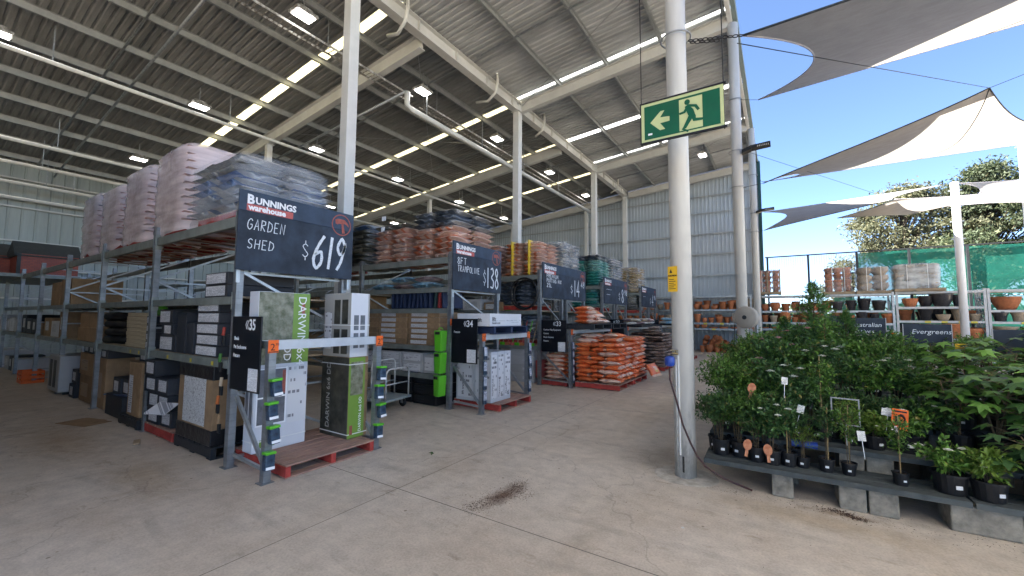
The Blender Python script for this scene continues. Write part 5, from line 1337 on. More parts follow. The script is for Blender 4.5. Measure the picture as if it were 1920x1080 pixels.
T(MB().tube([(-1.06, 4.86, 1.21), (-1.055, 4.85, 1.08), (-1.0, 4.84, .9), (-.93, 4.85, .6), (-.86, 4.86, .42), (-.80, 4.86, .30), (-.72, 4.87, .20), (-.55, 4.9, .10), (-.3, 4.92, .03)], .011, 8).build('garden_hose', M('dark_red_hose', (.05, .02, .018), .4, 0, .2, 9), None, smooth=True), 'dark hose running from the blue fitting down to the plant bench', 'hose')
t = E('hose_reel', 'beige enclosed hose reel mounted on the second pole', 'hose reel', (-.74, 12.2, 1.80)); t.rotation_euler = (0, 0, rad(-20))
beige = M('beige_plastic', (.36, .33, .28), .45, 0, .08, 4)
b = MB(); b.lathe([(.05, -.10), (.25, -.095), (.28, -.06), (.285, .06), (.25, .095), (.05, .10)], 30)
o = b.build('drum', beige, t, smooth=True); o.rotation_euler = (rad(90), 0, 0)
o = MB().lathe([(.05, 0), (.055, .015), (.0, .02)], 16).build('hub_cap', card_dk, t, (0, -.103, 0)); o.rotation_euler = (rad(90), 0, 0)
MB().box(-.34, -.2, -.05, .08, -.14, .12).build('wall_bracket', beige, t, bevel=.02)
MB().tube([(-.28, -.02, -.1), (-.30, -.03, -.5), (-.33, -.03, -1.2), (-.36, -.03, -1.75)], .013, 8).build('hose', black_m, t, smooth=True)
MB().tube([(-.1, .0, -.62), (-.08, -.02, -.9), (.05, -.02, -1.3), (.1, 0, -1.7)], .011, 6).build('loose_hose', black_m, t, smooth=True)
MB().box(-.13, -.06, -.04, .03, -.68, -.58).build('blue_fitting', blue_p, t, bevel=.01)
T(MB().tube([(-.52, 12.4, 0), (-.52, 12.4, 1.6)], .025, 8).box(-.56, -.42, 12.33, 12.38, 1.0, 1.28).build('bench_post', galv, None), 'thin steel post with a grey box beside the hose reel', 'post')
for lb, y, z in (('dark flat floodlight reaching out from the second pole', 12.4, 6.24), ('dark flat floodlight reaching out from the farthest pole', 20.0, 6.27)):
    t = E('floodlight', lb, 'lamp', (-.72, y, z), 0, 'floodlights on the poles')
    b = MB(); b.add([(0, -.1, -.06), (0, .1, -.06), (.22, .12, -.0), (.22, -.12, -.0), (0, -.1, .03), (0, .1, .03), (.22, .12, .10), (.22, -.12, .10)], [(0, 1, 2, 3), (7, 6, 5, 4), (0, 4, 5, 1), (1, 5, 6, 2), (2, 6, 7, 3), (3, 7, 4, 0)])
    b.build('bracket_arm', black_metal, t)
    o = MB().box(.2201, .66, -.13, .13, .0, .085).build('lamp_body', black_metal, t, bevel=.01); o.rotation_euler = (0, rad(-3), 0)
    b = MB()
    for k in range(7): b.box(.36 + k * .04, .38 + k * .04, -.134, -.129, .02, .065)
    b.build('cooling_fins', card_gr, t)

# ---------------------------------------------------------------- shade sails
sail_m = M('shade_sail_cloth', (.36, .335, .305), .8, 0, .06, 30, transl=.31, var2=.1, bump=.12, bscale=3)
sail_fill = M('white_fill_cloth', (.78, .77, .74), .8, 0, .04, 30, transl=.55)  # bright cloth for the added sails out of view
hem_m = M('sail_hem_dark', (.03, .04, .05), .7, 0, .2, 9); hem_g = M('sail_hem_pale', (.42, .40, .44), .7, 0, .1, 9)
cable_m = M('steel_cable', (.04, .042, .045), .4, .5, .1, 9)
def sail(label, A, B_, C_, D_, sag=(.12, .12, .12, .12), seam=None, cloth=None, dark=(0, 1, 2, 3)):
    """four corners in order; hyperbolic cloth whose four edges curve inwards"""
    A, B_, C_, D_ = map(Vector, (A, B_, C_, D_))
    def pt(u, v):
        s0, s1, s2, s3 = sag   # AB (u=0), BC (v=1), CD (u=1), DA (v=0)
        bu, bv = 4 * v * (1 - v), 4 * u * (1 - u)
        uu = (s0 * bu) + (1 - s0 * bu - s2 * bu) * u; vv = (s3 * bv) + (1 - s3 * bv - s1 * bv) * v
        p = (A * (1 - uu) + D_ * uu) * (1 - vv) + (B_ * (1 - uu) + C_ * uu) * vv
        return p
    n = 28; b = MB()
    b.add([pt(i / n, j / n) for j in range(n + 1) for i in range(n + 1)], [(j * (n + 1) + i, j * (n + 1) + i + 1, (j + 1) * (n + 1) + i + 1, (j + 1) * (n + 1) + i) for j in range(n) for i in range(n)])
    t = E('shade_sail', label, 'shade sail', A, 0, 'pale shade sails over the yard')
    b.v = [tuple(Vector(p) - A) for p in b.v]
    b.build('cloth', cloth or sail_m, t, smooth=True)
    E4 = [[pt(0, k / 24) - A for k in range(25)], [pt(k / 24, 1) - A for k in range(25)], [pt(1, k / 24) - A for k in range(25)], [pt(k / 24, 0) - A for k in range(25)]]
    for k, e in enumerate(E4):
        MB().tube(e, .013, 6).build('hem', hem_m if k in dark else hem_g, t, smooth=True)
    if seam:
        for (u0, v0, u1, v1) in seam:
            MB().tube([pt(u0 + (u1 - u0) * k / 16, v0 + (v1 - v0) * k / 16) - A for k in range(17)], .010, 5).build('seam', hem_m, t, smooth=True)
    return t
S1 = ((-.24, 5.05, 4.90), (-.30, 12.35, 7.55), (9.5, 12.6, 8.15), (9.0, 5.2, 5.3))
sail('nearest big shade sail at the top, hooked by a chain to the front pole', *S1, sag=(.095, .02, .05, .02), seam=[(.42, 1., .62, 0)], dark=(3,))
S2 = ((-.25, 12.4, 5.30), (-.45, 19.8, 7.48), (8.6, 19.6, 7.35), (3.71, 12.0, 6.46))
sail('middle shade sail rising to a peak held by cables', *S2, sag=(.16, .03, .10, .03), seam=[(1., 0., .52, 1.)], dark=(3, 2))
S3 = ((-.45, 19.9, 5.45), (-.55, 25.4, 7.45), (6.0, 24.6, 7.55), (3.6, 20.0, 6.16))
sail('far shade sail with a scalloped edge next to the farthest pole', *S3, sag=(.17, .02, .12, .02), dark=(3,))
sail('white shade sail stretched to the white mast', (1.95, 19.7, 5.62), (4.6, 23.5, 6.2), (7.6, 20.2, 6.02), (3.62, 19.95, 6.15), sag=(.03, .10, .10, .05), dark=(0, 3))
sail('small far white shade sail beyond the white mast', (5.4, 22.3, 6.15), (6.1, 23.1, 7.2), (11.5, 30, 8.7), (8.4, 22, 5.7), sag=(.25, .10, .05, .12), dark=())
sail('unseen white sail added over the walkway behind the viewer to spread light', (.3, -2.4, 5.4), (.3, 4.1, 6.3), (9, 4.3, 6.6), (9, -2.4, 8.2), sag=(.08, .03, .05, .03), dark=(0,), cloth=sail_fill)  # this sail and the next are added to pass sunlight onto the floor
sail('second unseen white sail added behind the viewer to spread light', (.3, -9.6, 5.4), (.3, -3.0, 6.8), (9, -3.0, 6.6), (9, -9.4, 8.2), sag=(.08, .03, .05, .03), dark=(0,), cloth=sail_fill)
def cable(label, p, q, r=.0055, grp='sail cables'):
    T(MB().tube([p, q], r, 5).build('cable', cable_m, None), label, 'cable', grp)
cable('cable from the front pole to the peak of the middle sail', (-.30, 5.05, 4.83), (3.71, 12.0, 6.46))
cable('cable from the peak of the middle sail out to the right', (3.71, 12.0, 6.46), (8.5, 12.3, 7.9))
cable('short cable from the second pole to the nearest sail', (-.72, 12.45, 7.72), (-.30, 12.35, 7.55))
cable('short cable from the second pole to the middle sail', (-.72, 12.45, 5.28), (-.25, 12.4, 5.30))
cable('short cable from the farthest pole to the middle sail', (-.67, 20.05, 7.88), (-.45, 19.8, 7.48))
cable('short cable from the farthest pole to the far sail', (-.67, 20.05, 5.42), (-.45, 19.9, 5.45))
cable('long thin cable from the second pole past the sails', (-.72, 12.4, 6.3), (3.6, 20.0, 6.16))
cable('cable from the white mast to the far sail', (6.0, 22.95, 7.2), (6.0, 24.6, 7.55))
def chain(label, p, q, n):
    p, q = Vector(p), Vector(q); b = MB(); d = (q - p)
    for k in range(n):
        c = p + d * (k + .5) / n; L = d.length / n
        b2 = MB(); b2.ring((0, 0, 0), L * .42, L * .13, 12, 5, 'y' if k % 2 else 'z', sx=1.3, sy=.75)
        ang = Vector((1, 0, 0)).rotation_difference(d.normalized())
        b.add([c + ang @ Vector(v) for v in b2.v], b2.f)
    T(b.build('chain', M('chain_steel', (.05, .05, .05), .45, .6, .2, 9), None, smooth=True), label, 'chain', 'chains on the front pole')
chain('upper chain from the front pole ring to the nearest sail', (-.80, 5.02, 5.03), (-.24, 5.05, 4.90), 11)
chain('lower chain hanging from the front pole ring toward the cable', (-.78, 5.02, 5.0), (-.48, 5.05, 4.93), 6)
def mast(label, x, y, h, r):
    t = E('white_mast', label, 'mast', (x, y, 0), 0, 'white sail masts')
    MB().lathe([(r, 0), (r, h), (r * .6, h + .02)], 20).build('shaft', M('bright_white_paint', (.74, .73, .71), .4, 0, .05, 3), t, smooth=True)
    for z in (h - .35, h - 1.6, h - 2.3): MB().box(-r - .07, r + .07, -.02, .02, z, z + .05).build('lug', galv, t)
mast('white round sail mast before the green shade cloth', 6.0, 23.1, 7.25, .125)
mast('white round sail mast at the right edge of the picture', 7.82, 23.0, 8.6, .12)

# ---------------------------------------------------------------- yard fence
fe = E('yard_fence', 'tall mesh yard fence hung with green shade cloth behind the pot racks', 'fence', (0, 26.2, 0))
fpost = M('dark_fence_post', (.03, .035, .04), .5, .2, .2, 6)
for x in (-.5, 1.3, 3.25, 5.15, 7.05, 9.0, 11, 13, 15): MB().box(x - .045, x + .045, -.045, .045, 0, 5.08).build('post', fpost, fe)
MB().box(-.6, 16, -.03, .03, 5.081, 5.14).build('top_rail', fpost, fe)
b = MB(); x = -.44
while x < 3.2: b.bar((x, -.06, .3), (x, -.06, 5.07), .005, .005); x += .10
b.build('wire_mesh', fpost, fe)
cloth = M('green_shade_cloth', (.012, .16, .12), .8, 0, .25, 1.3, transl=.45, bump=.1, bscale=5); see_through(cloth, .2)
b = MB()
def wavy(x0, x1, z0, z1, y, n=24):
    vv = []; 
    for j in range(7):
        for i in range(n + 1):
            X = x0 + (x1 - x0) * i / n; Z = z0 + (z1 - z0) * j / 6
            vv.append((X, y + .03 * noise.noise(Vector((X * 1.3, Z, 3.))), Z + (.05 * noise.noise(Vector((X, 1., 7.))) if j in (0, 6) else 0)))
    return vv, [(j * (n + 1) + i, j * (n + 1) + i + 1, (j + 1) * (n + 1) + i + 1, (j + 1) * (n + 1) + i) for j in range(6) for i in range(n)]
b.add(*wavy(3.3, 16, 2.9, 5.05, .08)); b.add(*wavy(-.4, 16, .0, 2.05, .10)); b.add(*wavy(2.3, 16, 2.06, 2.88, .12))
b.build('shade_cloth', cloth, fe)

# ---------------------------------------------------------------- pot racks and pots
def shelf_rack(label, x0, x1, y0, depth, levels, h, mat):
    t = E('shelf_rack', label, 'rack', (x0, y0, 0), 0, 'pot racks at the far end'); w = x1 - x0
    for x in (0, w):
        for y in (0, depth): MB().box(x - .04, x + .04, y - .03, y + .03, 0, h).build('upright', mat, t)
        b = MB(); z = .2
        while z < h - .6: b.bar((x, .03, z), (x, depth - .03, z + .5), .025, .025); z += .5
        b.build('brace', mat, t)
    for z in levels:
        MB().box(.041, w - .041, -.025, .025, z - .09, z).box(.041, w - .041, depth - .025, depth + .025, z - .09, z).build('beam', mat, t)
        MB().box(.041, w - .041, .026, depth - .026, z - .03, z - .005).build('deck', mat, t)
    return t
pale_rack = M('pale_rack_steel', (.50, .50, .49), .5, .15, .1, 5)
shelf_rack('pot rack against the far metal wall', -4.1, -1.25, 24.3, .9, [2.99, 2.27, 1.56, 1.26], 3.05, galv)
shelf_rack('pot rack on the far wall left of the front pole', -8.4, -4.25, 24.3, .9, [2.95, 2.27, 1.56, 1.2], 3.05, galv)
shelf_rack('pot rack along the fence beside the farthest pole', -.95, 4.15, 24.2, .9, [2.93, 2.18, 1.62, 1.30], 3.0, galv)
shelf_rack('pot rack along the fence under the silver wrapped pallet', 4.27, 6.9, 24.2, .9, [2.98, 2.33, 1.74, 1.0, .3], 3.05, pale_rack)
shelf_rack('pot rack along the fence at the right edge', 7.0, 10.2, 24.2, .9, [2.99, 2.18, 1.72, 1.40, 1.08], 3.05, pale_rack)
PROF = {'classic': [(.62, 0), (.66, .02), (.86, .72), (.98, .73), (1.0, .98), (.93, 1.0), (.90, .76), (.6, .1)],
        'bowl': [(.5, 0), (.6, .03), (.92, .6), (1.0, .95), (1.02, 1.0), (.95, .98), (.85, .6), (.4, .1)],
        'tall': [(.55, 0), (.6, .02), (.95, .9), (1.0, .92), (1.0, 1.0), (.92, 1.0), (.88, .85), (.5, .1)],
        'urn': [(.45, 0), (.5, .03), (.9, .45), (1.0, .65), (.88, .86), (.95, 1.0), (.86, .98), (.8, .86), (.5, .2)],
        'dish': [(.8, 0), (.85, .1), (1.0, .9), (1.0, 1.0), (.93, .95), (.8, .3)]}
PM = {}
def potmesh(kind, mat):
    k = (kind, mat.name)
    if k not in PM:
        o = MB().lathe(PROF[kind], 18).build('pot', mat); me = o.data; bpy.data.objects.remove(o)
        for p in me.polygons: p.use_smooth = len(p.vertices) == 4
        PM[k] = me
    return PM[k]
def pot(kind, mat, x, y, z, r, h, label, grp, ry=0):
    o = bpy.data.objects.new('pot', potmesh(kind, mat)); COL.objects.link(o); o.location = (x, y, z + .002); o.scale = (r, r, h); o.rotation_euler = (rad(ry), 0, R.uniform(0, 6))
    return T(o, label, 'pot', grp)
def fill(x0, x1, y, z, hmax, where, kinds, mats, r0, r1, grp, mname):
    x = x0; n = 0
    while x < x1 - r0:
        r = R.uniform(r0, r1); n += 1; k = R.choice(kinds); m = R.choice(mats)
        h = min(hmax, r * {'classic': 1.75, 'bowl': 1.2, 'tall': 2.3, 'urn': 1.9, 'dish': .35}[k] * R.uniform(.9, 1.1))
        pot(k, m, x + r, y + R.uniform(0, .12), z, r, h, '%s %s pot, %s from left, %s' % (mname[m.name], {'classic': 'rimmed', 'bowl': 'bowl', 'tall': 'tall', 'urn': 'rounded', 'dish': 'shallow'}[k], od(n), where), grp)
        x += 2 * r + R.uniform(.01, .06)
MN = {'terracotta': 'terracotta', 'dark_glazed_pot': 'dark glazed', 'sandstone_pot': 'sandy'}
tt, td, ts = [terra], [terra_glz], [terra_sand]
g1 = 'terracotta pots on the far wall rack'
fill(-4.0, -1.3, 24.4, 2.272, .6, 'the upper shelf of the far wall rack', ['classic', 'tall', 'urn', 'bowl'], tt * 3 + ts, .14, .24, g1, MN)
fill(-4.0, -1.3, 24.4, 1.562, .55, 'the middle shelf of the far wall rack', ['classic', 'urn', 'tall'], tt, .12, .20, g1, MN)
fill(-4.0, -1.3, 24.85, 1.562, .6, 'the middle shelf back row of the far wall rack', ['classic', 'tall'], tt, .14, .20, g1, MN)
fill(-4.0, -1.3, 24.85, 2.272, .6, 'the upper shelf back row of the far wall rack', ['classic', 'tall'], tt, .16, .24, g1, MN)
fill(-4.0, -1.3, 24.4, 1.262, .2, 'the thin shelf of the far wall rack', ['dish', 'bowl'], tt, .15, .24, g1, MN)
for row in range(3):
    fill(-3.7 + row * .2, -1.4, 24.15 + row * .32, .0 if row < 2 else .0, .9, 'the floor under the far wall rack, %s row' % ('front', 'middle', 'back')[row], ['tall', 'classic', 'urn'], tt, .12, .2 + .03 * row, g1, MN)
for k in range(9):
    pot(R.choice(['tall', 'classic']), terra, -3.5 + (k % 5) * .28, 24.45 + .25 * (k // 5), .40 + .16 * (k // 5), .15, .36, 'terracotta pot lying on the floor heap, %s from the left' % od(k + 1), g1, R.uniform(40, 95))
g2 = 'pots on the far wall rack left of the front pole'
for z, wh in ((2.272, 'upper'), (1.562, 'middle'), (1.202, 'thin')):
    fill(-8.2, -4.3, 24.4, z, .5, 'the %s shelf left of the front pole' % wh, ['classic', 'tall', 'urn'], tt * 2 + ts, .14, .24, g2, MN)
g3 = 'pots on the fence rack by the farthest pole'
for z, wh in ((2.182, 'upper'), (1.622, 'middle'), (1.302, 'thin')):
    if z > 1.4: fill(-.8, 3.9, 24.8, z, .55, 'the %s shelf back row beside the farthest pole' % wh, ['classic', 'tall'], tt * 3 + td, .15, .24, g3, MN)
    fill(-.8, 1.9, 24.35, z, .5 if z > 1.4 else .2, 'the %s shelf beside the farthest pole' % wh, ['classic', 'tall', 'urn'] if z > 1.4 else ['dish'], tt * 3 + ts, .13, .24, g3, MN)
fill(2.0, 4.0, 24.35, 2.182, .65, 'the upper shelf behind the tall shrub', ['tall', 'classic'], td, .18, .28, g3, MN)
fill(2.0, 4.0, 24.35, 1.622, .5, 'the middle shelf behind the tall shrub', ['tall', 'classic'], td + tt, .18, .28, g3, MN)
g4 = 'pots on the fence rack under the silver pallet'
pot('bowl', terra, 4.75, 24.5, 2.332, .27, .36, 'terracotta bowl pot at the left of the top shelf under the silver pallet', g4)
pot('bowl', terra_glz, 5.25, 24.55, 2.332, .26, .46, 'dark glazed bowl partly behind the big black one', g4)
pot('bowl', terra_glz, 5.72, 24.5, 2.332, .38, .52, 'big black glazed bowl in the middle of the top shelf', g4)
pot('tall', terra_glz, 6.22, 24.55, 2.332, .20, .5, 'dark glazed tall pot right of the big black bowl', g4)
fill(4.4, 6.8, 24.85, 1.742, .55, 'the second shelf back row under the silver pallet', ['classic', 'tall'], td + tt, .18, .26, g4, MN)
fill(4.4, 6.8, 24.85, 1.002, .6, 'the third shelf back row under the silver pallet', ['tall', 'classic'], tt + td, .2, .3, g4, MN)
fill(4.95, 6.8, 24.4, 1.742, .5, 'the second shelf under the silver pallet', ['bowl', 'classic', 'tall'], td * 2 + tt + ts, .16, .28, g4, MN)
fill(4.35, 6.8, 24.4, 1.002, .62, 'the third shelf under the silver pallet', ['classic', 'urn', 'tall', 'bowl'], ts + tt + td, .20, .34, g4, MN)
fill(4.4, 6.8, 24.4, .302, .55, 'the bottom shelf under the silver pallet', ['classic', 'urn', 'tall', 'bowl'], ts + td, .2, .34, g4, MN)
g5 = 'pots on the fence rack at the right edge'
pot('bowl', terra, 7.55, 24.5, 2.182, .42, .52, 'big bright terracotta bowl on the rack at the right edge', g5)
fill(8.05, 10, 24.4, 2.182, .45, 'the top shelf at the right edge', ['classic', 'bowl'], ts + tt, .2, .34, g5, MN)
fill(7.1, 10, 24.4, 1.722, .4, 'the second shelf at the right edge', ['classic'], ts * 2 + td, .2, .26, g5, MN)
fill(7.1, 10, 24.4, 1.402, .16, 'the third shelf at the right edge', ['dish'], tt + ts, .28, .4, g5, MN)
fill(7.1, 10, 24.4, 1.082, .2, 'the fourth shelf at the right edge', ['dish', 'bowl'], tt + ts, .22, .36, g5, MN)
ytick = M('yellow_shelf_ticket', (.66, .55, .08), .5, 0, .1, 9)
for k, (x, z) in enumerate(((5.2, 1.70), (5.7, 1.70), (6.2, 1.70), (6.55, 1.70), (4.9, .96), (5.8, .96), (7.9, 1.68), (7.6, 1.36), (8.1, 1.36), (-3.4, 1.52), (-2.6, 1.52), (-3.0, 1.22))):
    T(MB().box(-.09, .09, -.003, 0, -.05, .03).build('shelf_ticket', ytick, None, (x, 24.16 if x > -1 else 24.26, z)), 'yellow ticket on a pot rack shelf edge, %s of the far racks' % od(k + 1), 'ticket', 'yellow tickets on the pot racks')
def pot_pallet(label, x, y, z, cols, rows, r, h, mat, fm, crate=False):
    t = E('pot_pallet', label, 'pot pallet', (x, y, z), 0, 'wrapped pot pallets on the pot racks'); w = cols * r * 2.05
    pallet_mesh(w + .12, w * .8 + .1, .13).build('pallet', [raw_wood, raw_wood], t)
    for i in range(cols):
        for j in range(2):
            for k in range(rows):
                o = bpy.data.objects.new('pot', potmesh('classic' if mat is not terra_sand else 'urn', mat)); COL.objects.link(o); o.parent = t
                o.location = ((i - (cols - 1) / 2) * r * 2.05, (j - .5) * r * 2.05, .132 + k * h); o.scale = (r, r, h * .99)
    H = rows * h
    hull(w + .02, r * 4.1 + .02, H + .02, x, .03).build('film_wrap', fm, t, (0, 0, .132), smooth=True)
    b = MB()
    for u in (-w * .22, w * .22): b.box(u - .012, u + .012, -r * 2.1 - .02, -r * 2.1 - .012, .13, .13 + H)
    b.build('strap', strap_m, t)
    if crate:
        b = MB()
        for u in (-.5, 0, .5): b.box(u * w - .03, u * w + .03, -r * 2.1 - .05, -r * 2.1 - .022, .1, .16 + H)
        b.build('timber_frame', raw_wood, t)
film2 = M('shiny_film', (.6, .61, .6), .12, 0, .05, 5, spec=.8, bump=.8, bscale=6); see_through(film2, .5, (2, 2, 5), .2, .75)
pot_pallet('timber framed pallet of red pots beside the farthest pole', -.5, 24.7, 3.0, 3, 4, .17, .27, terra, film, True)
pot_pallet('pallet of red terracotta pots above the tall shrub', 2.32, 24.7, 2.935, 3, 4, .165, .28, terra, film)
pot_pallet('pallet of pale pots wrapped in film beside the red ones', 3.55, 24.7, 2.935, 2, 3, .27, .35, terra_sand, film)
pot_pallet('silver wrapped pallet of pots, widest on the pot racks', 5.0, 24.7, 2.985, 4, 3, .18, .35, terra_sand, film2)
for k in range(4):
    t = E('white_crate', 'white slatted crate of pots on the floor at the far wall rack, %s up' % od(k + 1), 'crate', (-1.55, 24.0, .02 + k * .135), 0, 'white slatted crates at the far wall rack')
    MB().box(-.28, .28, -.25, .25, 0, .05).box(-.28, .28, -.25, .25, .07, .125).build('crate_body', card_wh, t)

# bending customer by the pots
def skin_figure(name, joints, edges, mat, parent, root=0, sub=2):
    me = bpy.data.meshes.new(name); me.from_pydata([j[:3] for j in joints], edges, []); me.materials.append(mat)
    o = bpy.data.objects.new(name, me); COL.objects.link(o); o.parent = parent
    sk = o.modifiers.new('skin', 'SKIN'); sk.use_smooth_shade = True
    for i, j in enumerate(joints):
        v = me.skin_vertices[0].data[i]; r = j[3]; v.radius = (r, r * (j[4] if len(j) > 4 else 1)); v.use_root = (i == root)
    sb = o.modifiers.new('subsurf', 'SUBSURF'); sb.levels = sb.render_levels = sub
    return o
skin_m = M('skin', (.42, .24, .17), .5, 0, .06, 8)
t = E('person', 'person in a pale grey shirt bending over the far terracotta pots', 'person', (-.62, 21.9, 0))
J = [(0, 0, .86, .15), (-.16, .02, 1.05, .15), (-.34, .03, 1.24, .16), (-.43, .03, 1.34, .075), (-.50, .03, 1.40, .07), (-.57, .03, 1.45, .10), (-.61, .03, 1.50, .085),
     (-.36, -.19, 1.22, .06), (-.47, -.22, .97, .045), (-.62, -.20, .78, .035), (-.36, .24, 1.22, .06), (-.50, .26, .98, .045), (-.66, .22, .80, .035),
     (0.02, -.1, .80, .1), (-.14, -.13, .45, .07), (.02, -.13, .09, .045), (-.12, -.14, .04, .04), (0.02, .12, .80, .1), (-.10, .15, .45, .07), (.06, .15, .09, .045), (-.08, .16, .04, .04)]
ed = [(0, 1), (1, 2), (2, 3), (3, 4), (4, 5), (5, 6), (2, 7), (7, 8), (8, 9), (2, 10), (10, 11), (11, 12), (0, 13), (13, 14), (14, 15), (15, 16), (0, 17), (17, 18), (18, 19), (19, 20)]
for hand, side in ((9, -1), (12, 1)):
    hx, hy, hz = J[hand][:3]
    pi2 = len(J); J.append((hx - .05, hy, hz - .06, .03)); ed.append((hand, pi2))
    for q in range(4):
        k = len(J); J.append((hx - .085, hy + (q - 1.5) * .02, hz - .10, .010)); J.append((hx - .085 - .01 * q, hy + (q - 1.5) * .022, hz - .145 - .008 * (1 - abs(q - 1.5)), .008)); ed += [(pi2, k), (k, k + 1)]
    k = len(J); J.append((hx - .03, hy + side * .045, hz - .08, .011)); J.append((hx - .06, hy + side * .055, hz - .11, .009)); ed += [(pi2, k), (k, k + 1)]
skin_figure('body', J, ed, skin_m, t)
skin_figure('shirt', [(0.01, 0, .84, .175), (-.16, .02, 1.05, .17), (-.34, .03, 1.24, .18), (-.42, .03, 1.32, .09), (-.36, -.21, 1.21, .075), (-.43, -.23, 1.03, .06), (-.36, .26, 1.21, .075), (-.45, .28, 1.05, .06)], [(0, 1), (1, 2), (2, 3), (2, 4), (4, 5), (2, 6), (6, 7)], M('pale_grey_shirt', (.42, .42, .44), .9, 0, .1, 8), t)
skin_figure('trousers', [(0, 0, .84, .16), (.02, -.11, .79, .115), (-.14, -.13, .45, .085), (.02, -.13, .10, .065), (.02, .13, .79, .115), (-.10, .15, .45, .085), (.06, .15, .10, .065)], [(0, 1), (1, 2), (2, 3), (0, 4), (4, 5), (5, 6)], M('dark_trousers', (.03, .035, .05), .9, 0, .15, 8), t)
b = MB(); b.lathe([(.02, -.02), (.095, .0), (.118, .05), (.11, .1), (.07, .135), (.01, .145)], 16); b.build('hair', M('dark_hair', (.025, .016, .012), .6, 0, .3, 20), t, (-.575, .03, 1.455), smooth=True).rotation_euler = (0, rad(-28), 0)
b = MB(); b.lathe([(.001, -.012), (.012, 0), (.001, .012)], 8, (-.672, -.035 + .03, 1.45)); b.lathe([(.001, -.012), (.012, 0), (.001, .012)], 8, (-.672, .035 + .03, 1.45)); b.build('eyes', ink_black, t)
MB().leaf((-.66, .03, 1.46), (-.5, 0, -1), (-1, 0, .3), .05, .03).build('nose', skin_m, t)

# ---------------------------------------------------------------- plant benches
TIER = [(4.93, 5.38, .27), (5.40, 5.92, .45), (5.94, 6.5, .63), (6.52, 7.15, .81), (7.17, 8.3, .81), (8.32, 9.6, .81), (9.62, 11.0, .81)]
for k, (y0, y1, z) in enumerate(TIER):
    t = E('plant_bench', '%s stepped grey bench of planks on concrete blocks under the plants' % ('lowest front', 'second', 'third', 'fourth', 'fifth', 'sixth', 'last and deepest')[k], 'bench', (0, y0, 0), rad(1.5) if k == 0 else 0, 'stepped plant benches')
    D = y1 - y0
    for i in range(3):
        xa = -.74 + i * 2.02
        b = MB(); n = max(2, int(D / .15)); pw = D / n
        for q in range(n): b.box(xa, xa + 2.0, q * pw + .006, (q + 1) * pw - .006, z - .028, z)
        b.build('plank_deck', bench_m, t, bevel=.003, segs=1)
        MB().box(xa, xa + 2.0, -.002, .012, z - .045, z + .003).build('edge_rail', bench_m, t)
    if k < 3:
        for x0, x1 in ((-.13, .05), (.40, .60), (.615, .82), (1.14, 1.55), (2.1, 2.5), (3.0, 3.4)):
            MB().box(x0 + k * .05, x1 + k * .05, .05, D - .06, .0 if k == 0 else 0, z - .046).build('concrete_block', conc_blk, t, bevel=.012)
    else:
        for x0 in (-.6, .6, 1.8, 3.0): MB().box(x0, x0 + .2, .1, D - .1, 0, z - .046).build('concrete_block', conc_blk, t, bevel=.012)

# ---------------------------------------------------------------- plants: a few kinds, each with its own pot, stems and leaves
lf_a = leafmat('small_leaf_green', (.03, .08, .015), (.145, .28, .045)); lf_b = leafmat('dark_leaf_green', (.022, .055, .02), (.09, .19, .05))
lf_c = leafmat('big_leaf_green', (.04, .11, .02), (.17, .33, .06), .35); lf_d = leafmat('fine_leaf_green', (.03, .085, .018), (.10, .22, .045)); lf_y = leafmat('lime_leaf_green', (.08, .15, .02), (.20, .30, .05), .35)
stem_m = M('plant_stem', (.09, .065, .035), .8, 0, .3, 20); stake_m = M('bamboo_stake', (.30, .22, .10), .7, 0, .2, 20)
petal_w = M('white_petal', (.75, .74, .66), .6, 0, .04, 10, transl=.25); petal_p = M('pink_petal', (.66, .36, .38), .6, 0, .1, 10, transl=.25); petal_o = M('orange_petal', (.75, .25, .03), .6, 0, .2, 10, transl=.25); petal_r = M('red_petal', (.6, .02, .05), .6, 0, .1, 10, transl=.25)
def rdir(r):
    while True:
        v = Vector((r.uniform(-1, 1), r.uniform(-1, 1), r.uniform(-1, 1)))
        if .05 < v.length < 1: return v.normalized()
def add_pot(t, r, h, mat=None, tag=True):
    MB().lathe([(r * .78, 0), (r * .82, .01), (r * .97, h * .9), (r * 1.04, h * .9), (r * 1.04, h), (r * .96, h), (r * .93, h * .86)], 18).build('pot', mat or pot_blk, t, smooth=False)
    MB().lathe([(r * .95, h * .85), (.001, h * .9)], 14).build('soil', soil_m, t)
    if tag: MB().box(-.022, .022, -r * .92 - .004, -r * .92 - .001, h * .35, h * .35 + .03).build('barcode_label', lab_small, t)
def spray(b, r, base, tip, n, L, W, spread=.8):
    """leaves set along a twig"""
    base, tip = Vector(base), Vector(tip); ax = tip - base; dn = ax.normalized() if ax.length > .001 else Vector((0, 0, 1))
    for i in range(n):
        f = .25 + .75 * (i + r.random()) / n
        d = (dn * .55 + rdir(r) * spread + Vector((0, 0, .15))).normalized()
        s = r.uniform(.7, 1.15)
        b.leaf(base + ax * f, d, (Vector((0, 0, 1)) + rdir(r) * .6), L * s, W * s, .18, .12)
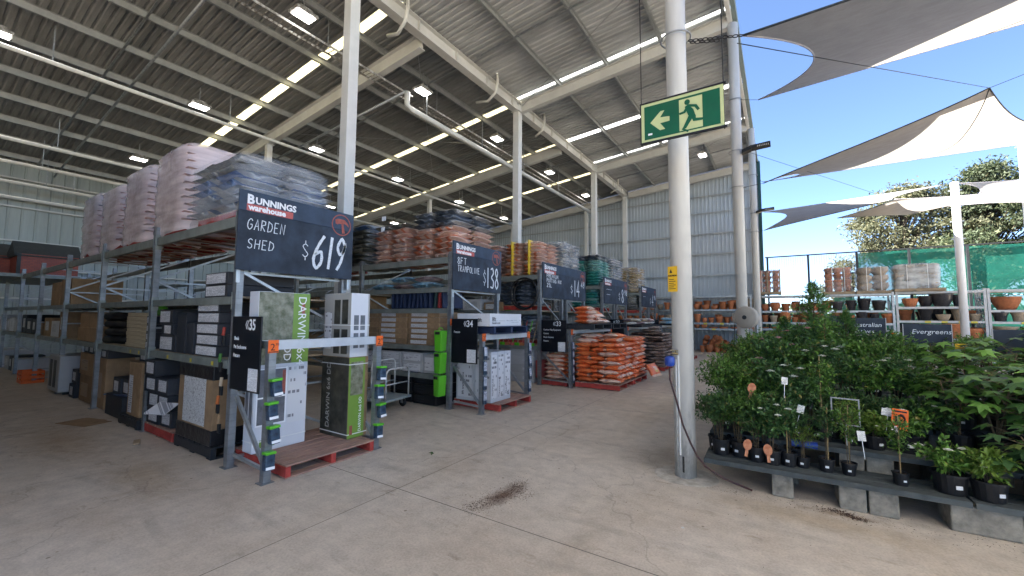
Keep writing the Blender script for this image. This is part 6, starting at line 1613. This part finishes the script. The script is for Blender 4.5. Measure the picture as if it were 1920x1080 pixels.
def shrub(name, label, h, rad_, ntw, nl, L, W, lm, seed, potr=.11, poth=.2, stems=5, flowers=None, nfl=0, flr=.03, shape=1., low=.35, stake=False, tag=True, weep=0.):
    t = E(name, label, 'plant', (0, 0, 0)); r = random.Random(seed)
    add_pot(t, potr, poth, tag=tag)
    sb, lb = MB(), MB(); tips = []
    for s in range(stems):
        a = 2 * math.pi * s / stems + r.uniform(-.4, .4); q = r.uniform(.25, .8) * rad_ * .7
        p0 = Vector((.02 * math.cos(a), .02 * math.sin(a), poth * .85)); p1 = Vector((q * .4 * math.cos(a), q * .4 * math.sin(a), poth + (h - poth) * .5)); p2 = Vector((q * math.cos(a), q * math.sin(a), h * r.uniform(.82, .98)))
        sb.tube([p0, p1, p2], .006, 5, r2=.002); tips.append((p0, p1, p2))
    for k in range(ntw):
        p0, p1, p2 = r.choice(tips); f = r.uniform(low, 1.); base = p0.lerp(p1, f * 2) if f < .5 else p1.lerp(p2, f * 2 - 1)
        zf = (base.z - poth) / max(.01, h - poth)
        wid = rad_ * max(.25, math.sin(min(1, max(.06, zf * shape)) * 2.6) ** .7)
        d = Vector((r.gauss(0, 1), r.gauss(0, 1), r.uniform(-.1 - weep, .9))).normalized()
        tip = base + Vector((d.x * wid * r.uniform(.5, 1.1), d.y * wid * r.uniform(.5, 1.1), d.z * wid * .8))
        if k % 4 == 0: sb.tube([base, tip], .0022, 4)
        spray(lb, r, base, tip, nl, L, W)
        if flowers and nfl > 0 and r.random() < nfl * 1.3 / ntw:
            nfl -= 1; fb = MB(); c = tip + Vector((0, 0, .01))
            for ring_ in (0, 1):
                for i in range(6):
                    a = i * 1.047 + ring_ * .5; dd = Vector((math.cos(a), math.sin(a), .35 + .7 * ring_)); fb.leaf(c, dd, (0, 0, 1), flr * (1 - .3 * ring_), flr * .75, .2, .1)
            fb.build('flower', flowers, t)
    sb.build('stems', stem_m, t)
    lb.build('foliage', lm, t)
    if stake: MB().tube([(.02, .01, poth * .5), (.03, .015, h * 1.02)], .006, 6).build('stake', stake_m, t)
    return t
def palmate(b, r, p, d, size):
    """five-fingered big leaf"""
    d = Vector(d).normalized(); nrm = Vector((0, 0, 1)) + rdir(r) * .35; sd = d.cross(nrm).normalized(); nn = sd.cross(d)
    pts = []
    for a, q in ((-2.3, .32), (-1.75, .66), (-1.35, .40), (-.85, .92), (-.42, .50), (0, 1.05), (.42, .50), (.85, .92), (1.35, .40), (1.75, .66), (2.3, .32)):
        dr = .18 * q * q; pts.append(Vector(p) + (d * math.cos(a) * q + sd * math.sin(a) * q - nn * dr) * size * (1 + r.uniform(-.06, .06)))
    c = Vector(p) + nn * size * .04
    b.add([c] + pts, [(0, i, i + 1) for i in range(1, 11)])
def bigleaf(label, h, n, size, seed, lm, spread=.3):
    t = E('big_leaf_plant', label, 'plant', (0, 0, 0)); r = random.Random(seed); add_pot(t, .15, .26)
    sb, lb = MB(), MB()
    for s in range(3):
        a = s * 2.1 + r.random(); top = Vector((math.cos(a) * .14, math.sin(a) * .14, h * r.uniform(.8, 1)))
        p0 = Vector((0, 0, .22)); sb.tube([p0, p0.lerp(top, .5) + Vector((.02, .01, 0)), top], .011, 6, r2=.006)
        for i in range(n // 3):
            f = .30 + .70 * (i + r.random()) / (n // 3); base = p0.lerp(top, f); a2 = i * 2.4 + s + r.uniform(-.4, .4)
            d = Vector((math.cos(a2), math.sin(a2), r.uniform(.15, .6))); q = base + d * spread * r.uniform(.5, 1.)
            sb.tube([base, q], .0035, 4); palmate(lb, r, q, Vector((d.x, d.y, r.uniform(-.45, .1))), size * r.uniform(.65, 1.1))
    sb.build('stems', stem_m, t); lb.build('foliage', lm, t)
    return t
def conifer(label, h, rad_, n, seed, lm):
    t = E('tall_shrub', label, 'plant', (0, 0, 0)); r = random.Random(seed); add_pot(t, .16, .28); lb, sb = MB(), MB()
    sb.tube([(0, 0, .2), (.01, 0, h * .6), (0, .01, h * .98)], .016, 6, r2=.004)
    for k in range(n):
        f = r.random() ** .8; z = .34 + (h - .34) * f; a = r.uniform(0, 6.28); w = rad_ * (1 - f) ** .62 * r.uniform(.55, 1.12) * (1 + .35 * math.sin(a * 3 + f * 9)); 
        base = Vector((0, 0, z - .06)); tip = Vector((math.cos(a) * w, math.sin(a) * w, z + .10 * r.random()))
        spray(lb, r, base.lerp(tip, .35), tip, 9, .055, .014, .7)
        if k % 5 == 0: sb.tube([base, tip], .003, 4)
    sb.build('stems', stem_m, t); lb.build('foliage', lm, t)
    return t
A1 = shrub('leafy_shrub', 'x', .80, .33, 190, 9, .058, .026, lf_a, 1); A2 = shrub('leafy_shrub', 'x', .70, .30, 170, 9, .062, .03, lf_a, 2); A3 = shrub('leafy_shrub', 'x', .74, .31, 170, 9, .055, .024, lf_b, 3)
B1 = shrub('sapling', 'x', .95, .19, 60, 7, .075, .032, lf_b, 4, stems=2, potr=.105, poth=.19, low=.4, stake=True); B2 = shrub('sapling', 'x', 1.1, .21, 75, 7, .07, .03, lf_a, 5, stems=2, potr=.11, poth=.2, low=.4, stake=True)
R1 = shrub('flowering_shrub', 'x', .86, .30, 150, 8, .06, .036, lf_b, 6, flowers=petal_w, nfl=9, flr=.055, low=.3); R2 = shrub('flowering_shrub', 'x', .9, .30, 150, 8, .06, .036, lf_b, 7, flowers=petal_p, nfl=8, flr=.055, low=.3)
G1 = shrub('low_gardenia', 'x', .34, .20, 70, 8, .065, .03, lf_a, 8, flowers=petal_w, nfl=6, flr=.04, potr=.12, poth=.17, low=.2); G2 = shrub('low_gardenia', 'x', .36, .2, 70, 8, .07, .032, lf_y, 9, flowers=petal_w, nfl=2, flr=.03, potr=.12, poth=.17, low=.2)
W1 = shrub('wispy_shrub', 'x', .62, .2, 60, 7, .07, .012, lf_y, 10, stems=6, potr=.1, poth=.17, low=.3); O1 = shrub('flowering_shrub', 'x', .7, .27, 120, 8, .07, .035, lf_c, 11, flowers=petal_o, nfl=6, flr=.055, low=.3)
C1 = bigleaf('x', .95, 39, .18, 12, lf_c); C2 = bigleaf('x', 1.15, 48, .17, 13, lf_c); C3 = bigleaf('x', .8, 36, .17, 14, lf_b)
D1 = conifer('x', 1.42, .44, 420, 15, lf_d); D2 = conifer('x', 1.1, .38, 320, 16, lf_d)
used = set(); pcount = {}
DESC = {'leafy_shrub': 'leafy small leaved shrub', 'sapling': 'slim staked sapling', 'flowering_shrub': 'flowering shrub', 'low_gardenia': 'low white flowered gardenia', 'wispy_shrub': 'wispy lime green plant', 'big_leaf_plant': 'big lobed leaf plant', 'tall_shrub': 'tall feathery dark shrub'}
TN = ['lowest front bench', 'second bench step', 'third bench step', 'fourth bench step', 'fifth bench step', 'sixth bench step', 'deepest bench step']
def plant(src, x, tier, yf=.5, s=1., rz=None, label=None):
    y0, y1, z = TIER[tier]; y = y0 + (y1 - y0) * yf
    rz = R.uniform(0, 6.28) if rz is None else rz
    kind = src.name.split('.')[0]; key = (kind, tier); pcount[key] = pcount.get(key, 0) + 1
    lb = label or '%s on the %s, %s of its kind from the left' % (DESC[kind], TN[tier], od(pcount[key]))
    if src.name not in used:
        used.add(src.name); o = src; o.location = (x, y, z + .002); o.rotation_euler = (0, 0, rz); o.scale = (s, s, s); o['label'] = lb
    else: o = dup(src, (x, y, z + .002), rz, lb, None, s)
    o['group'] = 'potted plants on the stepped benches'
    for c in o.children:      # keep the barcode on the side the shopper sees
        if c.name.startswith('barcode_label'): c.rotation_euler = (0, 0, -rz + R.uniform(-.5, .5))
    return o
# front bench
for s_, x, yf, sc in ((A3, -.60, .55, .85), (A1, -.42, .6, .80), (A3, -.26, .45, .75), (R1, -.12, .42, .72), (B1, .02, .5, .72), (W1, .14, .55, .62), (B1, .33, .55, .66), (B2, .50, .55, .58), (B2, .86, .45, .55), (G1, 1.18, .5, 1.), (G2, 1.40, .42, .95), (C3, 1.72, .5, .78), (A3, 1.98, .5, .8), (C1, 2.28, .5, .8), (A1, 2.6, .5, .8), (C3, 2.9, .5, .8), (A3, 3.3, .5, .9)):
    plant(s_, x, 0, yf, sc)
for s_, x, yf, sc in ((A3, -.66, .85, .8), (A3, -.46, .9, .85), (A1, -.2, .9, .8), (A3, .06, .92, .72), (C3, 1.95, .9, .7)):
    plant(s_, x, 0, yf, sc)
for s_, x, yf, sc in ((A1, -.46, .9, .9), (A3, -.2, .9, .9), (A3, .24, .95, .85), (A3, .45, .9, .7), (A3, .68, .92, .68), (A3, .9, .95, .62), (A3, 1.14, .95, .66), (C1, 1.42, .8, .8), (C1, 1.72, .9, .85), (C2, 2.02, .8, .8)):
    plant(s_, x, 1, yf, sc)
for s_, x, yf, sc in ((A1, -.58, .5, .95), (A2, -.34, .55, .92), (R1, -.10, .5, .92), (A3, .12, .5, .9), (B2, .34, .5, .8), (W1, .56, .45, .75), (G2, .76, .4, .8), (G1, 1.02, .5, 1.05), (R1, 1.30, .7, .55), (C1, 1.62, .5, .85), (C3, 1.85, .5, 1.0), (A3, 2.1, .5, .9), (C1, 2.4, .5, 1.), (C2, 2.8, .5, .9), (A1, 3.2, .5, 1.)):
    plant(s_, x, 1, yf, sc)
for s_, x, yf, sc in ((A2, -.58, .5, .85), (A1, -.34, .5, .92), (R2, -.08, .5, .98), (A1, .16, .5, .95), (R1, .38, .5, .95), (A3, .60, .5, .9), (A2, .84, .5, .9), (R1, 1.06, .5, .82), (A2, 1.28, .55, .8), (C2, 1.55, .5, .74), (C1, 1.85, .5, .85), (C2, 2.2, .5, .8), (C1, 2.55, .5, 1.), (A1, 2.9, .5, 1.), (C2, 3.3, .5, 1.)):
    plant(s_, x, 2, yf, sc)
for s_, x, yf, sc in ((A1, -.55, .5, .72), (A1, -.28, .5, .85), (A2, -.02, .5, .95), (R2, .24, .5, .95), (B2, .48, .5, .9), (A2, .70, .5, .92), (O1, .94, .5, .85), (A1, 1.18, .5, .85), (C2, 1.5, .5, .62), (C2, 1.82, .5, .66), (C1, 2.15, .5, .72), (C2, 2.5, .5, .85), (C1, 2.9, .5, .9), (A1, 3.3, .5, 1.)):
    plant(s_, x, 3, yf, sc)
for s_, x, yf, sc in ((A2, -.5, .4, .7), (A1, -.15, .4, .9), (D1, .42, .35, 1.02), (D2, .80, .5, .92), (A2, .08, .6, .95), (R1, 1.12, .5, .85), (O1, 1.4, .5, .95), (A1, 1.75, .5, .8), (W1, 2.05, .5, 1.), (C2, 2.4, .5, .7), (A2, 2.8, .5, .9), (W1, 3.1, .4, 1.1), (C1, 3.4, .5, .8)):
    plant(s_, x, 4, yf, sc)
for s_, x, yf, sc in ((A1, -.45, .4, .75), (D2, .05, .4, .85), (A2, -.1, .6, .9), (D2, .48, .5, .9), (A1, .9, .5, .9), (O1, 1.3, .5, 1.05), (A2, 1.7, .5, .8), (W1, 2.1, .5, 1.0), (A1, 2.5, .5, .8), (A2, 3.0, .5, .8), (W1, 3.4, .5, 1.)):
    plant(s_, x, 5, yf, sc)
for s_, x, yf, sc in ((A2, -.4, .4, .7), (A1, .0, .5, .85), (A2, .5, .4, .95), (A1, 1.0, .5, .95), (O1, 1.6, .5, 1.), (A2, 2.1, .5, .9), (A1, 2.7, .5, .8), (A2, 3.3, .5, .9)):
    plant(s_, x, 6, yf, sc)
for o in (A1, A2, A3, B1, B2, R1, R2, G1, G2, W1, O1, C1, C2, C3, D1, D2): assert o.name in used

# plant tags and signs among the leaves
tagw = printed('plant_tag_print', (.66, .66, .63), (.10, .12, .09), rows=13., dens=.6); tago = M('orange_tag_picture', (.50, .12, .03), .45, 0, .4, 18, col2=(.56, .25, .12))
def ptag(label, x, y, z, w, h, mat, tilt=0, rz=0, stick=.16, nm='plant_tag'):
    t = E(nm, label, 'tag', (x, y, z), rad(rz), 'tags stuck among the plants'); t.rotation_euler = (rad(-8), rad(tilt), rad(rz))
    MB().box(-w / 2, w / 2, -.001, .001, 0, h).build('card', mat, t, bevel=.0)
    MB().box(-.0022, .0022, -.0005, .0005, -stick, -.0002).build('stem', ink_white if mat is tagw else mat, t)
    return t
ptag('white picture tag high among the left shrubs', .01, 5.25, 1.07, .055, .075, tagw, 3)
ptag('white picture tag lower down beside the pole shrubs', .13, 5.2, .80, .06, .08, tagw, 14)
ptag('white square tag hanging in the sapling on the front bench', .60, 5.1, .62, .06, .09, tagw, -4)
ptag('small white tag lying by the orange card', .86, 5.55, .80, .10, .07, tagw, 8)
for k, (x, y, z, tl) in enumerate(((-.34, 4.98, .40, 8), (-.15, 4.97, .38, -4), (-.30, 5.2, .95, 12))):
    t = E('orange_plant_tag', 'orange picture tag shaped like a spoon, %s' % ('left one on the front bench', 'right one on the front bench', 'upper one among the left leaves')[k], 'tag', (x, y, z), 0, 'orange picture tags'); t.rotation_euler = (rad(-10), rad(tl), 0)
    MB().add([(.04 * math.cos(a * .3927) * 1., 0, .06 + .055 * math.sin(a * .3927)) for a in range(16)], [tuple(range(16))]).build('card', tago, t); MB().box(-.014, .014, -.001, .001, -.06, .012).build('stem', tago, t)
t = E('orange_price_card', 'orange special price card hooked among the right hand plants', 'price card', (.93, 5.48, .69)); t.rotation_euler = (rad(-4), rad(4), rad(-6))
MB().box(-.06, .06, 0, .003, 0, .195).build('card', orange_tag, t); b = MB().ring((.01, -.002, .09), .038, .010, 20, 4, 'y', sx=.7, sy=1.3); b.build('printed_zero', ink_black, t); text(t, '1', .11, (-.056, -.001, .05), FY, ink_black, off=.002); MB().box(-.05, .05, -.001, .0, .165, .18).build('printed_rule', ink_black, t)
MB().lathe([(.03, 0), (.03, .004)], 14).build('white_sticker', ink_white, t, (-.03, -.004, .0)).rotation_euler = (rad(90), 0, 0)
t = E('empty_sign_holder', 'empty grey wire sign frame standing among the front saplings', 'sign holder', (.52, 5.45, .68), rad(-8))
MB().bar((-.11, 0, 0), (-.11, 0, .26), .012, .012).bar((.11, 0, 0), (.11, 0, .26), .012, .012).bar((-.116, 0, .266), (.116, 0, .266), .012, .012).bar((0, 0, -.2), (0, 0, -.001), .012, .012).bar((-.104, 0, .006), (.104, 0, .006), .011, .011).build('wire_frame', M('grey_frame', (.3, .31, .31), .5, .2, .1, 9), t)
def bsign(label, x, y, z, w, h, lines, size, rz=0):
    t = E('plant_sign', label, 'sign', (x, y, z), rad(rz), 'dark plant name signs')
    MB().box(-w / 2, w / 2, 0, .012, 0, h).build('panel', sign_chalk, t); MB().box(-.012, .012, .002, .010, -.55, -.001).build('post', galv, t)
    MB().box(-w / 2 - .008, -w / 2, -.002, .014, -.004, h + .004).box(w / 2, w / 2 + .008, -.002, .014, -.004, h + .004).build('frame', card_gr, t)
    if lines: text(t, lines, size, (-w / 2 + .03, -.0015, h - size * 1.5), FY, chalk_m, shear=.2, line=1.1)
    return t
bsign('dark plant sign with two chalk lines behind the feathery shrub', 1.05, 7.9, 1.52, .42, .26, 'Australian\nNatives', .085)
bsign('small dark plant sign nearer the feathery shrub', .78, 8.4, 1.60, .30, .22, None, .07)
bsign('dark plant sign with one chalk word in the middle of the plants', 1.62, 7.6, 1.42, .46, .28, '  Evergreens', .085)
t = bsign('dark plant sign with a white framed picture at the right edge', 2.32, 6.9, 1.38, .62, .27, None, .1)
b = MB().box(.02, .24, -.004, -.0005, .03, .20); b.build('picture', tagw, t)
for k, (x, y, z) in enumerate(((1.75, 6.9, 1.42), (1.3, 7.1, 1.2))):
    T(MB().box(-.05, .05, 0, .003, 0, .06).build('yellow_card', yl, None, (x, y, z)), 'small yellow card poking out of the leaves, %s' % ('upper one', 'lower one')[k], 'card', 'yellow cards in the plants')
T(MB().tube([(-.11, 0, 0), (.11, 0, .0)], .035, 10).build('blue_bottle', blue_p, None, (.16, 5.28, .475)), 'dark blue bottle lying between the front pots', 'bottle')

# ---------------------------------------------------------------- spilt soil, litter
def crumbs(name, label, c, spots, n, m, seed, rs=(.003, .011)):
    r = random.Random(seed); b = MB()
    for k in range(n):
        sx, sy, sr, wt = r.choice(spots); x = r.gauss(sx, sr); y = r.gauss(sy, sr * wt); q = r.uniform(*rs)
        p = [Vector((x, y, q * .5)) + rdir(r) * q * Vector((1, 1, .55)).x for _ in range(4)]
        p = [Vector((v.x, v.y, max(.0005, v.z * .6))) for v in p]
        b.add(p, [(0, 1, 2), (0, 2, 3), (0, 3, 1), (1, 3, 2)])
    T(b.build(name, m, None, c), label, 'spilt soil', None, 'stuff')
crumbs('spilt_soil', 'dark brown soil spilt across the concrete in front', (-2.38, 3.5, .001), [(-.06, -.38, .055, 1), (-.02, -.22, .07, 1.2), (.0, -.1, .06, 1.6), (.02, .05, .06, 1.6), (.05, .2, .05, 1.6), (.0, .3, .05, 1.4), (.14, .1, .06, 1.), (.02, 0, .16, 1.8)], 2600, soil_red, 21, (.0018, .007))
crumbs('spilt_soil', 'small patch of brown soil spilt near the front bench', (.45, 4.86, .001), [(0, 0, .05, .5), (.07, -.04, .04, .5), (-.08, .05, .06, .5)], 500, soil_red, 22)
crumbs('floor_litter', 'scattered soil crumbs and leaf bits along the foot of the bench', (.5, 4.86, .001), [(-1.0, .0, .15, .4), (-.4, .02, .2, .4), (.3, .0, .25, .4), (1, .05, .3, .3), (-1.6, -.4, .4, 1)], 900, soil_m, 23, (.002, .007))
crumbs('floor_litter', 'fine dark grit scattered thinly over the whole walkway', (-2, 3.5, .0008), [(0, 0, 1.6, 1), (-1, 2.5, 1.5, 1), (1, -1, 1.2, .6)], 900, soil_red, 24, (.0015, .005))
b = MB(); b.leaf((-.05, 0, .004), (1, .2, .05), (0, 0, 1), .09, .045); b.leaf((.0, .01, .004), (.6, -.7, .05), (0, 0, 1), .06, .03)
T(b.build('fallen_leaf', lf_b, None, (-3.83, 4.0, 0)), 'dark fallen leaf lying alone on the concrete', 'leaf')
T(MB().lathe([(.0, 0), (.014, .001), (.014, .003), (0, .004)], 10).build('paper_scrap', tagw, None, (-.75, 3.8, .001)), 'tiny pale paper scrap on the concrete in front of the pole', 'scrap')

# ---------------------------------------------------------------- trees beyond the fence
tl1 = leafmat('gum_leaf', (.06, .07, .04), (.115, .115, .065), .35, .7, (.14, .12, .06)); tl2 = leafmat('dark_tree_leaf', (.035, .055, .03), (.085, .105, .05), .35, .7, (.11, .10, .05))
bark = M('tree_bark', (.07, .055, .045), .9, 0, .3, 6)
def tree(label, x, y, h, z0, spread, nc, nl, seed, lm, L=.26, gap=.55):
    r = random.Random(seed); t = E('gum_tree', label, 'tree', (x, y, 0), 0, 'trees beyond the yard fence')
    tb, lb = MB(), MB(); top = Vector((r.uniform(-.4, .4), 0, h * .8))
    tb.tube([(0, 0, -.03), (.1, .0, h * .3), top * .75, top], .17, 9, r2=.05)
    for k in range(nc):
        a = r.uniform(0, 6.28); f = r.uniform(.0, 1.) ; z = z0 + (h - z0) * f
        w = spread * (math.sin(math.pi * min(.97, .18 + .78 * f)) ** .8) * r.uniform(.3, 1.)
        c = Vector((math.cos(a) * w, math.sin(a) * w * .8, z)); s = top * min(1., max(.35, (z - 1.6) / h)) 
        mid = s.lerp(c, .5) + Vector((0, 0, .25)); tb.tube([s, mid, c], .055, 5, r2=.012)
        q = r.uniform(.45, 1.) * gap
        for i in range(nl):
            g = Vector((r.gauss(0, q), r.gauss(0, q), r.gauss(0, q * .6)))
            d = (rdir(r) + Vector((0, 0, -.3))).normalized(); s2 = r.uniform(.6, 1.2)
            lb.leaf(c + g, d, rdir(r), L * s2, L * .42 * s2, .1, .1)
    tb.build('trunk', bark, t); lb.build('crown', lm, t)
tree('olive gum tree behind the fence beside the white mast', 8.1, 41, 11.3, 6.2, 3.9, 115, 170, 31, tl1)
tree('tall dark tree behind the green shade cloth at the right', 12.6, 42, 12.6, 4.5, 3.3, 150, 190, 32, tl2)
tree('low young gum tree seen through the wire mesh fence', 4.1, 38, 6.2, 2.4, 1.7, 40, 110, 33, tl1, .2, .4)
tree('dense dark tree at the far right behind the shade cloth', 17, 44, 12.5, 3.5, 3.6, 50, 120, 34, tl2)
tree('bushy gum filling the space behind the shade cloth', 9.8, 36, 7.0, 1.5, 3.0, 46, 110, 35, tl2)
b = MB(); r = random.Random(9)
for k in range(5200):
    x = r.uniform(-10, 40); b.leaf((x, 60 + r.uniform(-1.5, 1.5), r.uniform(0, 1) ** 1.3 * (3.2 + 1.2 * noise.noise(Vector((x * .3, 0, 2))))), rdir(r), rdir(r), .8, .4)
T(b.build('far_treeline', tl2), 'far low line of trees on the horizon beyond the fence', 'treeline', None, 'stuff')
